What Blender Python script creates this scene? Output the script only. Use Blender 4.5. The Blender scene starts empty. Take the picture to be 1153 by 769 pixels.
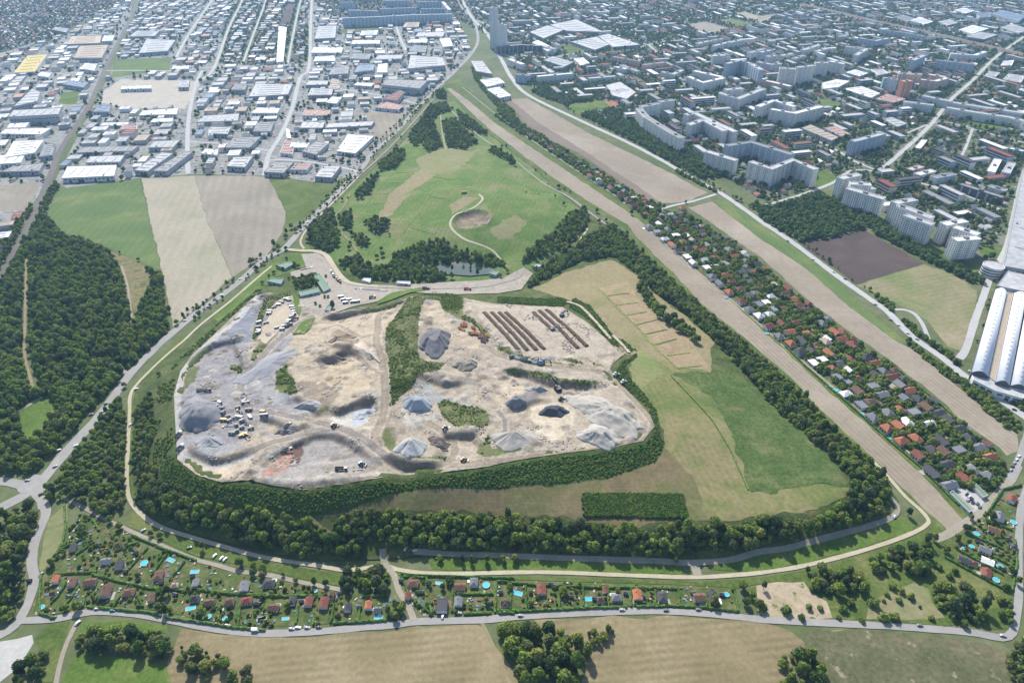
import bpy, bmesh, math, random
import numpy as np
from mathutils import Vector, Matrix, noise
from mathutils.geometry import delaunay_2d_cdt

random.seed(7)
rng = np.random.default_rng(7)
scene = bpy.context.scene
COL = scene.collection

# ---------------------------------------------------------------- camera, sky, sun, exposure
CAM_H = 450.0
PITCH = math.radians(34.3)
cam_data = bpy.data.cameras.new("camera")
cam_data.sensor_width = 36.0
cam_data.lens = 24.0
cam_data.clip_start = 1.0
cam_data.clip_end = 60000.0
cam = bpy.data.objects.new("camera", cam_data)
COL.objects.link(cam)
cam.location = (0, 0, CAM_H)
cam.rotation_euler = (math.pi / 2 - PITCH, 0, 0)
scene.camera = cam

SUN_EL = math.radians(44)
SUN_AZ = math.radians(-15)          # from straight ahead, towards the left
world = bpy.data.worlds.new("World")
scene.world = world
world.use_nodes = True
wn = world.node_tree
sky = wn.nodes.new("ShaderNodeTexSky")
sky.sky_type = 'NISHITA'
sky.sun_disc = False
sky.sun_elevation = SUN_EL
sky.sun_rotation = SUN_AZ
sky.air_density = 1.0
sky.dust_density = 1.2
wn.links.new(sky.outputs[0], wn.nodes["Background"].inputs[0])
wn.nodes["Background"].inputs[1].default_value = 0.13

sun_data = bpy.data.lights.new("sun", 'SUN')
sun_data.energy = 4.5
sun_data.angle = math.radians(0.5)
sun_data.color = (1.0, 0.95, 0.87)
sun = bpy.data.objects.new("sun", sun_data)
COL.objects.link(sun)
sdir = Vector((math.sin(SUN_AZ) * math.cos(SUN_EL), math.cos(SUN_AZ) * math.cos(SUN_EL), math.sin(SUN_EL)))
sun.rotation_euler = sdir.to_track_quat('Z', 'Y').to_euler()
sun.location = (0, 0, 900)

vs = scene.view_settings
vs.view_transform = 'Standard'
vs.look = 'None'
vs.exposure = 0.66
vs.gamma = 1.0
vs.use_curve_mapping = False
scene.cycles.max_bounces = 4
scene.cycles.diffuse_bounces = 2
scene.cycles.volume_bounces = 0
scene.cycles.use_denoising = True
scene.render.film_transparent = False

# ---------------------------------------------------------------- survey: photo reading -> place on the ground
FPX = 24.0 / 36.0 * 1153.0
CP, SP = math.cos(PITCH), math.sin(PITCH)
ZOOM = 300.0 / 1153.0
REG = dict(F=None, T1=(0, 0), T2=(280, 0), T3=(560, 0), T4=(853, 0), M1=(0, 190), M2=(280, 190), M3=(560, 190), M4=(853, 190),
           L1=(0, 380), L2=(280, 380), L3=(560, 380), L4=(853, 380), B1=(0, 569), B2=(280, 569), B3=(560, 569), B4=(853, 569),
           P1=(190, 320), P2=(190, 430), P3=(360, 320), P4=(360, 430), P5=(560, 390))

def rp(reg, pts):
    """reading in a survey sheet -> full sheet coordinates"""
    o = REG[reg]
    if o is None:
        return [tuple(p[:2]) for p in pts]
    k = 180.0 / 1153.0 if reg[0] == 'P' else ZOOM
    return [(o[0] + p[0] * k, o[1] + p[1] * k) for p in pts]

def ray(u, v):
    x = (np.asarray(u, float) - 576.5) / FPX
    y = (np.asarray(v, float) - 384.5) / FPX
    return x, CP - y * SP, -SP - y * CP

def at_z(u, v, z):
    dx, dy, dz = ray(u, v)
    t = (np.asarray(z) - CAM_H) / dz
    return dx * t, dy * t

def to_sheet(x, y, z):
    d = y * CP - (z - CAM_H) * SP
    up = y * SP + (z - CAM_H) * CP
    return 576.5 + FPX * x / d, 384.5 - FPX * up / d

# ---------------------------------------------------------------- terrain heights of the two hills
_ctrl = []
def ctl(pts, z=None):
    for p in pts:
        zz = p[2] if len(p) > 2 else z
        x, y = at_z(p[0], p[1], zz)
        _ctrl.append((float(x), float(y), float(zz)))
FOOT = [(208,383),(182,405),(156,431),(149,445),(148,468),(147,510),(146,541),(150,562),(164,576),(182,591),(216,602),(250,611),(299,622),
        (358,632),(431,630),(500,626),(580,628),(664,632),(742,634),(800,634),(859,626),(905,618),(957,602),(1002,585),(1012,565),(995,540),(960,502),
        (925,468),(890,434),(853,402),(800,357),(760,317),(725,287),(700,264),(684,254)]
FOOT2 = [(668,246),(640,224),(600,188),(545,146),(512,112),(492,116),(450,162),(404,204),(356,250),(346,272)]
FOOT3 = [(340,290),(318,302),(290,322),(262,345),(232,366)]
ctl(FOOT, 0.0); ctl(FOOT2, 0.0); ctl(FOOT3, 0.0)
ctl([(650,262,1),(620,290,3),(598,312,4),(560,330,6),(500,327,6),(440,325,5),(400,322,4),(370,312,3),(345,315,2.5),(320,318,2.5)])
ctl([(560,316,5),(520,316,5),(480,318,5),(440,318,4),(400,312,3),(540,300,4),(515,300,4),(372,290,2)])
ctl([(350,590,13),(385,580,15),(440,575,15),(520,577,15),(600,580,15),(660,588,15),(720,592,15),(780,592,15),(860,582,15),(920,577,14),(955,556,14),(948,522,14),
     (905,486,15),(870,456,15),(845,426,16),(800,388,17),(762,354,17),(718,316,16),(690,295,14),(650,298,12),(615,318,10),(600,328,8)])
ctl([(345,577,18),(400,570,19),(450,553,21),(560,549,22),(640,543,22),(690,535,22),(735,520,23),(747,500,24),(744,480,25),(733,455,25),(716,430,25),(708,412,26),
     (745,400,22),(690,350,21),(645,335,19),(800,450,20),(850,500,17),(800,540,18),(880,540,15),(700,320,17),(760,380,20)])
ctl([(221,533,30),(250,542,31),(299,545,31),(342,551,31),(384,545,31),(436,537,32),(488,533,32),(540,526,32),(579,518,32),(638,509,31),(690,503,31),(724,496,31),
     (737,480,31),(732,467,30),(716,449,29),(695,428,28),(700,405,27),(200,518,29),(198,484,28),(196,445,26),(203,419,22),(216,401,18),(229,389,15),(260,359,10),(289,333,7)])
ctl([(235,480,25),(250,505,26),(330,520,27),(300,440,22),(262,420,20),(300,470,25),(350,440,23),(380,420,25),(420,380,21),(345,358,11),(440,350,13),(470,460,29),(520,400,27),(600,430,27),
     (655,440,28),(600,480,28),(560,500,29),(590,375,25),(650,375,25),(540,347,18),(630,349,20),(420,500,28),(450,528,31),(310,345,8),(300,385,15),(285,360,11),
     (455,380,25),(450,430,30),(680,398,26),(480,345,14),(400,350,11),(345,335,5),(640,410,26),(560,400,26),(390,470,27)])
ctl([(520,210,26),(560,222,29),(600,238,20),(480,220,20),(540,258,25),(460,250,14),(500,175,10),(560,180,10),(430,240,6),(580,285,9),(480,282,8),(620,240,10),(520,150,4),(405,260,4),(600,265,13),(630,255,7)])
_cx = np.array(_ctrl)
GX0, GY0, GRES = -620.0, 180.0, 2.5
GNX, GNY = 528, 672
HF = np.zeros((GNY, GNX))

def build_heightfield():
    global HF
    vs_ = [Vector((p[0], p[1])) for p in _ctrl]
    ov, oe, of, orig, _, _ = delaunay_2d_cdt(vs_, [], [], 0, 1e-3)
    zz = [_ctrl[o[0]][2] if o else 0.0 for o in orig]
    gx = GX0 + GRES * np.arange(GNX); gy = GY0 + GRES * np.arange(GNY)
    for f in of:
        a, b, c = [(ov[i].x, ov[i].y, zz[i]) for i in f]
        i0 = max(0, int((min(a[0], b[0], c[0]) - GX0) / GRES)); i1 = min(GNX - 1, int((max(a[0], b[0], c[0]) - GX0) / GRES) + 1)
        j0 = max(0, int((min(a[1], b[1], c[1]) - GY0) / GRES)); j1 = min(GNY - 1, int((max(a[1], b[1], c[1]) - GY0) / GRES) + 1)
        if i1 < i0 or j1 < j0: continue
        X, Y = np.meshgrid(gx[i0:i1 + 1], gy[j0:j1 + 1])
        d = (b[1] - c[1]) * (a[0] - c[0]) + (c[0] - b[0]) * (a[1] - c[1])
        if abs(d) < 1e-9: continue
        l1 = ((b[1] - c[1]) * (X - c[0]) + (c[0] - b[0]) * (Y - c[1])) / d
        l2 = ((c[1] - a[1]) * (X - c[0]) + (a[0] - c[0]) * (Y - c[1])) / d
        l3 = 1 - l1 - l2
        m = (l1 >= -1e-6) & (l2 >= -1e-6) & (l3 >= -1e-6)
        sub = HF[j0:j1 + 1, i0:i1 + 1]
        sub[m] = (l1 * a[2] + l2 * b[2] + l3 * c[2])[m]
build_heightfield()

def inside(poly, X, Y):
    X = np.asarray(X, float); Y = np.asarray(Y, float)
    r = np.zeros(X.shape, bool)
    n = len(poly)
    for i in range(n):
        x1, y1 = poly[i]; x2, y2 = poly[(i + 1) % n]
        if y1 == y2: continue
        c = (y1 > Y) != (y2 > Y)
        xi = (x2 - x1) * (Y - y1) / (y2 - y1) + x1
        r ^= c & (X < xi)
    return r

HILL_W = [tuple(map(float, at_z(u, v, 0.0))) for u, v in FOOT + FOOT2 + FOOT3]
_X, _Y = np.meshgrid(GX0 + GRES * np.arange(GNX), GY0 + GRES * np.arange(GNY))
HF[~inside(HILL_W, _X, _Y)] = 0.0
for _ in range(5):
    P_ = np.pad(HF, 1, mode='edge')
    HF = (P_[1:-1, 1:-1] * 4 + (P_[:-2, 1:-1] + P_[2:, 1:-1] + P_[1:-1, :-2] + P_[1:-1, 2:]) * 2
          + P_[:-2, :-2] + P_[:-2, 2:] + P_[2:, :-2] + P_[2:, 2:]) / 16

def H(x, y):
    fx = np.clip((np.asarray(x, float) - GX0) / GRES, 0, GNX - 1.001); fy = np.clip((np.asarray(y, float) - GY0) / GRES, 0, GNY - 1.001)
    i = fx.astype(int); j = fy.astype(int); a = fx - i; b = fy - j
    return (HF[j, i] * (1 - a) + HF[j, i + 1] * a) * (1 - b) + (HF[j + 1, i] * (1 - a) + HF[j + 1, i + 1] * a) * b

def ground(pts):
    """survey reading -> world x, y on the terrain"""
    u = np.array([p[0] for p in pts], float); v = np.array([p[1] for p in pts], float)
    v = np.maximum(v, -60)
    z = np.zeros(len(pts))
    for _ in range(30):
        x, y = at_z(u, v, z)
        z = z * 0.4 + H(x, y) * 0.6
    x, y = at_z(u, v, z)
    return list(zip(x.tolist(), y.tolist()))

def g1(reg, x, y):
    p = ground(rp(reg, [(x, y)]))[0]
    return p[0], p[1], float(H(p[0], p[1]))

def fbm(x, y, s, seed=0.0, octv=3):
    r = 0.0; a = 1.0; t = 0.0
    for k in range(octv):
        r += a * noise.noise(Vector((x / s + seed * 7.3, y / s - seed * 3.1, seed + k * 11.7))); t += a
        a *= 0.5; s *= 0.5
    return r / t

# ---------------------------------------------------------------- materials
KA = 0.62
def C(r, g, b, k=1.0):
    f = lambda c: ((c / 255.0 + 0.055) / 1.055) ** 2.4 if c > 10 else c / 255.0 / 12.92
    return (min(0.9, f(r) * KA * k), min(0.9, f(g) * KA * k), min(0.9, f(b) * KA * k), 1.0)

MATS = {}
def new_mat(name):
    m = bpy.data.materials.new(name)
    m.use_nodes = True
    return m, m.node_tree.nodes, m.node_tree.links, m.node_tree.nodes["Principled BSDF"]

def ramp(n, l, fac, cols, pos=None):
    r = n.new("ShaderNodeValToRGB")
    e = r.color_ramp.elements
    pos = pos or [0.3 + 0.4 * i / max(1, len(cols) - 1) for i in range(len(cols))]
    while len(e) < len(cols): e.new(0.5)
    for i, c in enumerate(cols):
        e[i].position = pos[i]; e[i].color = c
    l.new(fac, r.inputs[0])
    return r.outputs[0]

def mix(n, l, fac, a, b, mode='MIX'):
    m = n.new("ShaderNodeMix"); m.data_type = 'RGBA'; m.blend_type = mode
    if isinstance(fac, (int, float)): m.inputs[0].default_value = fac
    else: l.new(fac, m.inputs[0])
    for s, k in ((a, 6), (b, 7)):
        if isinstance(s, tuple): m.inputs[k].default_value = s
        else: l.new(s, m.inputs[k])
    return m.outputs[2]

def land(name, cols, size=60.0, fine=6.0, fine_amt=0.35, lines=None, line_amt=0.25, rough=0.95, vcol=None, bump=0.0, line_col=None, warp=2.0, speck=None):
    """ground material: big patches in cols, fine mottling, optional working lines (angle, spacing metres)"""
    if name in MATS: return MATS[name]
    m, n, l, bs = new_mat(name)
    tc = n.new("ShaderNodeTexCoord").outputs["Object"]
    def nz(size_, detail=4, rough_=0.6, dist=0.0):
        t = n.new("ShaderNodeTexNoise"); t.inputs["Scale"].default_value = 1.0 / size_
        t.inputs["Detail"].default_value = detail; t.inputs["Roughness"].default_value = rough_
        t.inputs["Distortion"].default_value = dist
        l.new(tc, t.inputs["Vector"]); return t.outputs["Fac"]
    if vcol:
        at = n.new("ShaderNodeAttribute"); at.attribute_name = vcol; base = at.outputs["Color"]
    else:
        base = ramp(n, l, nz(size, 5, 0.62, 0.6), cols)
    f = ramp(n, l, nz(fine, 5, 0.7), [(1 - fine_amt,) * 3 + (1,), (1 + fine_amt * 0.9,) * 3 + (1,)], [0.3, 0.7])
    base = mix(n, l, 1.0, base, f, 'MULTIPLY')
    if lines:
        ang, sp = lines; line_amt *= 0.6
        mp = n.new("ShaderNodeMapping"); mp.inputs["Rotation"].default_value = (0, 0, -math.radians(ang)); l.new(tc, mp.inputs["Vector"])
        w = n.new("ShaderNodeTexWave"); w.wave_type = 'BANDS'; w.bands_direction = 'Y'
        w.inputs["Scale"].default_value = 0.314 / sp; w.inputs["Distortion"].default_value = warp
        w.inputs["Detail"].default_value = 3; w.inputs["Detail Scale"].default_value = 0.35
        l.new(mp.outputs[0], w.inputs["Vector"])
        mm = n.new("ShaderNodeMath"); mm.operation = 'MULTIPLY'; l.new(w.outputs["Fac"], mm.inputs[0])
        k = ramp(n, l, nz(size * 0.7, 2), [(0, 0, 0, 1), (1, 1, 1, 1)], [0.35, 0.6]); l.new(k, mm.inputs[1])
        if line_col:
            m2 = n.new("ShaderNodeMath"); m2.operation = 'MULTIPLY'; l.new(mm.outputs[0], m2.inputs[0]); m2.inputs[1].default_value = line_amt
            base = mix(n, l, m2.outputs[0], base, line_col)
        else:
            kk = ramp(n, l, mm.outputs[0], [(1 + line_amt * .5,) * 3 + (1,), (1 - line_amt,) * 3 + (1,)], [0.0, 1.0])
            base = mix(n, l, 1.0, base, kk, 'MULTIPLY')
    if speck:
        sc, th, col = speck
        kk = ramp(n, l, nz(sc, 3, 0.55), [(0, 0, 0, 1), (1, 1, 1, 1)], [th, th + 0.06])
        base = mix(n, l, kk, base, col)
    l.new(base, bs.inputs["Base Color"])
    bs.inputs["Roughness"].default_value = rough
    bs.inputs["Specular IOR Level"].default_value = 0.15
    if bump:
        b = n.new("ShaderNodeBump"); b.inputs["Strength"].default_value = 0.6; b.inputs["Distance"].default_value = bump
        l.new(nz(fine * 0.7, 5, 0.65), b.inputs["Height"]); l.new(b.outputs[0], bs.inputs["Normal"])
    MATS[name] = m
    return m

def solid(name, c, rough=0.7, var=0.12, size=3.0, spec=0.3, metal=0.0):
    """painted / tiled / rendered surface with slight unevenness, a little different on each object"""
    if name in MATS: return MATS[name]
    m, n, l, bs = new_mat(name)
    tc = n.new("ShaderNodeTexCoord").outputs["Object"]
    t = n.new("ShaderNodeTexNoise"); t.inputs["Scale"].default_value = 1.0 / size; t.inputs["Detail"].default_value = 4
    l.new(tc, t.inputs["Vector"])
    f = ramp(n, l, t.outputs["Fac"], [(1 - var,) * 3 + (1,), (1 + var,) * 3 + (1,)], [0.3, 0.7])
    base = mix(n, l, 1.0, c, f, 'MULTIPLY')
    oi = n.new("ShaderNodeObjectInfo")
    g = ramp(n, l, oi.outputs["Random"], [(0.86, 0.87, 0.88, 1), (1.08, 1.06, 1.04, 1)], [0.0, 1.0])
    base = mix(n, l, 1.0, base, g, 'MULTIPLY')
    l.new(base, bs.inputs["Base Color"])
    bs.inputs["Roughness"].default_value = rough
    bs.inputs["Specular IOR Level"].default_value = spec
    bs.inputs["Metallic"].default_value = metal
    MATS[name] = m
    return m

def leafmat(name, cols, var=0.5):
    if name in MATS: return MATS[name]
    m, n, l, bs = new_mat(name)
    oi = n.new("ShaderNodeObjectInfo")
    base = ramp(n, l, oi.outputs["Random"], cols, [i / (len(cols) - 1) for i in range(len(cols))])
    tc = n.new("ShaderNodeTexCoord").outputs["Object"]
    t = n.new("ShaderNodeTexNoise"); t.inputs["Scale"].default_value = 0.55; t.inputs["Detail"].default_value = 3
    l.new(tc, t.inputs["Vector"])
    f = ramp(n, l, t.outputs["Fac"], [(1 - var,) * 3 + (1,), (1 + var, 1 + var, 1 + var * .8, 1)], [0.3, 0.7])
    base = mix(n, l, 1.0, base, f, 'MULTIPLY')
    l.new(base, bs.inputs["Base Color"])
    bs.inputs["Roughness"].default_value = 0.75
    bs.inputs["Specular IOR Level"].default_value = 0.15
    tr = n.new("ShaderNodeBsdfTranslucent")          # thin leaves let some sun through
    l.new(mix(n, l, 1.0, base, (1.25, 1.3, 0.8, 1), 'MULTIPLY'), tr.inputs["Color"])
    ms = n.new("ShaderNodeMixShader"); ms.inputs[0].default_value = 0.3
    l.new(bs.outputs[0], ms.inputs[1]); l.new(tr.outputs[0], ms.inputs[2])
    l.new(ms.outputs[0], n["Material Output"].inputs["Surface"])
    MATS[name] = m
    return m

# ---------------------------------------------------------------- object helpers
def mesh_obj(name, verts, faces, mat=None, parent=None, smooth=False, mats=None, midx=None):
    me = bpy.data.meshes.new(name)
    me.from_pydata(verts, [], faces)
    for mm in (mats or ([mat] if mat else [])): me.materials.append(mm)
    if midx is not None: me.polygons.foreach_set("material_index", midx)
    if smooth: me.polygons.foreach_set("use_smooth", [True] * len(me.polygons))
    me.update()
    return link(name, me, parent)

def link(name, me, parent=None, loc=None, rz=0.0, scale=None):
    o = bpy.data.objects.new(name, me)
    COL.objects.link(o)
    if parent: o.parent = parent
    if loc is not None: o.location = loc
    if rz: o.rotation_euler = (0, 0, rz)
    if scale is not None: o.scale = scale
    return o

def empty(name, loc=(0, 0, 0), rz=0.0, scale=None):
    return link(name, None, None, loc, rz, scale)

def own(o, mat):
    """own material on this object although the mesh data is shared"""
    o.material_slots[0].link = 'OBJECT'
    o.material_slots[0].material = mat
    return o

REGISTER = []
def tag(o, look, cat, group=None, pos=None):
    o["label"] = look; o["category"] = cat
    if group: o["group"] = group
    REGISTER.append((o, look, pos))
    return o

def kind(o, k, label=None, cat=None):
    o["kind"] = k
    if label: o["label"] = label
    if cat: o["category"] = cat
    return o

_zc = [0]
def next_z():
    _zc[0] += 1
    return 0.03 + 0.004 * _zc[0]

def densify(poly, step, jit=0.0, closed=True, seed=0.0):
    out = []
    n = len(poly)
    for i in range(n if closed else n - 1):
        a = poly[i]; b = poly[(i + 1) % n]
        d = math.hypot(b[0] - a[0], b[1] - a[1]); k = max(1, int(d / step))
        for j in range(k):
            t = j / k; x = a[0] + (b[0] - a[0]) * t; y = a[1] + (b[1] - a[1]) * t
            if jit:
                x += jit * fbm(x, y, step * 3, seed + 1.0, 2) * 2; y += jit * fbm(x, y, step * 3, seed + 5.0, 2) * 2
            out.append((x, y))
    if not closed: out.append(poly[-1])
    return out

def sheet(name, reg, pts, mat, hill=False, res=5.0, jit=0.0, lift=None, zfun=None, label=None, world_pts=False, k='structure', cat=None, step=None):
    W = list(pts) if world_pts else ground(rp(reg, pts))
    W = densify(W, step or (res if hill else (8.0 if jit else 60.0)), jit)
    n = len(W)
    vs_ = [Vector(p) for p in W]
    if hill:
        xs = [p[0] for p in W]; ys = [p[1] for p in W]
        X, Y = np.meshgrid(np.arange(min(xs), max(xs), res), np.arange(min(ys), max(ys), res))
        X = X + (np.arange(X.shape[0])[:, None] % 2) * res * 0.5
        X = X.ravel(); Y = Y.ravel(); m = inside(W, X, Y)
        vs_ += [Vector((float(a), float(b))) for a, b in zip(X[m], Y[m])]
    ov, oe, of, orig, _, _ = delaunay_2d_cdt(vs_, [], [list(range(n))], 1, 1e-3)
    off = (next_z() if lift is None else lift)
    x = np.array([p.x for p in ov]); y = np.array([p.y for p in ov])
    z = (H(x, y) if hill else 0.0 * x) + off
    if zfun is not None: z = z + zfun(x, y)
    o = mesh_obj(name, list(zip(x.tolist(), y.tolist(), z.tolist())), of, mat, smooth=hill)
    bm = bmesh.new(); bm.from_mesh(o.data)
    for f in bm.faces:
        if f.normal.z < 0: f.normal_flip()
    bm.to_mesh(o.data); bm.free()
    kind(o, k)
    if label: o["label"] = label
    return o

def smooth_line(P, step=6.0):
    out = []
    n = len(P)
    for i in range(n - 1):
        p0 = P[max(0, i - 1)]; p1 = P[i]; p2 = P[i + 1]; p3 = P[min(n - 1, i + 2)]
        k = max(2, int(math.hypot(p2[0] - p1[0], p2[1] - p1[1]) / step))
        for j in range(k):
            t = j / k
            out.append(tuple(0.5 * ((2 * p1[q]) + (-p0[q] + p2[q]) * t + (2 * p0[q] - 5 * p1[q] + 4 * p2[q] - p3[q]) * t * t
                             + (-p0[q] + 3 * p1[q] - 3 * p2[q] + p3[q]) * t ** 3) for q in (0, 1)))
    out.append(P[-1])
    return out

OCC = []          # world polygons that trees and fill-in buildings keep clear of
def ribbon_poly(L, w):
    a, b = [], []
    for i, p in enumerate(L):
        q0 = L[max(0, i - 1)]; q1 = L[min(len(L) - 1, i + 1)]
        dx, dy = q1[0] - q0[0], q1[1] - q0[1]; d = math.hypot(dx, dy) or 1
        nx, ny = -dy / d, dx / d
        ww = w(i / (len(L) - 1)) if callable(w) else w
        a.append((p[0] + nx * ww / 2, p[1] + ny * ww / 2)); b.append((p[0] - nx * ww / 2, p[1] - ny * ww / 2))
    return a, b

def road(name, reg, pts, w, mat, label=None, jit=0.0, lift=None, occ=True, cat=None, hill=True):
    L = smooth_line(ground(rp(reg, pts)), 6.0 if hill else 15.0)
    if jit: L = [(x + jit * fbm(x, y, 25, 3.0, 2), y + jit * fbm(x, y, 25, 8.0, 2)) for x, y in L]
    w0 = w if callable(w) else (lambda t: w)
    nL = len(L) - 1
    a, b = ribbon_poly(L, lambda t: w0(t) * (1 + .16 * noise.noise(Vector((L[int(t * nL)][0] / 14, L[int(t * nL)][1] / 14, 3.3)))))
    c = [((p[0] + q[0]) / 2, (p[1] + q[1]) / 2) for p, q in zip(a, b)]
    off = next_z() if lift is None else lift
    V = []; Fc = []
    for i in range(len(a)):
        for p in (a[i], c[i], b[i]): V.append((p[0], p[1], float(H(p[0], p[1])) + off))
        if i:
            k = 3 * i
            Fc += [(k - 3, k - 2, k + 1, k), (k - 2, k - 1, k + 2, k + 1)]
    o = mesh_obj(name, V, [f[::-1] for f in Fc], mat)
    if o.data.polygons[0].normal.z < 0: o.data.flip_normals()
    kind(o, 'structure')
    if label: o["label"] = label
    if occ:
        if not hill: a, b = ribbon_poly(L, lambda t: w0(t) + 10)
        OCC.append(a + b[::-1])
    return L
# ---------------------------------------------------------------- land materials
M_grass = land("grass", [C(82,104,46), C(102,120,58), C(130,134,82)], 50, 3.5, 0.4)
M_grass2 = land("bright_grass", [C(84,112,46), C(102,128,56), C(128,138,78)], 40, 3, 0.36)
M_meadow = land("meadow", [C(88,118,54), C(104,131,64), C(122,138,78), C(150,142,108)], 48, 3.5, 0.32, lines=(80, 7), line_amt=0.16)
M_scrub = land("scrub", [C(70,88,46), C(92,106,58), C(120,122,78)], 22, 3.5, 0.4, bump=1.2)
M_rim = land("rim_vegetation", [C(62,92,38), C(80,106,46), C(106,122,62)], 16, 2.5, 0.45, bump=1.6)
M_dry = land("dry_stubble", [C(140,128,96), C(154,141,108), C(170,157,126)], 70, 3.5, 0.2, lines=(6, 6), line_amt=0.26, warp=0.8, speck=(26, 0.66, C(140,134,92)))
M_dry2 = land("brown_slope_field", [C(120,112,78), C(138,124,92), C(116,120,74), C(150,138,102)], 50, 3.5, 0.26, lines=(2, 3), line_amt=0.12)
M_slope = land("mown_slope", [C(104,124,66), C(128,134,80), C(154,144,104), C(116,130,72)], 60, 4, 0.26, lines=(100, 6), line_amt=0.12)
M_crop = land("weedy_slope", [C(80,104,52), C(96,116,62), C(134,134,90)], 22, 3.0, 0.46, bump=0.8)
M_straw = land("straw_field", [C(152,142,104), C(162,150,114), C(138,138,92)], 50, 4, 0.22)
M_plots = land("dry_plots", [C(164,144,112), C(178,158,128), C(152,146,106)], 26, 4, 0.2)
M_strip = land("bare_strip", [C(156,144,126), C(168,156,138), C(182,171,154)], 120, 7, 0.13, lines=(-73, 5), line_amt=0.20, warp=0.7, speck=(30, 0.70, C(150,142,112)))
M_strip_d = land("darker_strip", [C(138,122,112), C(150,134,122)], 120, 7, 0.12)
M_plough = land("ploughed_soil", [C(88,76,74), C(100,86,82), C(112,98,92)], 90, 3, 0.2, lines=(14, 7), line_amt=0.22, warp=1.0)
M_pale = land("pale_field", [C(164,164,136), C(180,172,152), C(188,178,158)], 90, 5, 0.14, lines=(100, 14), line_amt=0.10, warp=0.4)
M_brown = land("brown_field", [C(152,144,130), C(164,155,140), C(176,167,150)], 90, 5, 0.14, lines=(104, 16), line_amt=0.14, warp=0.4)
M_greenfield = land("green_field", [C(98,122,70), C(108,130,76), C(134,144,86)], 70, 4, 0.2, lines=(96, 12), line_amt=0.14, warp=0.4)
M_yellowgreen = land("patchy_field", [C(120,140,84), C(150,146,108), C(172,158,132)], 70, 6, 0.18, lines=(20, 8), line_amt=0.15)
M_olive = land("olive_rough_meadow", [C(92,98,66), C(110,112,80), C(134,126,98)], 36, 3.5, 0.36, speck=(12, 0.63, C(164,154,128)))
M_sand = land("sandy_ground", [C(182,166,140), C(196,180,154), C(160,152,112)], 18, 4, 0.2, speck=(9, 0.62, C(110,122,70)))
M_road = land("asphalt_road", [C(166,164,160), C(182,179,174)], 40, 5, 0.09, rough=0.9)
M_roadfar = land("light_road", [C(192,193,193), C(206,206,204)], 60, 6, 0.10, rough=0.9)
M_path = land("gravel_path", [C(196,186,158), C(210,201,176)], 25, 3, 0.12)
M_lane = land("worn_lane", [C(166,158,142), C(182,174,158)], 25, 3, 0.14)
M_track = land("dirt_track", [C(150,140,110), C(168,156,124)], 20, 3, 0.2)
M_urban = land("urban_ground", [C(132,136,132), C(152,153,150), C(172,171,168), C(112,122,96)], 40, 8, 0.34, speck=(20, 0.60, C(88,106,66)))
M_resid = land("residential_ground", [C(86,102,66), C(114,122,90), C(156,155,142)], 28, 7, 0.35, speck=(14, 0.62, C(186,184,180)))
M_garden = land("garden_lawn", [C(78,98,50), C(98,114,62), C(132,130,92)], 12, 2.5, 0.34)
M_yard = land("bare_yard", [C(194,186,172), C(208,200,186)], 40, 8, 0.18)
M_asph = land("yard_asphalt", [C(168,158,144), C(186,177,164), C(160,152,142)], 22, 4, 0.2)
M_conc = land("concrete_lot", [C(196,194,190), C(210,208,204)], 14, 3, 0.12, speck=(10, 0.63, C(150,156,134)))
M_base = land("countryside", [C(96,112,68), C(112,122,82), C(134,136,104)], 160, 12, 0.28)
M_far = land("far_ground", [C(110,118,100), C(138,140,128), C(96,110,84)], 120, 18, 0.3)

# the ground: one sheet to the horizon
R_ = 30000.0
o = mesh_obj("ground", [(-R_, -4000, 0), (R_, -4000, 0), (R_, R_, 0), (-R_, R_, 0)], [(0, 1, 2, 3)], M_base)
kind(o, 'structure')

# ---------------------------------------------------------------- city ground
Z_IND1 = [(-60,230),(-60,70),(0,60),(60,48),(105,22),(150,-6),(146,25),(120,72),(100,116),(62,185),(50,212),(20,250),(-20,300),(-60,330)]
Z_IND2 = [(162,-8),(345,-8),(384,22),(450,25),(515,20),(532,62),(508,84),(462,124),(440,148),(398,196),(372,207),(300,198),(222,196),(155,201),(75,212),(62,204),(78,172),(128,76)]
Z_RES = [(545,-30),(1230,-30),(1230,330),(1160,330),(1135,300),(1100,290),(1060,262),(985,225),(940,206),(860,226),(800,188),(720,145),(650,128),(598,100),(578,78),(562,40),(525,0)]
Z_TL = [(-60,-30),(170,-30),(150,0),(100,22),(55,46),(0,62),(-60,75)]
Z_TOP = [(160,-30),(560,-30),(565,50),(515,22),(440,26),(384,24),(340,-5),(160,-5)]
sheet("residential_land", 'F', Z_TL, M_resid)
sheet("residential_land", 'F', Z_TOP, M_resid)
sheet("residential_land", 'F', Z_RES, M_resid)
sheet("industrial_land", 'F', Z_IND1, M_urban)
sheet("industrial_land", 'F', Z_IND2, M_urban)
Z_HOUSES2 = [(258,-10),(345,-10),(349,70),(300,74),(246,72)]
sheet("residential_land", 'F', Z_HOUSES2, M_resid)
FREE = []       # open places: no filler on them
def field(name, reg, pts, mat, jit=1.8, occ=True, **k):
    o = sheet(name, reg, pts, mat, jit=jit, **k)
    if occ: FREE.append(ground(rp(reg, pts)))
    return o
field("green_field", 'T1', [(500,258),(745,250),(732,308),(640,318),(480,338)], M_greenfield)
field("bare_yard", 'T1', [(450,395),(520,345),(770,348),(870,360),(800,470),(570,470),(440,450)], M_yard)
field("lawn", 'T1', [(270,400),(345,395),(330,455),(250,450)], M_grass2)
field("brown_field", 'T2', [(455,490),(545,485),(680,490),(640,560),(570,612),(540,590),(530,530)], M_brown)
field("lawn", 'T2', [(395,130),(560,105),(600,110),(540,140),(400,145)], M_grass)
field("lawn", 'T2', [(835,385),(905,315),(930,375),(880,385)], M_grass)
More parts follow.
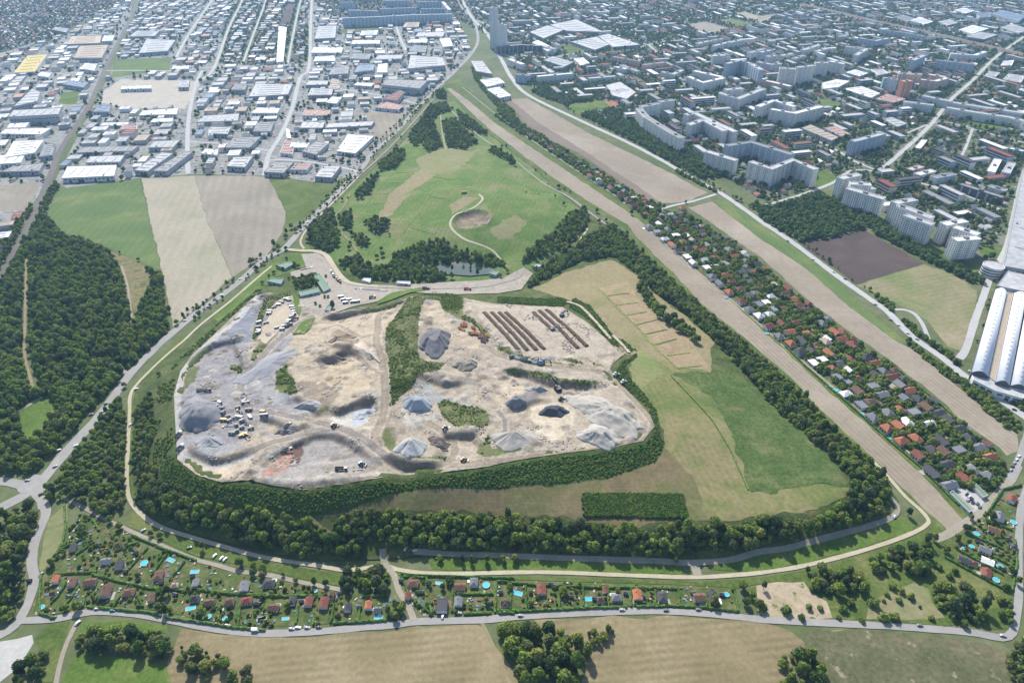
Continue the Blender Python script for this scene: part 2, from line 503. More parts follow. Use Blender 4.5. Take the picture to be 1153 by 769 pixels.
field("allotment_field", 'T2', [(130,110),(165,20),(200,20),(180,110)], M_plough)
field("lawn", 'T3', [(300,455),(410,435),(460,440),(520,470),(400,492),(330,490)], M_grass2)
field("sports_court", 'T3', [(460,440),(500,435),(535,460),(500,470)], land("red_court", [C(176,120,96), C(186,132,108)], 20, 3, 0.1))
field("lawn", 'T3', [(250,195),(360,200),(420,225),(310,235)], M_grass)
field("ploughed_field", 'T3', [(820,108),(900,95),(1010,125),(930,148),(870,140)], M_brown)
field("green_field", 'T3', [(955,90),(1010,82),(1110,105),(1040,120)], M_greenfield)
field("pale_field", 'T3', [(1020,60),(1070,52),(1160,80),(1155,98),(1090,90)], M_pale)
field("lawn", 'T4', [(250,425),(330,440),(380,460),(310,480),(280,470)], M_grass2)
field("lawn", 'T4', [(900,520),(1100,560),(1020,570),(920,545)], M_grass2)
field("lawn", 'M4', [(265,0),(350,35),(290,75),(240,70)], M_grass2)
field("brown_field", 'F', [(-40,212),(47,206),(30,236),(-40,240)], M_brown)
field("ploughed_field", 'T4', [(0,70),(90,60),(40,95),(0,100)], M_brown)

# ---------------------------------------------------------------- fields
field("green_field", 'F', [(66,213),(110,208),(157,202),(181,305),(165,298),(125,281),(95,268),(70,262),(53,243),(58,226)], M_greenfield)
field("pale_field", 'F', [(159,201),(219,198),(232,245),(262,312),(228,342),(196,368)], M_pale)
field("brown_field", 'F', [(219.4,198),(281,198),(304,200),(322,240),(318,262),(300,288),(263,312),(232.4,245)], M_brown)
field("patchy_field", 'F', [(303,201),(345,205),(377,210),(352,240),(320,258),(322.5,240)], M_grass)
strip_l = [(503,100),(540,136),(560,153),(617,196),(664,228),(706,253),(727,278),(758,307),(789,341),(836,379),(853,393),(892,426),(923,460),(952,487),(983,516),(1014,548),(1048,579),(1068,598)]
strip_r = [(511,100),(560,141),(640,194),(713,243),(742,271),(781,302),(820,336),(859,372),(918,427),(983,484),(1035,531),(1087,587)]
field("grass_verge", 'F', [(p[0] - 5, p[1] + 3) for p in strip_l] + [(1075,600),(1100,594)] + [(p[0] + 7, p[1] - 1.5) for p in strip_r[::-1]], M_grass)
field("bare_strip_field", 'F', strip_l + strip_r[::-1], M_strip)
field("bare_strip_field", 'F', [(574,112),(594,111),(664,151),(729,182),(796,217),(776,227),(757,229),(746,229),(703,200),(651,166),(606,138)], M_strip)
field("darker_strip_field", 'F', [(568,112),(574,112),(606,138),(651,166),(703,200),(746,229),(735,230),(690,203),(640,173),(595,142)], M_strip_d)
field("bare_strip_field", 'F', [(776,234),(802,227),(853,267),(905,301),(957,346),(1007,383),(1035,399),(1069,428),(1087,444),(1116,465),(1137,482),(1147,490),(1147,508),(1134,514),(1126,505),(1087,477),(1056,448),(1022,422),(999,404),(965,380),(905,334),(859,292),(833,274)], M_strip)
field("green_strip_field", 'F', [(802,226),(815,224),(853,250),(892,277),(931,306),(972,345),(1003,371),(1035,396),(1036,399),(1007,383),(957,346),(905,301),(853,267)], M_greenfield)
field("ploughed_field", 'M4', [(190,330),(330,295),(460,265),(720,410),(570,455),(430,500)], M_plough)
field("patchy_field", 'F', [(965,321),(1040,298),(1077,310),(1100,328),(1096,355),(1084,396),(1068,392),(1046,362),(1020,347),(990,334)], M_yellowgreen)
field("rough_grass", 'M4', [(560,230),(640,260),(760,330),(900,400),(950,420),(940,490),(850,455),(720,405),(600,320)], M_grass)
field("lawn", 'M4', [(950,340),(1060,340),(1050,390),(980,380)], M_grass2)
# fields of the foreground
field("stubble_field", 'F', [(205,708),(299,717),(358,716),(410,711),(446,709),(470,705),(538,703),(546,706),(588,775),(560,790),(180,790),(190,740)], M_dry, jit=2)
field("stubble_field", 'F', [(600,697),(660,696),(716,694),(768,694),(820,698),(859,701),(887,707),(910,726),(890,745),(880,790),(640,790),(660,760)], M_dry, jit=2)
field("rough_meadow", 'F', [(905,708),(960,711),(1009,713),(1060,717),(1110,724),(1140,735),(1160,790),(880,790),(905,740)], M_olive, jit=2)
field("scrub_land", 'F', [(840,664),(905,648),(957,635),(1000,622),(1050,602),(1070,612),(1110,640),(1142,668),(1138,706),(1100,706),(1000,700),(905,695),(850,690)], M_grass, occ=False, jit=2)
field("sandy_ground", 'B4', [(0,350),(90,335),(200,335),(230,380),(300,410),(325,490),(150,490),(0,475)], M_sand, jit=1.5, occ=False)
field("clearing", 'B4', [(560,380),(680,330),(740,360),(760,420),(810,480),(650,500),(470,490),(480,430)], M_yellowgreen, jit=1.5, occ=False)
field("rough_meadow", 'B1', [(170,270),(210,60),(290,-10),(290,150),(240,220),(180,290)], M_yellowgreen, jit=1)
field("concrete_lot", 'B1', [(-120,620),(0,590),(140,560),(145,600),(80,700),(0,765),(-120,860)], M_conc)
field("grass_patch", 'B1', [(215,515),(300,505),(270,600),(230,765),(170,765),(190,640),(150,580)], M_grass, occ=False)
field("lawn_field", 'B1', [(330,640),(480,650),(720,690),(740,790),(250,790)], M_grass2, jit=1)
field("grass_patch", 'B1', [(350,510),(560,500),(720,520),(720,560),(520,540),(340,560)], M_grass2, occ=False)
field("football_pitch", 'L1', [(70,330),(185,258),(262,322),(200,375),(150,445),(95,435)], M_grass2)
# scrub clearing in the left wood
field("clearing", 'M1', [(450,350),(600,400),(660,470),(630,560),(600,640),(560,700),(545,560),(510,420)], land("clearing_scrub", [C(116,118,76), C(146,136,98), C(96,108,62)], 20, 4, 0.35), jit=2)
sheet("garden_land", 'F', [(508,100),(520,96),(560,124),(600,150),(651,172),(700,206),(745,236),(776,240),(833,276),(905,336),(965,382),(1022,425),(1087,480),(1126,508),(1136,528),(1137,541),(1112,580),(1096,576),(1040,528),(985,480),(920,422),(861,367),(783,298),(745,268),(716,240),(645,192),(565,140)], M_garden)
field("parking_lot", 'L4', [(845,660),(905,650),(990,700),(1030,690),(985,765),(925,755)], M_conc)
# garden colonies
G1 = [(45,656),(52,640),(75,600),(92,578),(118,588),(143,600),(195,624),(247,641),(300,652),(358,664),(400,668),(440,672),(458,688),(452,697),(410,699),(358,703),(299,706),(260,703),(221,696),(182,688),(143,683),(104,681),(80,688),(60,692),(38,688)]
G2 = [(453,649),(540,653),(620,656),(760,660),(828,663),(830,689),(768,684),(716,682),(638,685),(560,688),(480,692),(466,680)]
G3 = [(1066,607),(1105,580),(1128,562),(1146,556),(1146,610),(1144,664),(1100,640),(1080,624)]
for g in (G1, G2, G3): sheet("garden_land", 'F', g, M_garden)

# ---------------------------------------------------------------- hills
PIT = [(229,389),(260,359),(289,333),(305,330),(330,333),(345,346),(380,352),(430,345),(470,333),(522,336),(560,343),(633,346),(659,362),(685,385),(705,398),(690,410),(687,416),(695,429),(716,450),(732,468),(737,481),(724,497),(690,504),(638,510),(579,519),(540,527),(488,534),(436,538),(384,546),(342,552),(306,547),(280,541),(250,544),(221,535),(200,518),(198,484),(196,445),(203,419),(216,401)]
PIT_W = ground(PIT)
_hp = ground(rp('M2', [(890,225),(930,188),(990,180),(1060,207),(1030,245),(960,262),(900,248)]))
_hc = (sum(p[0] for p in _hp) / len(_hp), sum(p[1] for p in _hp) / len(_hp))
_d = np.hypot((_X - _hc[0]) / 1.0, (_Y - _hc[1]) / 1.15) / 26.0
HF += np.where(_d < 1.6, -6.5 * np.clip(1.15 - _d ** 4, 0, 1) + 1.6 * np.exp(-((_d - 1.12) / .16) ** 2), 0)
_pc = (sum(p[0] for p in PIT_W) / len(PIT_W), sum(p[1] for p in PIT_W) / len(PIT_W))
_ps = [(_pc[0] + (p[0] - _pc[0]) * 0.955, _pc[1] + (p[1] - _pc[1]) * 0.955) for p in PIT_W]
sheet("landfill_hill", 'F', HILL_W, M_scrub, hill=True, res=4.0, lift=0.10, world_pts=True, zfun=lambda x, y: -9.0 * inside(_ps, x, y))
# medium relief of the pit goes into the terrain itself
_in = inside(PIT_W, _X, _Y)
_e = _in.astype(float)
for _ in range(8):
    P_ = np.pad(_e, 1); _e = np.minimum(_e, (P_[1:-1, 1:-1] + P_[:-2, 1:-1] + P_[2:, 1:-1] + P_[1:-1, :-2] + P_[1:-1, 2:]) / 5)
PAD_W = ground([(522,340),(560,344),(633,347),(659,362),(685,385),(700,396),(685,401),(638,403),(586,398),(560,385),(540,360)])
_pad = inside(PAD_W, _X, _Y)
SCARPS = [('P3', [(0,250),(200,215),(400,160),(600,100)], 5), ('P3', [(0,600),(120,500),(250,480),(330,560)], 4), ('L2', [(355,340),(440,300),(550,262)], 5), ('L2', [(200,250),(270,300),(335,345)], 4),
          ('P5', [(0,185),(140,175),(420,268),(740,292)], 4.5), ('P4', [(470,520),(560,575),(700,600),(900,590)], 5), ('L2', [(40,560),(200,458),(330,420),(440,455),(560,545)], 3.5), ('P2', [(150,490),(300,560),(460,540),(640,470)], 3.5),
          ('P1', [(110,590),(250,470),(400,420),(560,410)], 4), ('P2', [(100,330),(210,300),(330,305)], 4), ('P3', [(90,440),(160,450),(250,440)], 3), ('P3', [(740,650),(900,720),(1060,700)], 3), ('P5', [(60,440),(180,420),(330,370)], 3),
          ('P2', [(640,250),(760,280),(900,330),(1050,310)], 3), ('P4', [(870,390),(1000,385),(1150,385)], 4), ('P1', [(480,440),(540,560),(550,620)], 3), ('L2', [(-10,620),(150,640),(300,630),(500,610)], 3)]
def scarp_dist(reg, pts, X, Y):
    """signed distance to the top edge of a bank (positive on the low side) and its fading at the ends"""
    W = smooth_line(ground(rp(reg, pts)), 8.0)
    if W[0][0] > W[-1][0]: W = W[::-1]
    best = np.full(np.shape(X), 1e9); sg = np.zeros(np.shape(X)); al = np.zeros(np.shape(X)); n = len(W) - 1
    for i in range(n):
        ax, ay = W[i]; bx, by = W[i + 1]; dx, dy = bx - ax, by - ay; l2 = dx * dx + dy * dy
        t = ((X - ax) * dx + (Y - ay) * dy) / l2; tc = np.clip(t, 0, 1)
        d = np.hypot(X - ax - tc * dx, Y - ay - tc * dy); m = d < best
        best = np.where(m, d, best); sg = np.where(m, np.where(dx * (Y - ay) - dy * (X - ax) < 0, 1.0, -1.0), sg)
        g = (i + tc) / n; al = np.where(m, np.clip(np.minimum(g, 1 - g) * 6, 0, 1), al)
    return best * sg, al * (best < 60)
for reg, pts, d in SCARPS:
    sd, al = scarp_dist(reg, pts, _X, _Y)
    HF -= d * .8 * np.tanh((sd - 2.0) / 2.0) * np.exp(-(sd / 24.0) ** 2) * al * _e
_rg = inside(ground(rp('P3', [(760,80),(860,70),(720,240),(705,430),(720,560),(860,580),(740,650),(650,765),(500,765),(490,600),(485,440),(500,320),(570,220),(640,120)])), _X, _Y).astype(float)
for _ in range(6):
    P_ = np.pad(_rg, 1); _rg = (P_[1:-1, 1:-1] + P_[:-2, 1:-1] + P_[2:, 1:-1] + P_[1:-1, :-2] + P_[1:-1, 2:]) / 5
HF += 4.5 * _rg * _e
for j, i in zip(*np.nonzero(_in)):
    x, y = _X[j, i], _Y[j, i]
    r = (abs(fbm(x, y, 46, 2.0, 2)) * 4.0 - 1.0 + fbm(x, y, 18, 5.0, 2) * 1.2) * (0.1 if _pad[j, i] else 1.0)
    HF[j, i] += r * _e[j, i]

MEADOW = [(352,252),(404,206),(450,164),(490,119),(512,114),(545,148),(600,190),(640,226),(664,244),(650,262),(620,288),(600,304),(584,306),(560,316),(520,316),(480,318),(400,312),(372,290),(350,276)]
sheet("meadow", 'F', MEADOW, M_meadow, hill=True, lift=0.24, res=3.5)
def hsheet(name, reg, pts, mat, lift=0.36, jit=1.5, res=5.0, **k):
    return sheet(name, reg, pts, mat, hill=True, lift=lift, jit=jit, res=res, **k)
hsheet("dry_patch", 'M2', [(770,-20),(840,10),(720,90),(620,200),(560,215),(610,110),(700,40)], land("dry_patch", [C(150,140,104), C(162,150,116), C(128,142,84)], 20, 5, 0.2), jit=4)
hsheet("dry_patch", 'T2', [(720,690),(860,640),(960,660),(1010,640),(900,740),(780,765)], land("dry_patch2", [C(136,146,90), C(156,148,112)], 24, 5, 0.2), jit=6, lift=0.38)
hsheet("dry_patch", 'M2', [(870,160),(930,120),(990,130),(950,160),(880,200)], MATS["dry_patch"], jit=3)
hsheet("dry_patch", 'M2', [(1050,260),(1150,200),(1200,230),(1150,300),(1080,310)], MATS["dry_patch2"], jit=5)
hsheet("quarry_hollow", 'M2', [(890,225),(930,188),(990,180),(1060,207),(1030,245),(960,262),(900,248)], land("hollow_rubble", [C(122,108,90), C(152,138,116), C(178,166,144)], 9, 2.5, 0.4), jit=2, res=2.5, lift=0.7)
# slopes of the landfill
hsheet("stubble_terrace", 'F', [(352,584),(385,577),(430,558),(452,553),(560,550),(640,544),(690,536),(737,521),(748,502),(745,484),(790,540),(800,586),(776,590),(720,592),(658,586),(600,579),(520,576),(440,574),(385,579)], M_dry2, lift=0.24, jit=3.5)
hsheet("mown_slope", 'F', [(708,412),(716,398),(740,404),(800,418),(756,420),(800,446),(826,490),(846,556),(920,546),(955,548),(952,560),(920,574),(860,582),(800,588),(790,560),(780,535),(748,505),(744,480),(733,455),(716,430)], M_slope, lift=0.26, jit=3.5)
hsheet("straw_slope", 'F', [(600,326),(640,306),(690,293),(720,312),(735,330),(772,356),(802,384),(800,418),(740,405),(700,398),(690,385),(664,356),(640,338)], M_straw, lift=0.28, jit=3.5)
hsheet("weedy_slope", 'F', [(754,420),(800,418),(830,420),(870,455),(905,488),(944,524),(955,545),(920,546),(846,556),(826,490),(800,446)], M_crop, lift=0.30, jit=6)
hsheet("plot_field", 'M3', [(440,518),(560,488),(620,575),(700,640),(800,700),(845,775),(690,775),(600,680)], M_plots, lift=0.42, jit=0.5)
hsheet("plot_field", 'L3', [(650,0),(845,10),(920,140),(775,135),(690,40)], M_plots, lift=0.44, jit=0.5)
hsheet("worn_slope", 'L3', [(560,130),(640,60),(720,160),(620,230),(590,200)], land("worn_slope", [C(128,148,84), C(158,152,108)], 18, 4, 0.2), lift=0.40, jit=3)
hsheet("grass_slope", 'L1', [(780,0),(840,-20),(600,200),(580,250),(580,400),(575,600),(600,700),(560,700),(548,560),(560,300),(575,230),(640,140)], M_grass, lift=0.24, jit=0.5)
hsheet("grass_slope", 'B3', [(-300,230),(0,220),(400,236),(700,246),(800,262),(800,300),(500,290),(0,280),(-280,280)], M_grass2, lift=0.26)
hsheet("grass_slope", 'B4', [(-200,280),(-220,255),(0,205),(150,190),(400,120),(560,70),(640,50),(690,90),(650,120),(400,200),(150,265),(0,285)], M_grass2, lift=0.26)
hsheet("grass_slope", 'F', [(300,300),(320,291),(346,276),(352,284),(345,300),(310,312),(290,326),(262,350),(245,362),(240,358),(270,332)], M_grass2, lift=0.26)
RIMB = [(196,520),(221,536),(250,545),(299,548),(342,554),(384,548),(436,540),(488,536),(540,529),(579,521),(638,512),(690,506),(726,499),(739,483),(749,500),(739,520),(690,537),(640,545),(560,551),(452,554),(400,569),(346,580),(300,572),(260,566),(220,560),(188,546),(180,530)]
hsheet("rim_bank", 'F', RIMB, M_rim, lift=0.34, jit=1.0, res=4.0)
# low grass of the flat outside the ring path
sheet("grass_belt", 'F', [(150,575),(182,598),(250,620),(299,633),(389,647),(431,641),(475,649),(579,649),(690,652),(784,655),(859,650),(905,642),(957,629),(1030,604),(1050,590),(1060,600),(1000,624),(905,648),(830,662),(760,658),(620,654),(540,651),(453,647),(440,650),(400,662),(358,656),(300,642),(221,626),(143,592)], M_grass)

# ---------------------------------------------------------------- the pit
PITCOL = [
 ('F', [(345,355),(430,346),(450,352),(428,380),(425,420),(422,455),(400,462),(375,468),(352,450),(330,425),(318,400),(330,375)], (198,183,160), 4),
 ('F', [(490,420),(560,405),(620,425),(690,430),(715,455),(725,480),(700,500),(560,515),(500,520),(540,480),(520,450)], (192,179,160), 5),
 ('F', [(522,340),(560,344),(633,347),(659,362),(685,385),(700,396),(685,401),(638,403),(586,398),(560,385),(540,360)], (198,185,167), 2),
  # base tint zones of the material lying there, one of painted shade: polygon, colour, softness in metres
 ('F', [(216,401),(262,365),(295,333),(305,345),(296,365),(285,385),(275,420),(290,445),(330,452),(352,462),(350,472),(300,470),(262,505),(235,520),(210,515),(198,484),(196,445)], (158,156,160), 8),
 ('P1', [(560,200),(600,160),(660,80),(700,90),(640,220),(600,330),(560,430),(480,440),(280,450)], (146,150,160), 3),
 ('P1', [(0,760),(40,680),(90,590),(200,490),(330,380),(480,260),(590,110),(680,75),(640,110),(540,240),(400,350),(240,470),(140,560),(110,700),(80,765)], (206,204,202), 2),
 ('P1', [(80,550),(250,380),(330,310),(350,320),(280,410),(160,520),(110,570)], (186,166,150), 2),
 ('P1', [(560,765),(600,640),(720,520),(800,420),(880,350),(890,380),(820,560),(780,640),(780,765)], (166,166,170), 3),
 ('P2', [(560,0),(770,0),(800,80),(950,120),(1100,170),(1080,230),(900,240),(760,190),(640,90)], (172,171,172), 4),
 ('P2', [(90,150),(160,90),(300,90),(330,240),(300,300),(100,330)], (150,150,154), 4),
 ('P2', [(100,340),(200,295),(320,300),(300,330),(200,345)], (84,92,110), 2),  # bluish shade at the foot of the grey mound, painted into the ground colour
 ('P2', [(170,400),(340,350),(400,430),(560,470),(420,540),(250,540),(160,470)], (168,168,170), 5),
 ('P2', [(90,590),(240,590),(470,600),(470,690),(420,720),(250,690)], (212,196,172), 4),
 ('L2', [(20,590),(60,530),(200,450),(330,412),(440,450),(565,550),(450,575),(300,600),(150,625),(60,620)], (172,168,164), 4),
 ('L2', [(0,600),(150,610),(300,610),(600,580),(690,575),(400,620),(240,650),(80,630)], (196,190,182), 3),
 ('L2', [(90,560),(170,500),(205,465),(228,500),(205,555),(160,580),(80,610),(60,590)], (188,140,120), 3),
 ('L2', [(190,470),(232,460),(240,500),(210,560),(185,545)], (110,84,82), 2),
 ('L2', [(345,355),(420,325),(540,285),(545,320),(510,370),(470,392),(400,378)], (216,212,204), 2),
 ('L2', [(450,330),(545,285),(545,320),(480,385),(440,380)], (190,198,208), 2),
 ('P3', [(240,420),(290,400),(440,540),(430,570),(340,530)], (226,212,196), 2),
 ('P3', [(0,560),(150,490),(200,510),(60,610),(0,620)], (146,130,118), 3),
 ('P3', [(90,350),(160,320),(260,390),(230,450),(120,420)], (160,142,122), 3),
 ('P3', [(0,700),(80,600),(200,580),(320,650),(400,690),(400,765),(0,765)], (206,188,160), 6),
 ('L2', [(200,200),(300,180),(400,260),(340,330),(250,260)], (152,140,124), 5),
 ('L2', [(370,310),(540,250),(550,290),(470,310),(350,345)], (146,134,118), 3),
 ('P4', [(600,200),(760,190),(840,290),(760,330),(620,320)], (200,196,186), 4),
 ('P4', [(660,0),(780,10),(930,120),(1150,180),(1050,190),(870,150),(760,140),(680,60)], (168,172,170), 3),
 ('P4', [(450,340),(540,330),(560,480),(540,560),(470,520)], (142,138,112), 3),
 ('P5', [(0,200),(140,200),(200,330),(60,430),(0,450)], (208,192,168), 5),
 ('P5', [(80,400),(180,330),(330,290),(330,360),(200,430),(100,450)], (152,148,148), 4),
 ('P5', [(250,440),(420,400),(560,460),(560,600),(400,690),(280,650)], (220,206,182), 5),
 ('P5', [(450,580),(520,570),(540,610),(480,625)], (160,150,144), 2),
 ('P5', [(0,40),(90,90),(300,150),(520,180),(750,200),(750,250),(520,230),(300,180),(60,160),(0,190)], (184,172,156), 3),
 ('L2', [(760,140),(880,170),(1000,190),(1000,210),(880,210),(800,190)], (156,146,138), 3),
 ('P3', [(750,140),(860,140),(900,230),(960,330),(1150,400),(1150,470),(960,440),(900,300),(750,230)], (204,188,164), 3),
]
HAUL = [
    ('P3', [(760,50),(620,100),(520,150),(430,230),(420,330),(410,420),(450,540),(460,640),(460,765)], 9, (170,156,138)),
    ('L2', [(575,80),(590,200),(583,330),(548,430),(600,520),(700,565),(860,557),(1000,545),(1150,520),(1300,500)], 9, (170,156,138)),
    ('L2', [(-10,500),(150,445),(340,398),(420,402),(560,490),(640,550)], 9, (156,148,140)),
    ('L2', [(0,320),(120,330),(250,360),(370,385)], 8, (156,148,140)),
    ('L3', [(0,540),(300,506),(500,482),(630,452),(682,395),(645,325),(560,235),(490,170),(420,150),(220,125),(60,95),(-60,40)], 9, (170,156,138)),
    ('L1', [(940,-5),(810,110),(768,230),(764,400),(785,500),(860,550),(960,560),(1100,510)], 8, (200,197,192)),
    ('P1', [(1100,180),(1000,250),(880,340),(760,430),(640,560),(540,660),(520,765)], 8, (156,148,140)),
    ('P3', [(410,360),(330,380),(230,350),(120,300),(0,350)], 6, (170,156,138)),
    ('P3', [(450,650),(330,580),(220,470),(100,440),(0,450)], 6, (170,156,138)),
    ('P4', [(640,600),(800,610),(930,580),(980,490),(930,400),(840,330),(740,280)], 8, (170,156,138)),
    ('P5', [(860,100),(830,180),(760,230)], 8, (156,148,140)),
    ('P5', [(0,470),(60,560),(20,690)], 5, (156,148,140))]
PITVEG = [
 ('P3', [(740,80),(830,60),(990,80),(1040,110),(1000,220),(900,200),(860,120),(760,120),(730,180),(720,240),(712,330),(705,430),(715,540),(780,560),(890,570),(900,590),(850,630),(760,640),(700,680),(660,765),(490,765),(480,600),(475,440),(480,320),(560,220),(620,120)]),
 ('P4', [(475,0),(670,0),(665,60),(590,100),(530,170),(480,170)]), ('P4', [(850,160),(900,130),(1010,170),(1150,190),(1210,220),(1230,300),(1153,340),(1000,330),(960,310),(880,250)]),
 ('L2', [(120,170),(160,120),(172,180),(212,230),(205,250),(150,240),(118,205)]), ('P2', [(770,0),(900,10),(920,60),(880,100),(800,80)]),
 ('L2', [(985,500),(1000,470),(1040,430),(1050,480),(1153,462),(1160,515),(1030,525)]), ('P5', [(40,170),(130,165),(300,190),(520,245),(740,270),(720,295),(600,300),(420,270),(200,215),(80,195)]),
 ('P5', [(0,0),(90,20),(130,60),(300,95),(480,130),(730,170),(720,190),(560,170),(380,130),(180,100),(90,80),(0,30)]), ('P5', [(470,85),(620,115),(620,135),(560,125),(470,100)]), ('P5', [(685,125),(740,125),(760,145),(700,140)]),
 ('P3', [(880,100),(1000,90),(1040,110),(1030,220),(1100,250),(1200,330),(1250,400),(1180,360),(1100,290),(1000,250),(900,200)]), ('P5', [(0,700),(170,705),(170,765),(0,765)]), ('P1', [(640,240),(690,110),(760,60),(860,70),(880,90),(800,110),(740,170),(690,230),(660,330),(630,420),(600,400)]),
 ('P1', [(600,520),(650,430),(715,450),(640,540),(600,570)]), ('P1', [(440,580),(520,590),(530,640),(510,660),(450,620)]), ('P1', [(120,620),(180,590),(220,600),(190,700),(120,765),(110,740)]), ('P4', [(545,500),(560,570),(640,600),(760,600),(900,590),(940,550),(900,540),(800,545),(700,540),(600,520)]),
 ('P4', [(450,340),(500,350),(540,440),(550,540),(500,530),(450,480),(435,430)]), ('P1', [(780,640),(850,580),(860,640),(920,720),(900,765),(770,765)]), ('P2', [(1085,190),(1140,170),(1153,200),(1100,230)])]
def pit_colors(o):
    me = o.data
    n = len(me.vertices)
    co = np.empty(n * 3); me.vertices.foreach_get("co", co); co = co.reshape(-1, 3)
    X, Y = co[:, 0], co[:, 1]
    nz1 = np.array([fbm(a, b, 30, 1.0, 3) for a, b in zip(X, Y)]); nz2 = np.array([fbm(a, b, 9, 4.0, 3) for a, b in zip(X, Y)])
    nz3 = np.array([fbm(a, b, 16, 9.0, 4) for a, b in zip(X, Y)])
    base = np.array(C(178,166,148)[:3])
    colr = np.tile(base, (n, 1))
    t = np.clip(nz1 * 1.6 + 0.5, 0, 1)[:, None]
    colr = colr * (1 - t) + np.array(C(190,177,158)[:3]) * t
    t = np.clip(nz3 * 6 - 1.1, 0, 0.6)[:, None]
    colr = colr * (1 - t) + np.array(C(136,124,110)[:3]) * t
    t = np.clip(-nz3 * 5 - 1.3, 0, 0.7)[:, None]
    colr = colr * (1 - t) + np.array(C(172,168,166)[:3]) * t
    for reg, poly, c, soft in PITCOL:
        W = ground(rp(reg, poly))
        ins = inside(W, X + nz2 * soft * 2.2, Y + nz1 * soft * 2.2)
        cc = np.array(C(*c)[:3])
        f = (0.86 + 0.1 * nz3[ins])[:, None]
        colr[ins] = colr[ins] * (1 - f) + cc * f
    for P_ in TRACKS:
        a_, b_ = ribbon_poly(smooth_line(P_, 5.0), 3.0)
        ins = inside(a_ + b_[::-1], X + nz2, Y + nz2); colr[ins] *= .86
    for mx, my, r_, h_, c in MOUNDS:
        ins = np.hypot(X - mx, Y - my) < r_ * .95; colr[ins] = colr[ins] * .35 + np.array(C(*c)[:3]) * .65
    for reg, poly in PITVEG:
        ins = inside(ground(rp(reg, poly)), X + nz2 * 2, Y + nz1 * 3)
        colr[ins] = colr[ins] * .08 + np.array(C(112,120,72)[:3]) * .92
    for reg, pts, w, c in HAUL:
        a_, b_ = ribbon_poly(smooth_line(ground(rp(reg, pts)), 6.0), w)
        ins = inside(a_ + b_[::-1], X + nz2 * 2.5, Y + nz2 * 2.5)
        colr[ins] = colr[ins] * .12 + np.array(C(*c)[:3]) * .88
        for off in (.56, -.56):      # pale graded edges
            L_ = smooth_line(ground(rp(reg, pts)), 6.0)
            aa, _ = ribbon_poly(L_, 2 * (off * w + .9)); bb, _ = ribbon_poly(L_, 2 * (off * w - .9))
            ins = inside(aa + bb[::-1], X + nz2 * 1.5, Y + nz2 * 1.5)
            colr[ins] = colr[ins] * .5 + np.array(C(214,202,184)[:3]) * .5
        for off in (.28, -.28):      # wheel ruts
            L_ = smooth_line(ground(rp(reg, pts)), 6.0)
            aa, _ = ribbon_poly(L_, 2 * (off * w + .7)); bb, _ = ribbon_poly(L_, 2 * (off * w - .7))
            ins = inside(aa + bb[::-1], X + nz2, Y + nz2)
            colr[ins] *= .86
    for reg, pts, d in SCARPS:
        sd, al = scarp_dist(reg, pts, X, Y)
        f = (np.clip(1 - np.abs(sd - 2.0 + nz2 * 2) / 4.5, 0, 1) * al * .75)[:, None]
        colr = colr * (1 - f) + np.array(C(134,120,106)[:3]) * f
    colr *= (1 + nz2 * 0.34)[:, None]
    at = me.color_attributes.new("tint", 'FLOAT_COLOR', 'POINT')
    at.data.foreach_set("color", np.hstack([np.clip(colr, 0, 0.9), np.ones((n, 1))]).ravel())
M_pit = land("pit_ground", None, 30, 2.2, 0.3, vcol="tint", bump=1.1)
def pit_relief(x, y):
    k = np.ones(len(x))
    for reg, pts, w, c in HAUL:
        a_, b_ = ribbon_poly(smooth_line(ground(rp(reg, pts)), 6.0), w)
        k[inside(a_ + b_[::-1], x, y)] = .1
    k[inside(PAD_W, x, y)] = .12
    return k * np.array([abs(fbm(a, b, 15, 3.3, 3)) * 1.5 + fbm(a, b, 5.5, 6.1, 2) * 0.6 for a, b in zip(x, y)])
for reg, pts, w, c in HAUL:
    a_, b_ = ribbon_poly(smooth_line(ground(rp(reg, pts)), 6.0), w); OCC.append(a_ + b_[::-1])
# small tipped loads and vehicle tracks over the pit
_rm = random.Random(4)
MOUNDS = []
_bx = [p[0] for p in PIT_W]; _by = [p[1] for p in PIT_W]
while len(MOUNDS) < 420:
    x, y = _rm.uniform(min(_bx), max(_bx)), _rm.uniform(min(_by), max(_by))
    if fbm(x, y, 50, 15.0, 2) < -.05: continue
    if inside(PIT_W, [x], [y])[0] and not inside(PAD_W, [x], [y])[0]: MOUNDS.append((x, y, _rm.uniform(2.5, 6.0), _rm.uniform(.8, 2.6), _rm.choice([(150,140,126), (196,186,168), (168,164,160), (208,200,188), (132,120,106), (176,160,140)])))
TRACKS = []
for _ in range(60):
    x, y = _rm.uniform(min(_bx), max(_bx)), _rm.uniform(min(_by), max(_by)); a = _rm.uniform(0, 6.28); P_ = [(x, y)]
    for k in range(8):
        a += _rm.uniform(-.45, .45); x += 11 * math.cos(a); y += 11 * math.sin(a); P_.append((x, y))
    TRACKS.append(P_)
_road_polys = []
for reg, pts, w, c in HAUL:
    a_, b_ = ribbon_poly(smooth_line(ground(rp(reg, pts)), 6.0), w + 2); _road_polys.append(a_ + b_[::-1])
MOUNDS = [m_ for m_ in MOUNDS if not any(inside(P_, [m_[0]], [m_[1]])[0] for P_ in _road_polys)]
_pit0 = pit_relief
def pit_relief(x, y):
    z = _pit0(x, y)
    for mx, my, r_, h_, c in MOUNDS:
        d = np.hypot(x - mx, y - my) / r_
        m_ = d < 1.2
        if m_.any(): z[m_] += h_ * np.clip(1 - d[m_], 0, 1) ** .9
    return z
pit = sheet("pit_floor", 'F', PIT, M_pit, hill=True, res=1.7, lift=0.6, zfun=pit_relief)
pit_colors(pit)

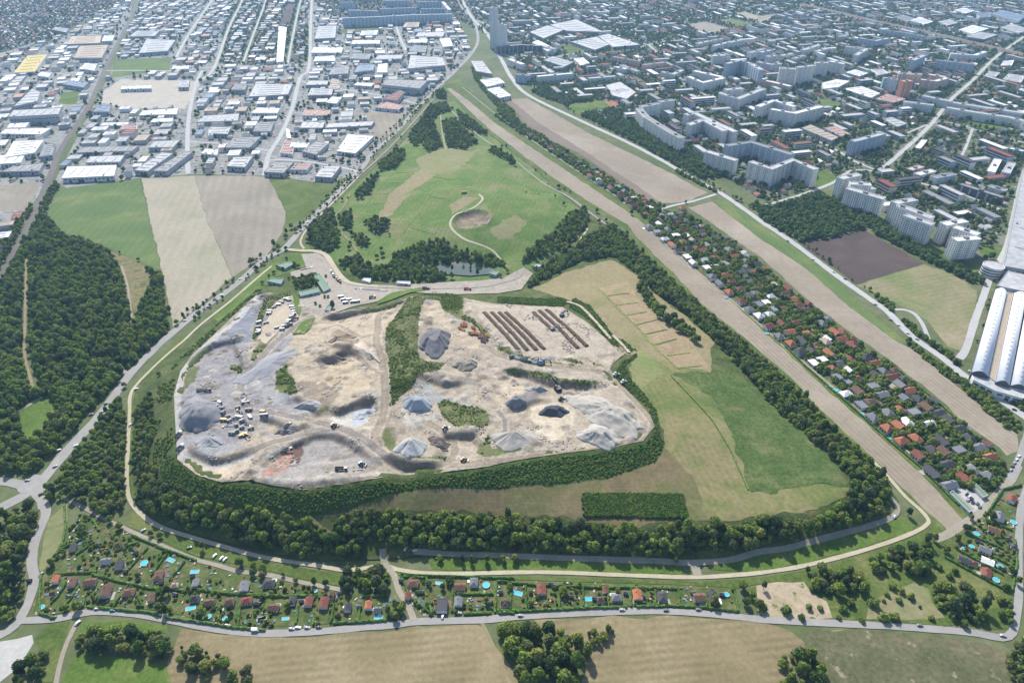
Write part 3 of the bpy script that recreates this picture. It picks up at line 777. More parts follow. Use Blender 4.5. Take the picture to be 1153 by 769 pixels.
# yards and roads of the landfill entrance
hsheet("entrance_yard", 'M2', [(228,372),(300,366),(340,395),(372,452),(420,492),(480,500),(640,515),(740,520),(640,545),(560,575),(440,602),(350,625),(230,640),(170,600),(230,560),(340,540),(345,500),(290,450),(190,478),(180,450),(250,430)], M_asph, lift=0.9, jit=0.4)
hsheet("dirt_yard", 'P1', [(720,250),(740,180),(830,140),(890,170),(900,260),(800,340),(700,440),(640,400),(680,330)], land("dirt_yard", [C(196,182,158), C(208,194,172)], 20, 4, 0.15), lift=1.5, jit=0.6)
hsheet("entrance_yard", 'M2', [(640,505),(770,500),(900,490),(1000,487),(1100,475),(1150,450),(1190,430),(1230,455),(1180,525),(1080,541),(900,546),(780,541),(700,536)], M_asph, lift=0.95, jit=0.4)
road("entrance_road", 'M2', [(160,352),(230,358),(290,360),(335,378),(368,425),(405,475),(450,500),(560,512)], 7, M_path, lift=1.3)
road("haul_road", 'M2', [(560,512),(760,518),(1000,510),(1140,480),(1180,450)], 8, M_asph, lift=1.35)
bank = hsheet("grass_bank", 'M2', [(560,575),(620,540),(740,518),(780,528),(700,540),(620,570),(560,590)], M_grass2, lift=1.5, jit=0.3)
hsheet("grass_bank", 'M2', [(190,720),(230,670),(290,645),(270,690),(240,720)], M_grass2, lift=1.9, jit=0.6)
hsheet("grass_bank", 'P1', [(890,70),(930,90),(960,170),(945,230),(920,200)], M_grass2, lift=1.7, jit=0.3)

# ---------------------------------------------------------------- roads and paths
RING = [(208,383),(182,405),(156,431),(147,445),(146,468),(144,510),(143,541),(146,562),(160,580),(182,594),(216,605),(250,615),(299,628),(358,637),(389,642),(415,639),(431,636),(447,641),(475,645),(514,646),(579,644.5),(625,644.5),(690,647),(742,649),(784,650),(820,648),(859,644.5),(905,637),(957,624),(999,611),(1030,599),(1043,591),(1045,585),(1035,573),(1020,560),(999,536),(980,516)]
road("ring_path", 'F', RING, 3.6, M_path, lift=0.46)
road("ring_path", 'F', [(208,383),(226,366),(260,339),(290,313),(306,300)], 3.6, M_path, lift=0.48)
road("ring_path", 'M2', [(240,348),(225,312),(262,250),(330,182),(400,112),(500,10)], 3.4, M_path, lift=0.46)
road("ring_path", 'T2', [(475,765),(560,690),(650,600),(740,500),(800,430)], 3.4, M_lane, lift=0.9)
road("footpath", 'M2', [(1120,435),(1060,360),(940,310),(880,262),(874,228),(900,198),(960,176),(1012,135),(995,112)], 3.5, M_path, lift=0.6)
road("footpath", 'M2', [(440,110),(410,170),(372,215),(390,265),(440,320),(470,360)], 2.6, M_track, lift=1.0)
road("footpath", 'T2', [(830,500),(840,590),(855,650)], 3, M_lane, lift=1.0)
road("footpath", 'F', [(682,253),(664,240),(638,221),(612,207),(579,181),(540,154),(505,122)], 4, M_lane, lift=0.8)
road("footpath", 'M3', [(390,260),(330,350),(250,410),(180,440)], 3, M_path, lift=0.8)
road("service_road", 'F', [(466,621),(480,622),(514,624.5),(560,625.5),(664,629.5),(742,632),(776,634),(820,631),(853,622),(892,616),(957,598.5),(996,586.5),(1009,578),(1010,569),(1002,560),(990,550)], 4.5, M_lane, lift=0.5)
road("service_road", 'B3', [(852,248),(858,275),(868,305)], 7, M_lane, lift=0.52)
road("track", 'B2', [(260,50),(310,95),(380,140)], 3, M_track, lift=1.0)
road("track", 'M3', [(300,580),(360,600),(420,660),(490,740)], 3.5, M_path, lift=1.6)
road("track", 'L3', [(500,-5),(550,45),(570,70)], 3.5, M_path, lift=1.6)
road("track", 'M3', [(640,490),(670,560),(720,610),(800,680),(860,740)], 3, M_track, lift=1.2)
MAIN = [(-60,600),(0,572),(39,549),(78,505),(114,466),(146,422),(169,398),(192,377),(224,351),(260,325),(280,308),(299,291),(319,281),(340,258),(358,239),(384,213),(408,189),(420,172),(447,148),(467,125),(488,104),(512,81),(530,62),(538,47),(536,31),(530,21),(517,5),(505,-20)]
road("main_road", 'F', MAIN, lambda t: 10.5 - 2.5 * t, M_road, lift=0.37)
road("side_road", 'F', [(44,552),(47,560),(52,576),(49,587),(39,611),(36,634),(39,652),(34,673),(26,691),(16,705),(0,715),(-40,730)], 7.5, M_road, lift=0.38)
road("side_road", 'F', [(-40,545),(0,542),(20,545),(44,552)], 9, M_road, lift=0.39)
sheet("road_junction", 'L1', [(60,625),(110,628),(150,592),(205,600),(205,650),(190,690),(205,740),(165,745),(160,715),(130,680),(80,670)], M_road, lift=0.42)
road("side_road", 'F', [(144,424),(138,417),(134,412)], 6, M_road, lift=0.36)
road("village_road", 'F', [(20,699),(40,698),(60,697),(78,694),(104,688.5),(143,690),(182,696),(221,704),(260,710.5),(299,713),(358,711),(410,706),(449,703),(467,700),(501,699),(540,698),(579,694.5),(638,691),(716,688),(768,689),(820,693),(853,697),(905,700),(957,702.5),(1009,705.5),(1061,709),(1100,713),(1127,718),(1140,712),(1144,694),(1147,670),(1147,634),(1147,608),(1150,569),(1160,540)], 5.6, M_road, lift=0.40)
road("connecting_road", 'F', [(431,618),(433,634),(444,648),(449,665),(460,683),(466,698)], 5, M_lane, lift=0.5)
road("garden_lane", 'F', [(73,561),(91,569.5),(112,581),(143,596),(169,608),(195,620),(221,630),(247,637),(268,643),(306,648),(332,654),(358,659),(385,664)], 3.6, M_lane, lift=0.35)
road("field_track", 'F', [(86,702),(75,725),(68,746),(62,775)], 3.2, M_lane, lift=0.3)
road("field_track", 'F', [(542,700),(556,728),(576,775)], 2.5, M_track, lift=0.32)
road("village_road", 'F', [(1147,524),(1139,540),(1126,553),(1106,575),(1085,590),(1064,603),(1052,607)], 6.5, M_lane, lift=0.34)
road("village_road", 'F', [(1137,541),(1150,510),(1160,480)], 6.5, M_road, lift=0.36)
road("highway", 'F', [(515,-10),(530,18),(548,38),(558,55),(566,70),(576,88),(594,107),(651,135),(703,159),(742,179),(776,199),(810,217),(841,238),(859,251),(892,273),(944,312),(978,336),(999,351),(1027,379),(1061,403),(1087,424),(1152,468),(1200,500)], lambda t: 13 - 4 * t, M_roadfar, lift=0.33)
road("slip_road", 'F', [(1006,349),(1018,349),(1030,354),(1039,366),(1046,384)], 5, M_roadfar, lift=0.34)
road("crossing_road", 'F', [(745,236),(757,232),(780,227),(806,219)], 6, M_roadfar, lift=0.35)
road("side_road", 'F', [(1116,308),(1107,335),(1098,360),(1088,392),(1080,404)], 8, M_roadfar, lift=0.36)
road("garden_street", 'F', [(776,250),(800,270),(858,322),(905,364),(960,410),(1020,462),(1075,500),(1125,545)], 3.2, M_lane, lift=0.35)
road("garden_street", 'F', [(716,246),(760,285),(812,328),(870,378),(940,438),(1000,490),(1060,540),(1096,574)], 2.4, M_lane, lift=0.36)
road("garden_street", 'F', [(520,98),(570,138),(640,186),(720,238)], 2.4, M_lane, lift=0.36)
road("wood_lane", 'F', [(30,290),(29,330),(28,370),(28,400),(34,425),(40,446)], 3, M_track, lift=0.3)
road("wood_lane", 'M1', [(525,420),(550,500),(565,600),(570,650),(550,700)], 2.6, M_lane, lift=0.34)
road("wood_lane", 'L1', [(70,325),(185,258)], 3, M_lane, lift=0.33)
for _p in ([(30,290),(29,330),(28,370),(28,400),(34,425),(40,446)],):
    _a, _b = ribbon_poly(smooth_line(ground(_p), 10.0), 9); OCC.append(_a + _b[::-1])
_a, _b = ribbon_poly(smooth_line(ground(rp('L1', [(60,330),(190,255)])), 10.0), 9); OCC.append(_a + _b[::-1])
LT = 0.36
for reg, pts, w in [
    ('F', [(245,-15),(239,0),(222,25),(208,47),(198,66)], 10), ('F', [(228,80),(221,94),(213,130),(211,167),(212,196)], 10), ('F', [(276,-10),(271,5),(258,31),(242,75),(228,90)], 10),
    ('F', [(302,-10),(297,8),(285,40),(273,73)], 8), ('F', [(345,-15),(338,3),(330,40),(324,72)], 8), ('F', [(352,-20),(350,25),(348,75),(338,88),(329,122),(316,153),(303,174),(298,198)], 11),
    ('F', [(444,22),(450,42),(457,57)], 10), ('F', [(60,84),(130,80),(200,80),(242,76),(300,75),(348,73),(420,70),(505,72)], 9), ('F', [(298,180),(340,182),(390,190),(402,194)], 8),
    ('F', [(0,62),(60,42),(85,34)], 6), ('F', [(211,160),(260,163),(302,170)], 8), ('F', [(338,92),(380,100),(440,110),(470,118)], 8), ('F', [(-40,160),(20,150),(70,140)], 7),
    ('F', [(340,50),(400,54),(457,57),(520,52)], 8), ('F', [(-10,112),(50,104),(90,96)], 7),
    ('T3', [(40,230),(200,250),(420,235),(620,205),(800,150),(960,135),(1153,100)], 9), ('T4', [(-10,100),(90,68),(210,28),(300,10)], 8),
    ('T4', [(1153,160),(1030,250),(930,350),(840,430),(740,550),(600,680),(520,745)], 10), ('F', [(856,233),(895,222),(936,207),(960,192),(988,194)], 8),
    ('F', [(1000,190),(1035,206),(1080,218),(1130,238)], 7), ('F', [(1165,175),(1152,198),(1142,240),(1134,276),(1122,300)], 9),
    ('T4', [(40,505),(170,575),(320,640),(420,700),(520,740)], 7), ('T3', [(800,360),(880,400),(950,440),(1153,520)], 7), ('T3', [(640,370),(560,330),(420,300),(250,250)], 7),
    ('T3', [(590,190),(650,195),(690,230)], 9), ('T4', [(180,400),(330,395),(500,420),(620,440)], 7), ('T4', [(640,580),(800,530),(1000,580),(1153,620)], 6),
    ('T4', [(870,700),(900,640),(930,560)], 6), ('F', [(560,60),(590,66),(640,62),(700,50),(716,52)], 9), ('T2', [(985,90),(1060,120),(1160,150)], 9)]:
    road("street", reg, pts, w * 0.85, M_roadfar, lift=LT, hill=False); LT += 0.006

# railway on the left and the broad line far right
M_ballast = land("ballast", [C(122,116,112), C(138,132,128)], 30, 4, 0.15)
M_rail = solid("rail_steel", C(92,86,84), 0.5)
RAILS = [(165,-18),(156,0),(146,23),(122,70),(104,112),(86,141),(68,169),(58,194),(47,221),(34,252),(16,286),(0,315),(-30,370)]
def railway(pts, w, tracks, mat, lab):
    L = smooth_line(ground(pts), 25.0)
    z = 0.9
    a, b = ribbon_poly(L, w); a2, b2 = ribbon_poly(L, w + 3)
    V = []; Fc = []
    for i in range(len(L)):
        V += [(a2[i][0], a2[i][1], -0.2), (a[i][0], a[i][1], z), (b[i][0], b[i][1], z), (b2[i][0], b2[i][1], -0.2)]
        if i:
            k = 4 * i
            Fc += [(k - 4 + q, k - 4 + q + 1, k + q + 1, k + q) for q in range(3)]
    root = kind(mesh_obj("railway", V, Fc, mat), 'structure')
    if root.data.polygons[1].normal.z < 0: root.data.flip_normals()
    root["label"] = lab
    OCC.append(a2 + b2[::-1])
    for t in tracks:
        for s in (-0.72, 0.72):
            aa, _ = ribbon_poly(L, 2 * (t + s) + 0.3); bb, _ = ribbon_poly(L, 2 * (t + s) - 0.3)
            V = []; Fc = []
            for i in range(len(L)):
                V += [(aa[i][0], aa[i][1], z + .002), (aa[i][0], aa[i][1], z + .2), (bb[i][0], bb[i][1], z + .2), (bb[i][0], bb[i][1], z + .002)]
                if i:
                    k = 4 * i
                    Fc += [(k - 4 + q, k - 4 + q + 1, k + q + 1, k + q) for q in range(3)]
            mesh_obj("rail", V, Fc, M_rail, root)
railway(RAILS, 9, (-2.1, 2.1), M_ballast, "straight double track railway with grey ballast running down the left side")
M_ballast2 = land("far_ballast", [C(150,138,128), C(166,152,140)], 60, 9, 0.15)
railway(rp('T4', [(180,20),(300,48),(500,95),(800,160),(1160,245),(1300,280)]), 56, (-18, -10, -3, 4, 11, 18), M_ballast2, "broad brownish railway line crossing the far town")

# pond
hsheet("pond", 'M2', [(800,440),(830,415),(900,405),(960,415),(1000,425),(1060,440),(1040,460),(960,468),(880,462),(810,460)],
       None, lift=1.6, jit=0.4)
m, n, l, bs = new_mat("pond_water")
bs.inputs["Base Color"].default_value = C(54,76,64); bs.inputs["Roughness"].default_value = 0.03
COL.objects["pond"].data.materials.append(m)
# ---------------------------------------------------------------- prototypes: plants
LEAF_D = [C(44,62,34,1.25), C(58,78,40,1.25), C(70,90,46,1.25)]
M_leaf = leafmat("leaf_dark", [C(40,58,36,2.0), C(62,82,38,2.5), C(90,102,46,2.6), C(80,86,58,2.5), C(52,72,42,2.3), C(108,110,56,2.7)])
M_leaf_l = leafmat("leaf_light", [C(86,106,46,2.3), C(106,120,54,2.3), C(96,110,56,2.3)])
M_leaf_c = leafmat("leaf_city", [C(56,76,48,2.3), C(74,92,56,2.3), C(94,108,66,2.3)])
M_bush = leafmat("leaf_bush", [C(78,100,46,2.3), C(98,114,54,2.3), C(118,126,68,2.3)])
M_hedge = leafmat("leaf_hedge", [C(62,90,40,2.3), C(82,108,50,2.3)])
M_bark = solid("bark", C(92,80,66), 0.9)

def crown_mesh(name, seed, rx, rz, zc, lobes, leaves, mat, leaf=0.8, sub=1):
    r = random.Random(seed)
    bm = bmesh.new()
    L = []
    for i in range(lobes):
        a = i * 2.399 + r.uniform(-.3, .3); t = (i + .5) / lobes
        rr = rx * 0.62 * math.sqrt(t) * r.uniform(.8, 1.15); zz = zc + rz * (0.62 - 1.05 * t) * r.uniform(.7, 1.1)
        L.append((math.cos(a) * rr, math.sin(a) * rr, zz, rx * r.uniform(.40, .58)))
    for (x, y, z, s) in L:
        ret = bmesh.ops.create_icosphere(bm, subdivisions=sub, radius=s)
        for v in ret["verts"]:
            d = 1 + 0.32 * noise.noise(v.co * (1.6 / s) + Vector((seed, x, y)))
            v.co = Vector((v.co.x * d + x, v.co.y * d + y, v.co.z * d * min(1.2, rz / rx) * .95 + z))
    for i in range(leaves):
        x, y, z, s = r.choice(L)
        d = Vector((r.gauss(0, 1), r.gauss(0, 1), r.gauss(0.25, 1))).normalized()
        p = Vector((x, y, z)) + Vector((d.x, d.y, d.z * min(1.2, rz / rx))) * s * r.uniform(.9, 1.22)
        q = d.to_track_quat('Z', 'Y').to_matrix() @ Matrix.Rotation(r.uniform(0, 6.28), 3, 'Z') @ Matrix.Rotation(r.uniform(-.9, .9), 3, 'X')
        k = leaf * r.uniform(.6, 1.3)
        vs_ = [bm.verts.new(p + q @ Vector(c)) for c in ((-k, -k * .6, 0), (k * .3, -k * .8, k * .25), (k, k * .5, 0), (-k * .4, k * .8, k * .2))]
        bm.faces.new(vs_)
    me = bpy.data.meshes.new(name); bm.to_mesh(me); bm.free()
    me.materials.append(mat)
    return me

def trunk_mesh(name, h, r0):
    V = []; Fc = []
    def tube(pts, n=6):
        b = len(V)
        for k, (p, r) in enumerate(pts):
            for i in range(n):
                a = i * 2 * math.pi / n
                V.append((p[0] + r * math.cos(a), p[1] + r * math.sin(a), p[2]))
            if k:
                for i in range(n):
                    Fc.append((b + (k - 1) * n + i, b + (k - 1) * n + (i + 1) % n, b + k * n + (i + 1) % n, b + k * n + i))
    tube([((0, 0, -0.4), r0 * 1.3), ((0, 0, h * .5), r0 * .8), ((0.1, 0, h), r0 * .5)])
    for a in (0.4, 2.5, 4.6):
        tube([((0, 0, h * .6), r0 * .5), ((math.cos(a) * h * .3, math.sin(a) * h * .3, h * 1.05), r0 * .2)], 5)
    me = bpy.data.meshes.new(name); me.from_pydata(V, [], Fc); me.materials.append(M_bark); me.update()
    return me

TREES = []
for i, (rx, rz, zc, nl, mt) in enumerate([(3.6, 3.4, 5.2, 8, M_leaf), (3.2, 4.0, 5.8, 8, M_leaf), (4.0, 3.2, 5.2, 9, M_leaf), (3.4, 3.4, 5.2, 8, M_leaf_l), (2.4, 4.6, 6.0, 8, M_leaf), (3.0, 3.0, 4.4, 7, M_leaf_l)]):
    TREES.append((crown_mesh("tree_crown_%d" % i, 10 + i, rx, rz, zc, nl, 420, mt, 0.6), trunk_mesh("tree_trunk_%d" % i, zc * .75, .28)))
SHRUBS = [crown_mesh("shrub_%d" % i, 40 + i, 1.6, 1.4, 1.1, 6, 120, m_, 0.45) for i, m_ in enumerate((M_bush, M_bush, M_leaf, M_leaf_l))]
CITYTREES = [crown_mesh("city_tree_%d" % i, 60 + i, 3.4, 3.4, 3.9, 6, 70, M_leaf_c, 1.0) for i in range(3)]
RIMBUSH = [crown_mesh("rim_bush_%d" % i, 80 + i, 1.7, 1.3, 0.7, 5, 90, M_hedge if i < 1 else M_bush, 0.5) for i in range(3)]

def proto_collection(name, meshes):
    c = bpy.data.collections.new(name)
    for i, me in enumerate(meshes):
        ms = me if isinstance(me, (list, tuple)) else [me]
        if len(ms) == 1: c.objects.link(bpy.data.objects.new("%s_%02d" % (name, i), ms[0]))
        else:
            bm = bmesh.new(); mats = []
            for m_ in ms:
                k0 = len(bm.faces); bm.from_mesh(m_); bm.faces.ensure_lookup_table()
                idx = len(mats); mats += list(m_.materials)
                for f in bm.faces[k0:]: f.material_index += idx
            j = bpy.data.meshes.new(name); bm.to_mesh(j); bm.free()
            for m_ in mats: j.materials.append(m_)
            c.objects.link(bpy.data.objects.new("%s_%02d" % (name, i), j))
    return c

def scatter_nodes(coll):
    ng = bpy.data.node_groups.new("scatter_" + coll.name, 'GeometryNodeTree')
    ng.interface.new_socket(name="Geometry", in_out='INPUT', socket_type='NodeSocketGeometry')
    ng.interface.new_socket(name="Geometry", in_out='OUTPUT', socket_type='NodeSocketGeometry')
    N, Lk = ng.nodes, ng.links
    gi = N.new("NodeGroupInput"); go = N.new("NodeGroupOutput")
    ip = N.new("GeometryNodeInstanceOnPoints"); ci = N.new("GeometryNodeCollectionInfo")
    ci.inputs[0].default_value = coll; ci.inputs[1].default_value = True; ci.inputs[2].default_value = True
    def att(nm, ty):
        a = N.new("GeometryNodeInputNamedAttribute"); a.data_type = ty; a.inputs[0].default_value = nm; return a.outputs[0]
    Lk.new(gi.outputs[0], ip.inputs["Points"]); Lk.new(ci.outputs[0], ip.inputs["Instance"])
    ip.inputs["Pick Instance"].default_value = True
    Lk.new(att("pick", 'INT'), ip.inputs["Instance Index"])
    Lk.new(att("turn", 'FLOAT_VECTOR'), ip.inputs["Rotation"]); Lk.new(att("size", 'FLOAT_VECTOR'), ip.inputs["Scale"])
    Lk.new(ip.outputs[0], go.inputs[0])
    return ng
_NG = {}
def scatter(name, pts, coll, label, cat, n_proto):
    """pts: x, y, z, sx, sy, sz, rz, pick"""
    if not len(pts): return None
    P = np.array(pts, float)
    me = bpy.data.meshes.new(name); me.vertices.add(len(P)); me.vertices.foreach_set("co", P[:, :3].ravel())
    a = me.attributes.new("size", 'FLOAT_VECTOR', 'POINT'); a.data.foreach_set("vector", P[:, 3:6].ravel())
    t = np.zeros((len(P), 3)); t[:, 2] = P[:, 6]
    a = me.attributes.new("turn", 'FLOAT_VECTOR', 'POINT'); a.data.foreach_set("vector", t.ravel())
    a = me.attributes.new("pick", 'INT', 'POINT'); a.data.foreach_set("value", P[:, 7].astype(np.int32))
    o = link(name, me)
    if coll.name not in _NG: _NG[coll.name] = scatter_nodes(coll)
    md = o.modifiers.new("scatter", 'NODES'); md.node_group = _NG[coll.name]
    kind(o, 'stuff', label, cat)
    return o

PC_TREE = proto_collection("wood_tree", TREES)
PC_SHRUB = proto_collection("wood_shrub", SHRUBS)
PC_CITY = proto_collection("city_tree", CITYTREES)
PC_RIM = proto_collection("rim_bush", RIMBUSH)

# ---------------------------------------------------------------- prototypes: unit houses (footprint 1 x 1, eaves at 1)
def pm(name, V, Fc, mats, mi=None):
    me = bpy.data.meshes.new(name); me.from_pydata(V, [], Fc)
    for m_ in mats: me.materials.append(m_)
    if mi: me.polygons.foreach_set("material_index", mi)
    me.update(); return me
M_wall = solid("house_wall", C(206,200,188,1.5), 0.85)
M_white = solid("white_wall", C(226,225,222,1.5), 0.8)
M_glass = solid("window_glass", C(84,96,110), 0.15, 0.1, 3, 0.5)
M_door = solid("door_wood", C(96,72,52), 0.7)
M_chim = solid("chimney_brick", C(146,110,92), 0.9)
ROOF = dict(orange=solid("roof_orange", C(192,122,90), 0.85, .2, 1.2), red=solid("roof_red", C(152,92,78), 0.85, .2, 1.2), brown=solid("roof_brown", C(128,98,84), 0.85, .2, 1.2),
            grey=solid("roof_grey", C(140,144,150), 0.8, .15, 1.2), dark=solid("roof_dark", C(86,86,92), 0.8, .18, 1.2), white=solid("roof_white", C(226,226,226,1.35), 0.75, .16, 7),
            beige=solid("roof_beige", C(204,186,164), 0.85, .15, 2), green=solid("roof_green", C(128,160,132), 0.8, .1, 2), blue=solid("roof_blue", C(128,150,178), 0.75, .1, 2),
            yellow=solid("roof_yellow", C(226,204,116), 0.8, .1, 3), lightgrey=solid("roof_lightgrey", C(190,191,192,1.15), 0.8, .22, 8), pink=solid("roof_pink", C(206,160,146), 0.85, .1, 3),
            mid=solid("roof_mid", C(162,162,162), 0.8, .24, 8))
a = .5
RG = 0.62     # ridge rise as part of the eaves height
WALL_GABLE = pm("unit_gable_wall", [(-a,-a,-.1),(a,-a,-.1),(a,a,-.1),(-a,a,-.1),(-a,-a,1),(a,-a,1),(a,a,1),(-a,a,1),(-a,0,1+RG*.96),(a,0,1+RG*.96)],
                [(0,1,5,4),(2,3,7,6),(1,2,6,9,5),(3,0,4,8,7)], [M_wall])
e, eo = .56, 1 - RG * .12
ROOF_GABLE = pm("unit_gable_roof", [(-e,-e,eo),(e,-e,eo),(e,0,1+RG),(-e,0,1+RG),(-e,e,eo),(e,e,eo),(-e,-e,eo-.05),(e,-e,eo-.05),(e,0,.95+RG),(-e,0,.95+RG),(-e,e,eo-.05),(e,e,eo-.05)],
                [(0,1,2,3),(3,2,5,4),(7,6,9,8),(8,9,10,11),(6,7,1,0),(11,10,4,5),(1,7,8,2),(2,8,11,5),(6,0,3,9),(9,3,4,10)], [ROOF['orange']])
WALL_BOX = pm("unit_box_wall", [(-a,-a,-.1),(a,-a,-.1),(a,a,-.1),(-a,a,-.1),(-a,-a,1),(a,-a,1),(a,a,1),(-a,a,1)], [(0,1,5,4),(1,2,6,5),(2,3,7,6),(3,0,4,7)], [M_wall])
ROOF_HIP = pm("unit_hip_roof", [(-e,-e,eo),(e,-e,eo),(e,e,eo),(-e,e,eo),(-.2,0,1+RG),(.2,0,1+RG),(-e,-e,eo-.05),(e,-e,eo-.05),(e,e,eo-.05),(-e,e,eo-.05)],
              [(0,1,5,4),(1,2,5),(2,3,4,5),(3,0,4),(6,7,1,0),(7,8,2,1),(8,9,3,2),(9,6,0,3),(9,8,7,6)], [ROOF['orange']])
b = .52; c = .47
ROOF_FLAT = pm("unit_flat_roof", [(-b,-b,.97),(b,-b,.97),(b,b,.97),(-b,b,.97),(-b,-b,1.06),(b,-b,1.06),(b,b,1.06),(-b,b,1.06),(-c,-c,1.06),(c,-c,1.06),(c,c,1.06),(-c,c,1.06),(-c,-c,1.02),(c,-c,1.02),(c,c,1.02),(-c,c,1.02)],
               [(0,1,5,4),(1,2,6,5),(2,3,7,6),(3,0,4,7),(4,5,9,8),(5,6,10,9),(6,7,11,10),(7,4,8,11),(8,9,13,12),(9,10,14,13),(10,11,15,14),(11,8,12,15),(12,13,14,15),(3,2,1,0)], [ROOF['grey']])
def boxmesh(name, x0, x1, y0, y1, z0, z1, mat):
    return pm(name, [(x0,y0,z0),(x1,y0,z0),(x1,y1,z0),(x0,y1,z0),(x0,y0,z1),(x1,y0,z1),(x1,y1,z1),(x0,y1,z1)],
              [(0,1,5,4),(1,2,6,5),(2,3,7,6),(3,0,4,7),(4,5,6,7),(3,2,1,0)], [mat])
CHIM = boxmesh("unit_chimney", .14, .22, .08, .16, 1.1, 1.78, M_chim)
WINS = [boxmesh("unit_window_%d" % i, x - .09, x + .09, y0, y1, .35, .72, M_glass) for i, (x, y0, y1) in enumerate([(-.28, -.512, -.49), (.28, -.512, -.49), (-.28, .49, .512)])]
DOORM = boxmesh("unit_door", -.06, .06, -.511, -.49, .0, .68, M_door)
M_terr = solid("terrace_slab", C(190,184,174), .9, .1, 2)
CBU = boxmesh("unit_slab", -.5, .5, -.5, .5, -.5, 1, M_terr)

def house(name, look, cat, x, y, z, w, d, h, rz, roofcol, style='gable', near=False, group=None, wall=None):
    t = empty(name, (x, y, z), rz, (w, d, h))
    wl = link("wall", WALL_GABLE if style == 'gable' else WALL_BOX, t)
    if wall: own(wl, wall)
    own(link("roof", {'gable': ROOF_GABLE, 'hip': ROOF_HIP, 'flat': ROOF_FLAT}[style], t), ROOF[roofcol])
    if style != 'flat' and near: link("chimney", CHIM, t)
    if near:
        own(link("terrace", CBU, t, (random.choice((-.3, .3)), random.choice((-.72, .72)), .0), 0, (random.uniform(.4, .8), .42, .06)), random.choice((M_white, M_chim, M_terr, M_terr)))
        for m_ in WINS[:2]: link("window", m_, t)
        link("door", DOORM, t)
    tag(t, look, cat, group, (x, y, z))
    cs, sn = math.cos(rz), math.sin(rz)
    OCC.append([(x + cs * i * w * .55 - sn * j * d * .55, y + sn * i * w * .55 + cs * j * d * .55) for i, j in ((-1,-1),(1,-1),(1,1),(-1,1))])
    return t

# ---------------------------------------------------------------- polygon buildings
def ccw(P):
    s = sum(P[i][0] * P[(i + 1) % len(P)][1] - P[(i + 1) % len(P)][0] * P[i][1] for i in range(len(P)))
    return P if s > 0 else P[::-1]

def inset(P, d):
    n = len(P); out = []
    for i in range(n):
        p0, p1, p2 = P[i - 1], P[i], P[(i + 1) % n]
        def nrm(a_, b_):
            l_ = math.hypot(b_[0] - a_[0], b_[1] - a_[1]) or 1; return (-(b_[1] - a_[1]) / l_, (b_[0] - a_[0]) / l_)
        n1, n2 = nrm(p0, p1), nrm(p1, p2)
        k = 1 + n1[0] * n2[0] + n1[1] * n2[1]
        k = max(k, .3)
        out.append((p1[0] + d * (n1[0] + n2[0]) / k, p1[1] + d * (n1[1] + n2[1]) / k))
    return out

def poly_building(name, P, z0, h, wallm, roofm, para=0.7):
    """wall with a parapet and a lower roof deck, in coordinates local to the returned Empty"""
    P = ccw(P)
    cx = sum(p[0] for p in P) / len(P); cy = sum(p[1] for p in P) / len(P)
    t = empty(name, (cx, cy, z0))
    Q = [(p[0] - cx, p[1] - cy) for p in P]; I = inset(Q, .5); n = len(Q)
    V = [(p[0], p[1], -.3) for p in Q] + [(p[0], p[1], h + para) for p in Q] + [(p[0], p[1], h + para) for p in I] + [(p[0], p[1], h - .05) for p in I]
    Fc = []
    for k in range(3):
        for i in range(n):
            j = (i + 1) % n
            Fc.append((k * n + i, k * n + j, (k + 1) * n + j, (k + 1) * n + i))
    mesh_obj("wall", V, Fc, wallm, t)
    bm = bmesh.new()
    f = bm.faces.new([bm.verts.new((p[0], p[1], h)) for p in I])
    bmesh.ops.triangulate(bm, faces=[f])
    me = bpy.data.meshes.new("roof"); bm.to_mesh(me); bm.free(); me.materials.append(roofm)
    link("roof", me, t)
    OCC.append(P)
    return t, Q

def boxes(name, B, mat, parent):
    """many small boxes in one part: centre, axis along, half length, half depth, half height"""
    V = []; Fc = []
    for (x, y, z, ux, uy, l, d, hh) in B:
        b_ = len(V)
        for sz in (-hh, hh):
            for sl, sd in ((-l, -d), (l, -d), (l, d), (-l, d)):
                V.append((x + ux * sl - uy * sd, y + uy * sl + ux * sd, z + sz))
        Fc += [(b_, b_+1, b_+5, b_+4), (b_+1, b_+2, b_+6, b_+5), (b_+2, b_+3, b_+7, b_+6), (b_+3, b_, b_+4, b_+7), (b_+4, b_+5, b_+6, b_+7)]
    return mesh_obj(name, V, Fc, mat, parent)

SKY = boxmesh("unit_skylight", -.5, .5, -.5, .5, -.2, 1, solid("skylight_glazing", C(206,212,216), 0.3, .06, 5))
UNIT = boxmesh("unit_roof_unit", -.5, .5, -.5, .5, -.1, 1, solid("roof_unit_metal", C(150,152,154), 0.5, .1, 2))
M_wallgrey = solid("grey_wall", C(176,178,180,1.5), 0.8, .06, 6)
M_wallblue = solid("bluish_wall", C(176,188,202,1.5), 0.8, .06, 6)
M_walldark = solid("dark_wall", C(108,112,120), 0.8, .06, 6)
M_wallpink = solid("pinkish_wall", C(214,180,166,1.5), 0.85, .06, 6)
M_wallred = solid("salmon_wall", C(206,146,116,1.5), 0.85, .06, 6)
M_wallbeige = solid("beige_wall", C(206,196,180,1.5), 0.85, .06, 6)
M_wallteal = solid("teal_wall", C(150,182,180,1.5), 0.85, .06, 6)
CNAME = dict(lightgrey='light grey', mid='mid grey', dark='dark grey')

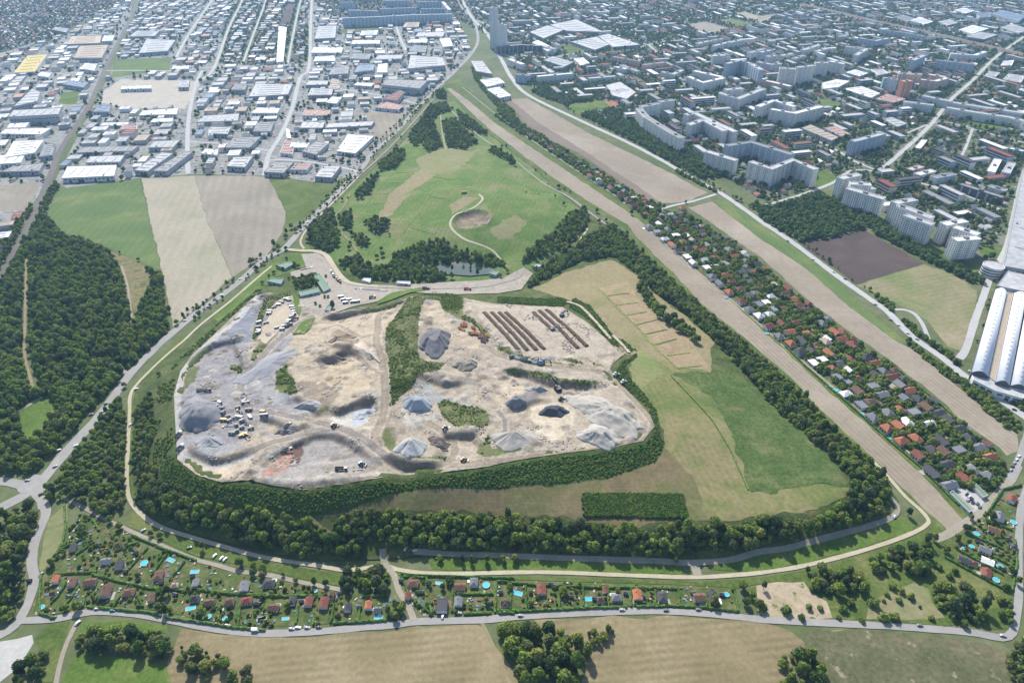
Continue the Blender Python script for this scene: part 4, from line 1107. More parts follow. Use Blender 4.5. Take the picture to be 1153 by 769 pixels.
def hall(reg, pts, h, colr, look=None, wallm=None, cat="factory hall", name="factory_hall", detail=True, base=0.0):
    u = rp(reg, pts)
    P = [tuple(map(float, at_z(p[0], p[1], h + base))) for p in u]
    if len(P) == 3: P.append((P[0][0] + P[2][0] - P[1][0], P[0][1] + P[2][1] - P[1][1]))
    t, Q = poly_building(name, P, base, h, wallm or (M_white if colr in ('white', 'yellow', 'pink') else M_wallgrey), ROOF[colr])
    Q = ccw(Q)
    # rows of skylights along the long side, a few ventilation units, a window band towards the open side
    e_ = [(math.hypot(Q[(i + 1) % 4][0] - Q[i][0], Q[(i + 1) % 4][1] - Q[i][1]), i) for i in range(min(4, len(Q)))]
    L_, i = max(e_); W_ = min(e_)[0]
    ax, ay = (Q[(i + 1) % len(Q)][0] - Q[i][0]) / L_, (Q[(i + 1) % len(Q)][1] - Q[i][1]) / L_
    rz = math.atan2(ay, ax)
    r = random.Random(int(P[0][0] * 7 + P[0][1]))
    if detail and W_ > 12:
        k = max(1, min(5, int(L_ / 16)))
        cx = sum(p[0] for p in Q) / len(Q); cy = sum(p[1] for p in Q) / len(Q)
        for j in range(k):
            s = ((j + .5) / k - .5) * L_ * .85
            link("skylight", SKY, t, (cx + ax * s, cy + ay * s, h), rz, (2.0, W_ * .62, .8))
        for j in range(r.randint(1, 3)):
            s = r.uniform(-.38, .38) * L_; q = r.choice((-1, 1)) * W_ * .4
            link("roof_unit", UNIT, t, (cx + ax * s - ay * q, cy + ay * s + ax * q, h), rz, (3, 2.2, 1.6))
    B = []
    for i in range(len(Q)):
        p, q = Q[i], Q[(i + 1) % len(Q)]
        l_ = math.hypot(q[0] - p[0], q[1] - p[1])
        if l_ < 9 or (q[0] - p[0]) / l_ < 0.2: continue
        ux, uy = (q[0] - p[0]) / l_, (q[1] - p[1]) / l_
        for k in range(int(l_ / 7)):
            s = (k + .5) * 7 + (l_ - int(l_ / 7) * 7) / 2
            B.append((p[0] + ux * s, p[1] + uy * s, h * .62, ux, uy, 2.4, .08, min(1.0, h * .12)))
            if k % 3 == 1: B.append((p[0] + ux * s, p[1] + uy * s, min(2.0, h * .22), ux, uy, 1.9, .1, min(2.0, h * .22)))
    if B: boxes("window_band", B, M_glass, t)["kind"] = 'stuff'
    sz = 'large' if L_ * W_ > 2600 else ('small' if L_ * W_ < 700 else ('long' if L_ > 2.6 * W_ else 'mid-sized'))
    tag(t, look or "%s flat-roofed hall with %s roof" % (sz, CNAME.get(colr, colr)), cat, "halls of the business park", (float(P[0][0]), float(P[0][1]), h))
    return t

def slab_block(reg, lines, h, wallm=None, roofm='lightgrey', w=13.0, look=None, name="apartment_block", cat="apartment block", storey=2.9):
    """apartment block: one or more wings along roof centre lines"""
    t = None
    for li, pts in enumerate(lines):
        P = [tuple(map(float, at_z(p[0], p[1], h))) for p in rp(reg, pts)]
        a_, b_ = ribbon_poly(P, w)
        poly = a_ + b_[::-1]
        hh = h - li * 0.35
        t1, Q = poly_building(name if t is None else "wing", poly, 0.0, hh, wallm or M_white, ROOF[roofm], .9)
        Q = ccw(Q)
        B = []; D = []
        nst = int(hh / storey)
        for i in range(len(Q)):
            p, q = Q[i], Q[(i + 1) % len(Q)]
            l_ = math.hypot(q[0] - p[0], q[1] - p[1])
            if l_ < 6: continue
            ux, uy = (q[0] - p[0]) / l_, (q[1] - p[1]) / l_
            nw = int(l_ / 3.4)
            for s_ in range(nst):
                z = (s_ + .55) * storey
                for k in range(nw):
                    s = (k + .5) * l_ / nw
                    if k % 4 == 2 and l_ > 20:
                        D.append((p[0] + ux * s + uy * .5, p[1] + uy * s - ux * .5, z - .5, ux, uy, 1.5, .55, .5))
                    B.append((p[0] + ux * s, p[1] + uy * s, z, ux, uy, .8, .07, .62))
        if t is not None:
            t1.location = t1.location - t.location; t1.parent = t
            kids = [c_ for c_ in t1.children]
            boxes("window_grid", B, M_glass, t1)["kind"] = 'stuff'
        else:
            t = t1; boxes("window_grid", B, M_glass, t1)["kind"] = 'stuff'
        if D: boxes("balcony_stack", D, M_wallgrey if wallm is None else M_white, t1)["kind"] = 'stuff'
        # stair heads on the roof
        for k in range(max(1, int(len(P)))):
            p = P[min(k, len(P) - 1)]; q = P[min(k + 1, len(P) - 1)]
            o_ = link("stair_head", UNIT, t1, ((p[0] + q[0]) / 2 - t1.location.x - (t.location.x if t1 is not t else 0), (p[1] + q[1]) / 2 - t1.location.y - (t.location.y if t1 is not t else 0), hh), math.atan2(P[1][1] - P[0][1], P[1][0] - P[0][0]), (6, 5, 2.6))
            if k >= len(P) - 2: break
    p0 = at_z(*rp(reg, lines[0])[0], h)
    tag(t, look or "white slab apartment block", cat, "apartment blocks of the housing estate", (float(p0[0]), float(p0[1]), h))
    return t
# ---------------------------------------------------------------- halls of the business park
HALLS = [
 ('T1', [(0,580),(25,560),(225,555),(180,582)], 9, 'white'), ('T1', [(35,507),(60,478),(265,468),(252,496)], 19, 'lightgrey'), ('T1', [(30,555),(45,535),(130,530),(110,552)], 8, 'white'),
 ('T1', [(60,316),(120,242),(205,236),(150,312)], 8, 'yellow'), ('T1', [(292,193),(310,158),(440,155),(432,188)], 10, 'beige'), ('T1', [(440,180),(452,156),(495,155),(485,178)], 10, 'white'),
 ('T1', [(320,252),(345,200),(470,195),(440,252)], 12, 'beige'), ('T1', [(342,300),(370,275),(420,278),(408,305)], 10, 'white'), ('T1', [(600,232),(635,170),(760,175),(725,222)], 10, 'lightgrey'),
 ('T1', [(520,388),(530,374),(655,370),(655,384)], 7, 'white'), ('T1', [(400,485),(440,450),(480,455),(470,485)], 9, 'blue'), ('T1', [(600,500),(620,480),(770,470),(765,495)], 9, 'white'),
 ('T1', [(650,530),(665,515),(750,512),(745,528)], 7, 'white'), ('T1', [(580,738),(700,660),(750,665),(640,742)], 9, 'lightgrey'), ('T1', [(662,740),(800,655),(832,660),(722,742)], 9, 'mid'),
 ('T1', [(370,705),(390,678),(540,672),(520,702)], 8, 'lightgrey'), ('M1', [(268,42),(292,-8),(505,-15),(494,32)], 9, 'white'), ('T1', [(640,640),(670,612),(780,607),(750,638)], 8, 'lightgrey'),
 ('T1', [(330,662),(360,637),(600,632),(570,655)], 7, 'mid'), ('T1', [(20,682),(60,612),(190,607),(150,662)], 10, 'white'), ('T1', [(-60,715),(-20,672),(105,675),(90,705)], 9, 'white'),
 ('T1', [(850,530),(880,502),(1035,492),(1030,524)], 8, 'lightgrey'), ('T1', [(1000,390),(1020,362),(1070,364),(1060,390)], 10, 'mid'),
 ('T1', [(975,640),(1010,597),(1130,592),(1080,640)], 9, 'mid'), ('T1', [(980,720),(1010,682),(1095,677),(1060,725)], 9, 'lightgrey'), ('T1', [(895,578),(910,550),(1000,552),(985,582)], 8, 'lightgrey'),
 ('T1', [(740,300),(750,287),(820,285),(815,300)], 7, 'white'), ('T1', [(160,330),(180,312),(225,315),(210,335)], 9, 'white'), ('T1', [(60,462),(140,385),(175,400),(160,440)], 14, 'lightgrey'),
 ('T1', [(225,130),(240,118),(300,125),(285,142)], 8, 'lightgrey'), ('T1', [(270,365),(300,350),(385,358),(360,380)], 10, 'blue'), ('T1', [(170,680),(195,625),(240,622),(225,672)], 8, 'mid'),
 ('T1', [(560,160),(590,135),(690,135),(670,158)], 9, 'lightgrey'), ('T1', [(520,560),(535,540),(595,540),(590,562)], 7, 'pink'), ('T1', [(430,545),(450,532),(560,530),(550,545)], 5, 'white'),
 ('T1', [(770,380),(780,350),(820,348),(815,378)], 8, 'lightgrey'), ('T1', [(870,665),(890,645),(945,648),(940,672)], 9, 'white'), ('T1', [(0,745),(60,720),(190,705),(170,740)], 8, 'mid'),
 ('T2', [(0,420),(30,365),(190,365),(170,410)], 9, 'lightgrey'), ('T2', [(10,490),(40,467),(135,470),(125,490)], 9, 'white'), ('T2', [(20,570),(35,532),(110,527),(95,570)], 9, 'mid'),
 ('T2', [(255,415),(270,382),(365,385),(360,412)], 8, 'lightgrey'), ('T2', [(345,390),(360,340),(390,345),(395,385)], 7, 'beige'), ('T2', [(345,325),(365,292),(435,287),(430,320)], 10, 'mid'),
 ('T2', [(455,315),(475,282),(545,280),(540,305)], 10, 'blue'), ('T2', [(555,315),(560,280),(600,275),(600,315)], 8, 'white'), ('T2', [(690,298),(700,240),(840,250),(850,284)], 13, 'lightgrey'),
 ('T2', [(575,368),(600,345),(775,350),(740,385)], 17, 'mid'), ('T2', [(580,430),(655,390),(672,402),(642,436)], 11, 'red'), ('T2', [(545,465),(600,442),(672,460),(650,476)], 7, 'pink'),
 ('T2', [(380,655),(430,582),(542,590),(462,665)], 7, 'white'), ('T2', [(230,655),(290,612),(345,622),(292,670)], 9, 'mid'), ('T2', [(135,662),(160,607),(200,615),(190,668)], 6, 'pink'),
 ('T2', [(178,640),(185,617),(265,620),(250,640)], 7, 'white'), ('T2', [(65,745),(110,702),(195,702),(150,750)], 9, 'mid'), ('T2', [(220,555),(235,527),(330,530),(320,555)], 8, 'lightgrey'),
 ('T2', [(335,445),(360,420),(405,422),(380,450)], 8, 'white'), ('T2', [(270,230),(280,207),(410,207),(400,230)], 9, 'white'), ('T2', [(280,267),(290,247),(370,242),(375,265)], 8, 'white'),
 ('T2', [(825,170),(870,165),(885,200),(842,205)], 9, 'white'), ('T2', [(985,310),(962,265),(1012,265),(1055,322)], 8, 'lightgrey'), ('T2', [(1000,347),(1080,337),(1110,360),(1030,377)], 8, 'white'),
 ('T2', [(1030,387),(1085,377),(1137,415),(1085,425)], 9, 'white'), ('T2', [(455,370),(470,358),(545,362),(530,375)], 7, 'white'), ('T2', [(445,192),(450,177),(570,175),(565,190)], 8, 'white'),
 ('T2', [(685,186),(700,172),(775,172),(770,186)], 8, 'white'), ('T2', [(700,225),(715,197),(772,200),(765,228)], 9, 'mid'), ('T2', [(545,260),(560,240),(670,238),(660,256)], 9, 'lightgrey'),
 ('T2', [(120,270),(130,115),(165,120),(150,268)], 8, 'white'), ('T2', [(285,170),(300,115),(380,112),(375,165)], 9, 'lightgrey'), ('T2', [(230,500),(245,475),(355,478),(345,500)], 8, 'pink'),
 ('T2', [(330,555),(345,535),(545,525),(530,545)], 6, 'lightgrey'), ('T2', [(245,370),(260,350),(345,350),(340,368)], 7, 'lightgrey'), ('T2', [(665,120),(680,98),(740,97),(735,118)], 10, 'beige'),
 ('T2', [(720,160),(735,142),(850,140),(840,160)], 8, 'lightgrey'), ('T2', [(480,155),(490,135),(560,132),(555,152)], 9, 'white'), ('T2', [(180,735),(205,710),(275,705),(250,735)], 7, 'pink'),
 ('T2', [(285,765),(320,720),(400,718),(360,770)], 8, 'lightgrey'), ('T2', [(160,555),(175,560),(185,600),(165,598)], 6, 'white'), ('T2', [(440,255),(455,232),(530,235),(520,258)], 9, 'mid'),
 ('T3', [(140,140),(215,112),(290,130),(200,168)], 11, 'lightgrey'), ('T3', [(225,110),(340,85),(460,140),(300,135)], 12, 'lightgrey'), ('T3', [(320,182),(430,160),(485,195),(420,218)], 9, 'lightgrey'),
 ('T3', [(435,158),(480,148),(620,195),(500,205)], 9, 'lightgrey'), ('T3', [(200,262),(240,245),(330,270),(290,290)], 9, 'lightgrey'), ('T3', [(150,185),(175,175),(255,215),(215,222)], 14, 'white'),
 ('T3', [(470,370),(530,355),(600,400),(560,430),(500,415)], 7, 'lightgrey'), ('T3', [(330,255),(370,250),(400,275),(360,285)], 7, 'white'),
 ('T4', [(280,360),(340,345),(400,352),(350,378),(290,385)], 9, 'white'), ('T4', [(370,385),(450,375),(530,405),(490,425)], 9, 'white'), ('T4', [(510,430),(560,408),(640,430),(590,445)], 7, 'pink'),
 ('T4', [(380,315),(420,302),(480,318),(440,332)], 8, 'white'), ('T4', [(480,300),(540,300),(575,318),(520,328)], 8, 'lightgrey'), ('T4', [(540,515),(580,508),(648,535),(605,550)], 8, 'lightgrey'),
 ('T4', [(190,555),(230,540),(350,595),(320,610)], 9, 'beige'), ('T4', [(290,555),(330,548),(400,580),(360,590)], 9, 'pink'), ('T4', [(680,640),(710,605),(735,608),(705,645)], 8, 'white'),
 ('T4', [(870,130),(930,110),(1000,125),(930,148)], 10, 'white'), ('T4', [(900,160),(960,138),(1040,152),(980,172)], 9, 'lightgrey'), ('T4', [(950,60),(1000,55),(1010,75),(960,78)], 16, 'blue'),
 ('T4', [(1010,60),(1060,45),(1160,70),(1130,95)], 14, 'blue'), ('T4', [(1050,120),(1100,105),(1180,130),(1130,145)], 9, 'lightgrey'), ('T4', [(1050,285),(1065,265),(1110,262),(1100,285)], 9, 'white'),
 ('T4', [(1060,345),(1085,320),(1160,330),(1140,360)], 8, 'lightgrey'), ('T4', [(980,330),(1000,310),(1050,315),(1030,335)], 8, 'lightgrey'), ('T4', [(780,95),(830,85),(870,100),(820,112)], 9, 'lightgrey'),
 ('T4', [(660,90),(700,75),(760,95),(720,108)], 9, 'white'), ('T4', [(590,75),(630,65),(690,85),(650,95)], 8, 'mid'), ('T4', [(850,45),(890,35),(940,48),(900,60)], 9, 'white'),
]
for a_ in HALLS: hall(*a_)
# ---------------------------------------------------------------- two towers, apartment blocks
slab_block('F', [[(552,9),(560,9.6)]], 116, M_white, 'lightgrey', 12, "tallest slim white tower block beside the highway junction", "tower_block", "tower")
slab_block('F', [[(562,27.5),(570,28.3)]], 76, M_white, 'lightgrey', 14, "lower of the two white towers beside the highway junction", "tower_block", "tower")
BLOCKS = [
 ('T3', [[(612,470),(645,507),(742,568),(800,598)], [(620,462),(695,448)], [(700,440),(762,432)]], 30, None), ('T3', [[(890,518),(985,568)], [(828,540),(888,519)], [(850,487),(1030,570)], [(815,496),(850,488)]], 28, None),
 ('T3', [[(826,332),(890,358),(980,338)], [(850,307),(975,334)]], 22, None), ('T3', [[(712,312),(760,322),(800,304)]], 15, None), ('T3', [[(966,405),(1040,428),(1150,385)], [(985,388),(1060,382)]], 25, None),
 ('T3', [[(905,655),(1035,695)]], 30, None), ('F', [[(818,164),(846,160),(892,174)]], 30, M_wallblue), ('F', [[(845,182),(868,190),(893,180),(919,191)]], 32, None),
 ('F', [[(818,72),(834,68),(846,72)], [(846,72),(858,79)]], 38, M_wallblue), ('T4', [[(95,296),(165,300)], [(170,292),(242,284)]], 44, None), ('T4', [[(250,272),(305,272)]], 36, None), ('T4', [[(310,265),(375,278)]], 32, None),
 ('T4', [[(0,462),(70,436),(160,462)], [(58,472),(160,490),(278,460)]], 28, None), ('T4', [[(410,612),(545,578)]], 28, M_wallblue), ('M4', [[(355,42),(440,24)], [(400,62),(490,68)], [(388,82),(548,128)]], 33, None),
 ('M4', [[(590,148),(680,132)], [(605,158),(650,170),(755,212)], [(640,198),(760,240)]], 32, None), ('M4', [[(802,240),(898,224)], [(852,250),(958,284)], [(852,305),(955,296)]], 30, None),
 ('T4', [[(632,440),(762,456)]], 20, None), ('T4', [[(820,466),(950,488),(1090,508),(1153,524)]], 17, None), ('T4', [[(715,415),(840,440)]], 16, None), ('T4', [[(820,440),(960,462),(1150,490)]], 14, None),
 ('T4', [[(706,345),(770,352),(820,338)], [(740,322),(815,334)]], 24, M_wallpink), ('T4', [[(610,318),(660,322),(710,322)]], 26, M_wallpink), ('T4', [[(545,338),(590,340)]], 32, M_wallteal), ('T4', [[(575,340),(605,346)]], 36, M_wallblue),
 ('T4', [[(672,262),(720,240)]], 30, M_wallblue), ('T4', [[(782,262),(942,280)]], 25, M_wallblue), ('T4', [[(835,232),(940,240),(985,224)]], 20, None), ('T4', [[(440,165),(510,178),(568,166)]], 22, M_wallblue),
 ('T4', [[(382,202),(472,212),(425,240)]], 26, None), ('T4', [[(530,128),(640,143),(722,158)]], 18, M_wallblue), ('T4', [[(195,218),(262,196)]], 18, None), ('T4', [[(252,224),(304,210)]], 16, None), ('T4', [[(100,242),(150,232)]], 16, None),
 ('T4', [[(155,255),(200,240)]], 14, None), ('T4', [[(10,228),(58,218)]], 28, M_wallblue), ('T4', [[(40,246),(80,240)]], 26, None), ('T4', [[(0,268),(60,280),(100,276)]], 24, None), ('T4', [[(100,108),(190,128)]], 15, None),
 ('T4', [[(0,345),(60,355),(145,375)]], 14, M_wallpink), ('T4', [[(0,380),(30,388)]], 20, None), ('T3', [[(82,322),(142,328)]], 20, M_wallblue), ('T3', [[(172,332),(325,318)]], 18, None), ('T3', [[(50,256),(112,280)]], 18, None),
 ('T3', [[(500,246),(612,266),(622,244)]], 18, M_wallpink), ('T3', [[(630,282),(725,270)]], 18, M_wallpink), ('T3', [[(195,200),(250,212)]], 18, None), ('T3', [[(865,190),(915,178)]], 16, None), ('T3', [[(935,200),(1000,184)]], 18, None),
 ('T3', [[(1000,185),(1065,172)]], 22, None), ('T3', [[(935,176),(975,168)]], 16, None), ('T3', [[(930,242),(985,240)]], 28, None), ('T3', [[(1090,230),(1150,212)]], 24, None), ('T3', [[(510,290),(560,300)]], 12, None), ('T3', [[(535,282),(610,310)]], 12, None),
 ('T3', [[(395,340),(510,330)]], 12, None), ('T3', [[(0,205),(100,195),(190,200)]], 20, M_walldark), ('T2', [[(405,80),(560,74),(700,66),(880,62)]], 30, M_wallblue), ('T2', [[(430,46),(560,48)]], 28, M_wallblue),
 ('T2', [[(395,12),(455,10)]], 30, M_wallblue), ('T2', [[(570,40),(725,34)]], 26, M_wallblue), ('T2', [[(730,8),(840,10),(870,44)]], 28, M_wallblue), ('T2', [[(590,4),(690,2)]], 30, M_wallblue), ('T2', [[(470,-20),(570,-18)]], 26, M_wallblue),
 ('T2', [[(745,40),(850,38)]], 24, M_wallblue), ('M4', [[(760,38),(850,22)]], 12, None), ('M4', [[(875,65),(1065,125)]], 12, M_walldark), ('M4', [[(1005,75),(1075,95)]], 12, None), ('M4', [[(690,25),(760,8)]], 10, None),
 ('T4', [[(1010,745),(1040,690)]], 9, None), ('T4', [[(1075,750),(1100,705)]], 9, None), ('T4', [[(655,735),(710,720)]], 9, M_wallpink), ('T4', [[(700,755),(760,738)]], 9, None), ('T4', [[(1090,642),(1153,655)]], 9, M_wallteal),
]
for reg, ls, h_, wm in BLOCKS:
    nm = {None: 'white', M_wallblue: 'bluish white', M_wallpink: 'pinkish', M_walldark: 'dark', M_wallteal: 'pale teal'}[wm]
    sh = 'U-shaped or angled' if len(ls) > 1 else ('angled' if len(ls[0]) > 2 else 'straight')
    sh = 'many-winged' if len(ls) > 2 else ('two-winged' if len(ls) > 1 else sh)
    ht = 'tall' if h_ >= 28 else ('low' if h_ <= 15 else 'mid-rise')
    slab_block(reg, ls, h_, wm, look="%s %s %s apartment block" % (ht, sh, nm), roofm=random.choice(['lightgrey', 'lightgrey', 'mid', 'white']))
slab_block('T4', [[(625,352),(665,350)]], 42, M_wallred, 'beige', 16, "tall salmon and orange tower block beside the shopping street", "tower_block", "tower")

# ---------------------------------------------------------------- barrel-roofed halls, rotunda and the long grey works on the right
M_vault = solid("white_membrane", C(236,238,242,1.35), 0.6, .04, 8)
def vault_hall(near_l, near_r, far_l, far_r, eave, rise, look):
    Wp = [tuple(map(float, at_z(p[0], p[1], eave))) for p in (near_l, near_r, far_r, far_l)]
    cx = sum(p[0] for p in Wp) / 4; cy = sum(p[1] for p in Wp) / 4
    t = empty("barrel_roofed_hall", (cx, cy, 0))
    nl, nr, fr, fl = [(p[0] - cx, p[1] - cy) for p in Wp]
    V = []; Fc = []; n = 12
    for (a_, b_) in ((nl, nr), (fl, fr)):
        for i in range(n + 1):
            s = i / n; V.append((a_[0] + (b_[0] - a_[0]) * s, a_[1] + (b_[1] - a_[1]) * s, eave + rise * math.sin(math.pi * s)))
    for i in range(n): Fc.append((i, i + 1, n + 2 + i, n + 1 + i))
    o = mesh_obj("roof", V, Fc, M_vault, t, smooth=True)
    md = o.modifiers.new("thick", 'SOLIDIFY'); md.thickness = 0.5
    for k in range(22):
        s = (k + .5) / 22
        p = [nl[q] + (fl[q] - nl[q]) * s + (nr[q] - nl[q] + ((fr[q] - fl[q]) - (nr[q] - nl[q])) * s) * .5 for q in (0, 1)]
        link("ridge_vent", UNIT, t, (p[0], p[1], eave + rise - .1), math.atan2(nr[1] - nl[1], nr[0] - nl[0]), (1.8, .9, .5))
    V = []; Fc = []
    for P_ in (nl, nr, fr, fl): V += [(P_[0], P_[1], -.2), (P_[0], P_[1], eave - .3)]
    Fc = [(0, 2, 3, 1), (2, 4, 5, 3), (4, 6, 7, 5), (6, 0, 1, 7)]
    b_ = len(V)
    for (a_, c_) in ((nl, nr), (fl, fr)):
        b_ = len(V)
        for i in range(n + 1):
            s = i / n; V.append((a_[0] + (c_[0] - a_[0]) * s, a_[1] + (c_[1] - a_[1]) * s, eave - .3 + rise * math.sin(math.pi * s)))
        Fc.append(tuple(range(b_, b_ + n + 1)))
    mesh_obj("wall", V, Fc, M_walldark, t)
    OCC.append(Wp)
    tag(t, look, "hall", "white barrel-roofed halls", (cx, cy, eave))
vault_hall((1094,419),(1113,424),(1121,326),(1134,329), 11, 4.2, "leftmost of the white barrel-roofed halls beside the highway")
vault_hall((1121,430),(1137,434),(1142,330),(1156,333), 11, 4.2, "middle one of the white barrel-roofed halls beside the highway")
vault_hall((1138,434),(1156,438),(1158,334),(1172,338), 11, 4.2, "rightmost of the white barrel-roofed halls beside the highway")
hall('F', [(1113.5,424),(1120.5,430),(1141,330),(1134.5,329)], 9, 'beige', "low beige roof strip between two white barrel roofs", cat="hall", detail=False, name="link_hall")
hall('F', [(1094,421),(1113,426),(1138,437),(1156,441),(1152,449),(1120,440),(1096,428)], 8, 'lightgrey', "curved entrance building at the foot of the barrel-roofed halls", cat="entrance hall", detail=False, name="entrance_hall", wallm=M_white)
hall('F', [(1122,322),(1135,305),(1165,312),(1160,330)], 12, 'lightgrey', "grey flat roof joining barrel halls and long works", cat="hall", detail=False, name="link_hall")
hall('F', [(1130,300),(1152,190),(1200,195),(1180,308)], 13, 'lightgrey', "long grey flat-roofed works at the right edge", cat="hall", name="works_hall")
c_ = at_z(1119, 299, 14.0)
t, _ = poly_building("round_building", [(float(c_[0]) + 13 * math.cos(k * math.pi / 14), float(c_[1]) + 13 * math.sin(k * math.pi / 14)) for k in range(28)], 0, 14, M_white, ROOF['lightgrey'], .8)
for zz in (3.5, 7.2, 11.0):
    V = []; Fc = []
    for k in range(28):
        a_ = k * math.pi / 14
        for r_, z_ in ((13.06, zz - .8), (13.06, zz + .8)): V.append((r_ * math.cos(a_), r_ * math.sin(a_), z_))
    for k in range(28): Fc.append((2 * k, 2 * ((k + 1) % 28), 2 * ((k + 1) % 28) + 1, 2 * k + 1))
    mesh_obj("window_band", V, Fc, M_glass, t)
tag(t, "round white building with ring windows beside the long works", "rotunda", None, (float(c_[0]), float(c_[1]), 14))

# ---------------------------------------------------------------- occupancy raster
OX0, OY0, ORES = -2700.0, 100.0, 2.0
ONX, ONY = 2700, 2100
OCCUPIED = np.zeros((ONY, ONX), bool)
_done = [0, 0]
def raster(P, grid=None):
    grid = OCCUPIED if grid is None else grid
    xs = [p[0] for p in P]; ys = [p[1] for p in P]
    i0 = max(0, int((min(xs) - OX0) / ORES)); i1 = min(ONX, int((max(xs) - OX0) / ORES) + 2)
    j0 = max(0, int((min(ys) - OY0) / ORES)); j1 = min(ONY, int((max(ys) - OY0) / ORES) + 2)
    if i1 <= i0 or j1 <= j0: return
    X, Y = np.meshgrid(OX0 + ORES * np.arange(i0, i1), OY0 + ORES * np.arange(j0, j1))
    grid[j0:j1, i0:i1] |= inside(P, X, Y)
ROADS_ONLY = np.zeros((ONY, ONX), bool)
def update_occ():
    for P in OCC[_done[0]:]: raster(P); raster(P, ROADS_ONLY)
    _done[0] = len(OCC)
    for P in FREE[_done[1]:]: raster(P)
    _done[1] = len(FREE)
def occ(x, y, roads=False):
    i = ((np.asarray(x) - OX0) / ORES).astype(int); j = ((np.asarray(y) - OY0) / ORES).astype(int)
    ok = (i >= 0) & (i < ONX) & (j >= 0) & (j < ONY)
    return np.where(ok, (ROADS_ONLY if roads else OCCUPIED)[np.clip(j, 0, ONY - 1), np.clip(i, 0, ONX - 1)], True)
def rect_free(x, y, w, d, rz):
    cs, sn = math.cos(rz), math.sin(rz)
    S = [(x + cs * i * w / 2 - sn * j * d / 2, y + sn * i * w / 2 + cs * j * d / 2) for i in (-1, -.5, 0, .5, 1) for j in (-1, -.5, 0, .5, 1)]
    return not occ(np.array([s[0] for s in S]), np.array([s[1] for s in S])).any()
update_occ()

def wang(a_, b_):
    p, q = ground([a_, b_]); return math.atan2(q[1] - p[1], q[0] - p[0])
def cells(zone, ang, cw, cd, jit, seed):
    W = ground(zone); r = random.Random(seed)
    cs, sn = math.cos(ang), math.sin(ang)
    R = [(p[0] * cs + p[1] * sn, -p[0] * sn + p[1] * cs) for p in W]
    out = []
    x = min(p[0] for p in R)
    while x < max(p[0] for p in R):
        y = min(p[1] for p in R)
        while y < max(p[1] for p in R):
            px_, py_ = x + r.uniform(-jit, jit) * cw, y + r.uniform(-jit, jit) * cd
            out.append((px_ * cs - py_ * sn, px_ * sn + py_ * cs)); y += cd
        x += cw
    X = np.array([o_[0] for o_ in out]); Y = np.array([o_[1] for o_ in out])
    m_ = inside(W, X, Y)
    return [o_ for o_, k in zip(out, m_) if k]

# further halls: nearest ones as things, the farthest mass as one
UH_WALL, UH_ROOF = WALL_BOX, ROOF_FLAT
A_IND = wang((338,88),(303,174)); A_IND1 = wang((122,70),(68,169))
rest = []
r = random.Random(5)
cand = [(c_, A_IND) for c_ in cells(Z_IND2, A_IND, 40, 34, .15, 1)] + [(c_, A_IND1) for c_ in cells(Z_IND1, A_IND1, 42, 36, .15, 2)]
cand.sort(key=lambda q: q[0][1])
nh = 0
for (x, y), ang in cand:
    w, d, h_ = r.uniform(15, 38), r.uniform(12, 28), r.uniform(4.5, 10)
    if r.random() < .12: continue
    if not rect_free(x, y, w + 4, d + 4, ang): 
        w *= .55; d *= .55
        if not rect_free(x, y, w + 3, d + 3, ang): continue
    if y > 3500 or abs(x) > 2600: continue
    colr = r.choices(['white', 'lightgrey', 'mid', 'beige', 'dark', 'blue', 'red', 'pink'], [26, 34, 18, 7, 6, 4, 3, 2])[0]
    cs, sn = math.cos(ang), math.sin(ang)
    OCC.append([(x + cs * i * w * .55 - sn * j * d * .55, y + sn * i * w * .55 + cs * j * d * .55) for i, j in ((-1,-1),(1,-1),(1,1),(-1,1))])
    update_occ()
    if nh < 150:
        t = empty("workshop", (x, y, 0.05), ang, (w, d, h_))
        own(link("wall", WALL_BOX, t), r.choice([M_white, M_wallgrey, M_wallbeige]))
        own(link("roof", ROOF_FLAT, t), ROOF[colr])
        for k in range(2): link("skylight", SKY, t, ((k - .5) * .45, 0, 1.0), 0, (.06, .6, .1))
        sz = 'large' if w * d > 700 else ('small' if w * d < 220 else 'mid-sized')
        tag(t, "%s workshop with flat %s roof" % (sz, CNAME.get(colr, colr)), "workshop", "workshops of the business park", (x, y, h_))
        nh += 1
    else: rest.append((x, y, 0.05, w, d, h_, ang, {'white': 0, 'lightgrey': 1, 'mid': 2, 'beige': 3, 'dark': 4, 'blue': 5, 'red': 6, 'pink': 7}[colr]))
def joined(name, parts):
    bm = bmesh.new(); mats = []
    for me, mt in parts:
        k0 = len(bm.faces); bm.from_mesh(me); bm.faces.ensure_lookup_table(); mats.append(mt)
        for f in bm.faces[k0:]: f.material_index = len(mats) - 1
    j = bpy.data.meshes.new(name); bm.to_mesh(j); bm.free()
    for m_ in mats: j.materials.append(m_)
    return j
PC_HALL = proto_collection("far_hall", [joined("far_hall", [(WALL_BOX, M_wallgrey if k % 2 else M_white), (ROOF_FLAT, ROOF[c_])]) for k, c_ in enumerate(['white', 'lightgrey', 'mid', 'beige', 'dark', 'blue', 'red', 'pink'])])
scatter("far_workshop_buildings", rest, PC_HALL, "far mass of small flat-roofed workshops in the business park", "buildings", 8)
HC = ['orange', 'red', 'brown', 'grey', 'dark', 'white', 'beige', 'lightgrey']
PC_HOUSE = proto_collection("far_house", [joined("far_house", [(WALL_GABLE, M_white if k % 2 else M_wall), (ROOF_GABLE, ROOF[c_])]) for k, c_ in enumerate(HC)])
FARH = []
A_RES = wang((843,238),(978,336))
BAND = [boxmesh("unit_window_band_%d" % k, -.46, .46, y0, y1, z0, z0 + .14, M_glass) for k, (y0, y1, z0) in enumerate([(-.512, -.49, .18), (-.512, -.49, .5), (-.512, -.49, .8), (.49, .512, .5)])]
nb = 0; FARB = []
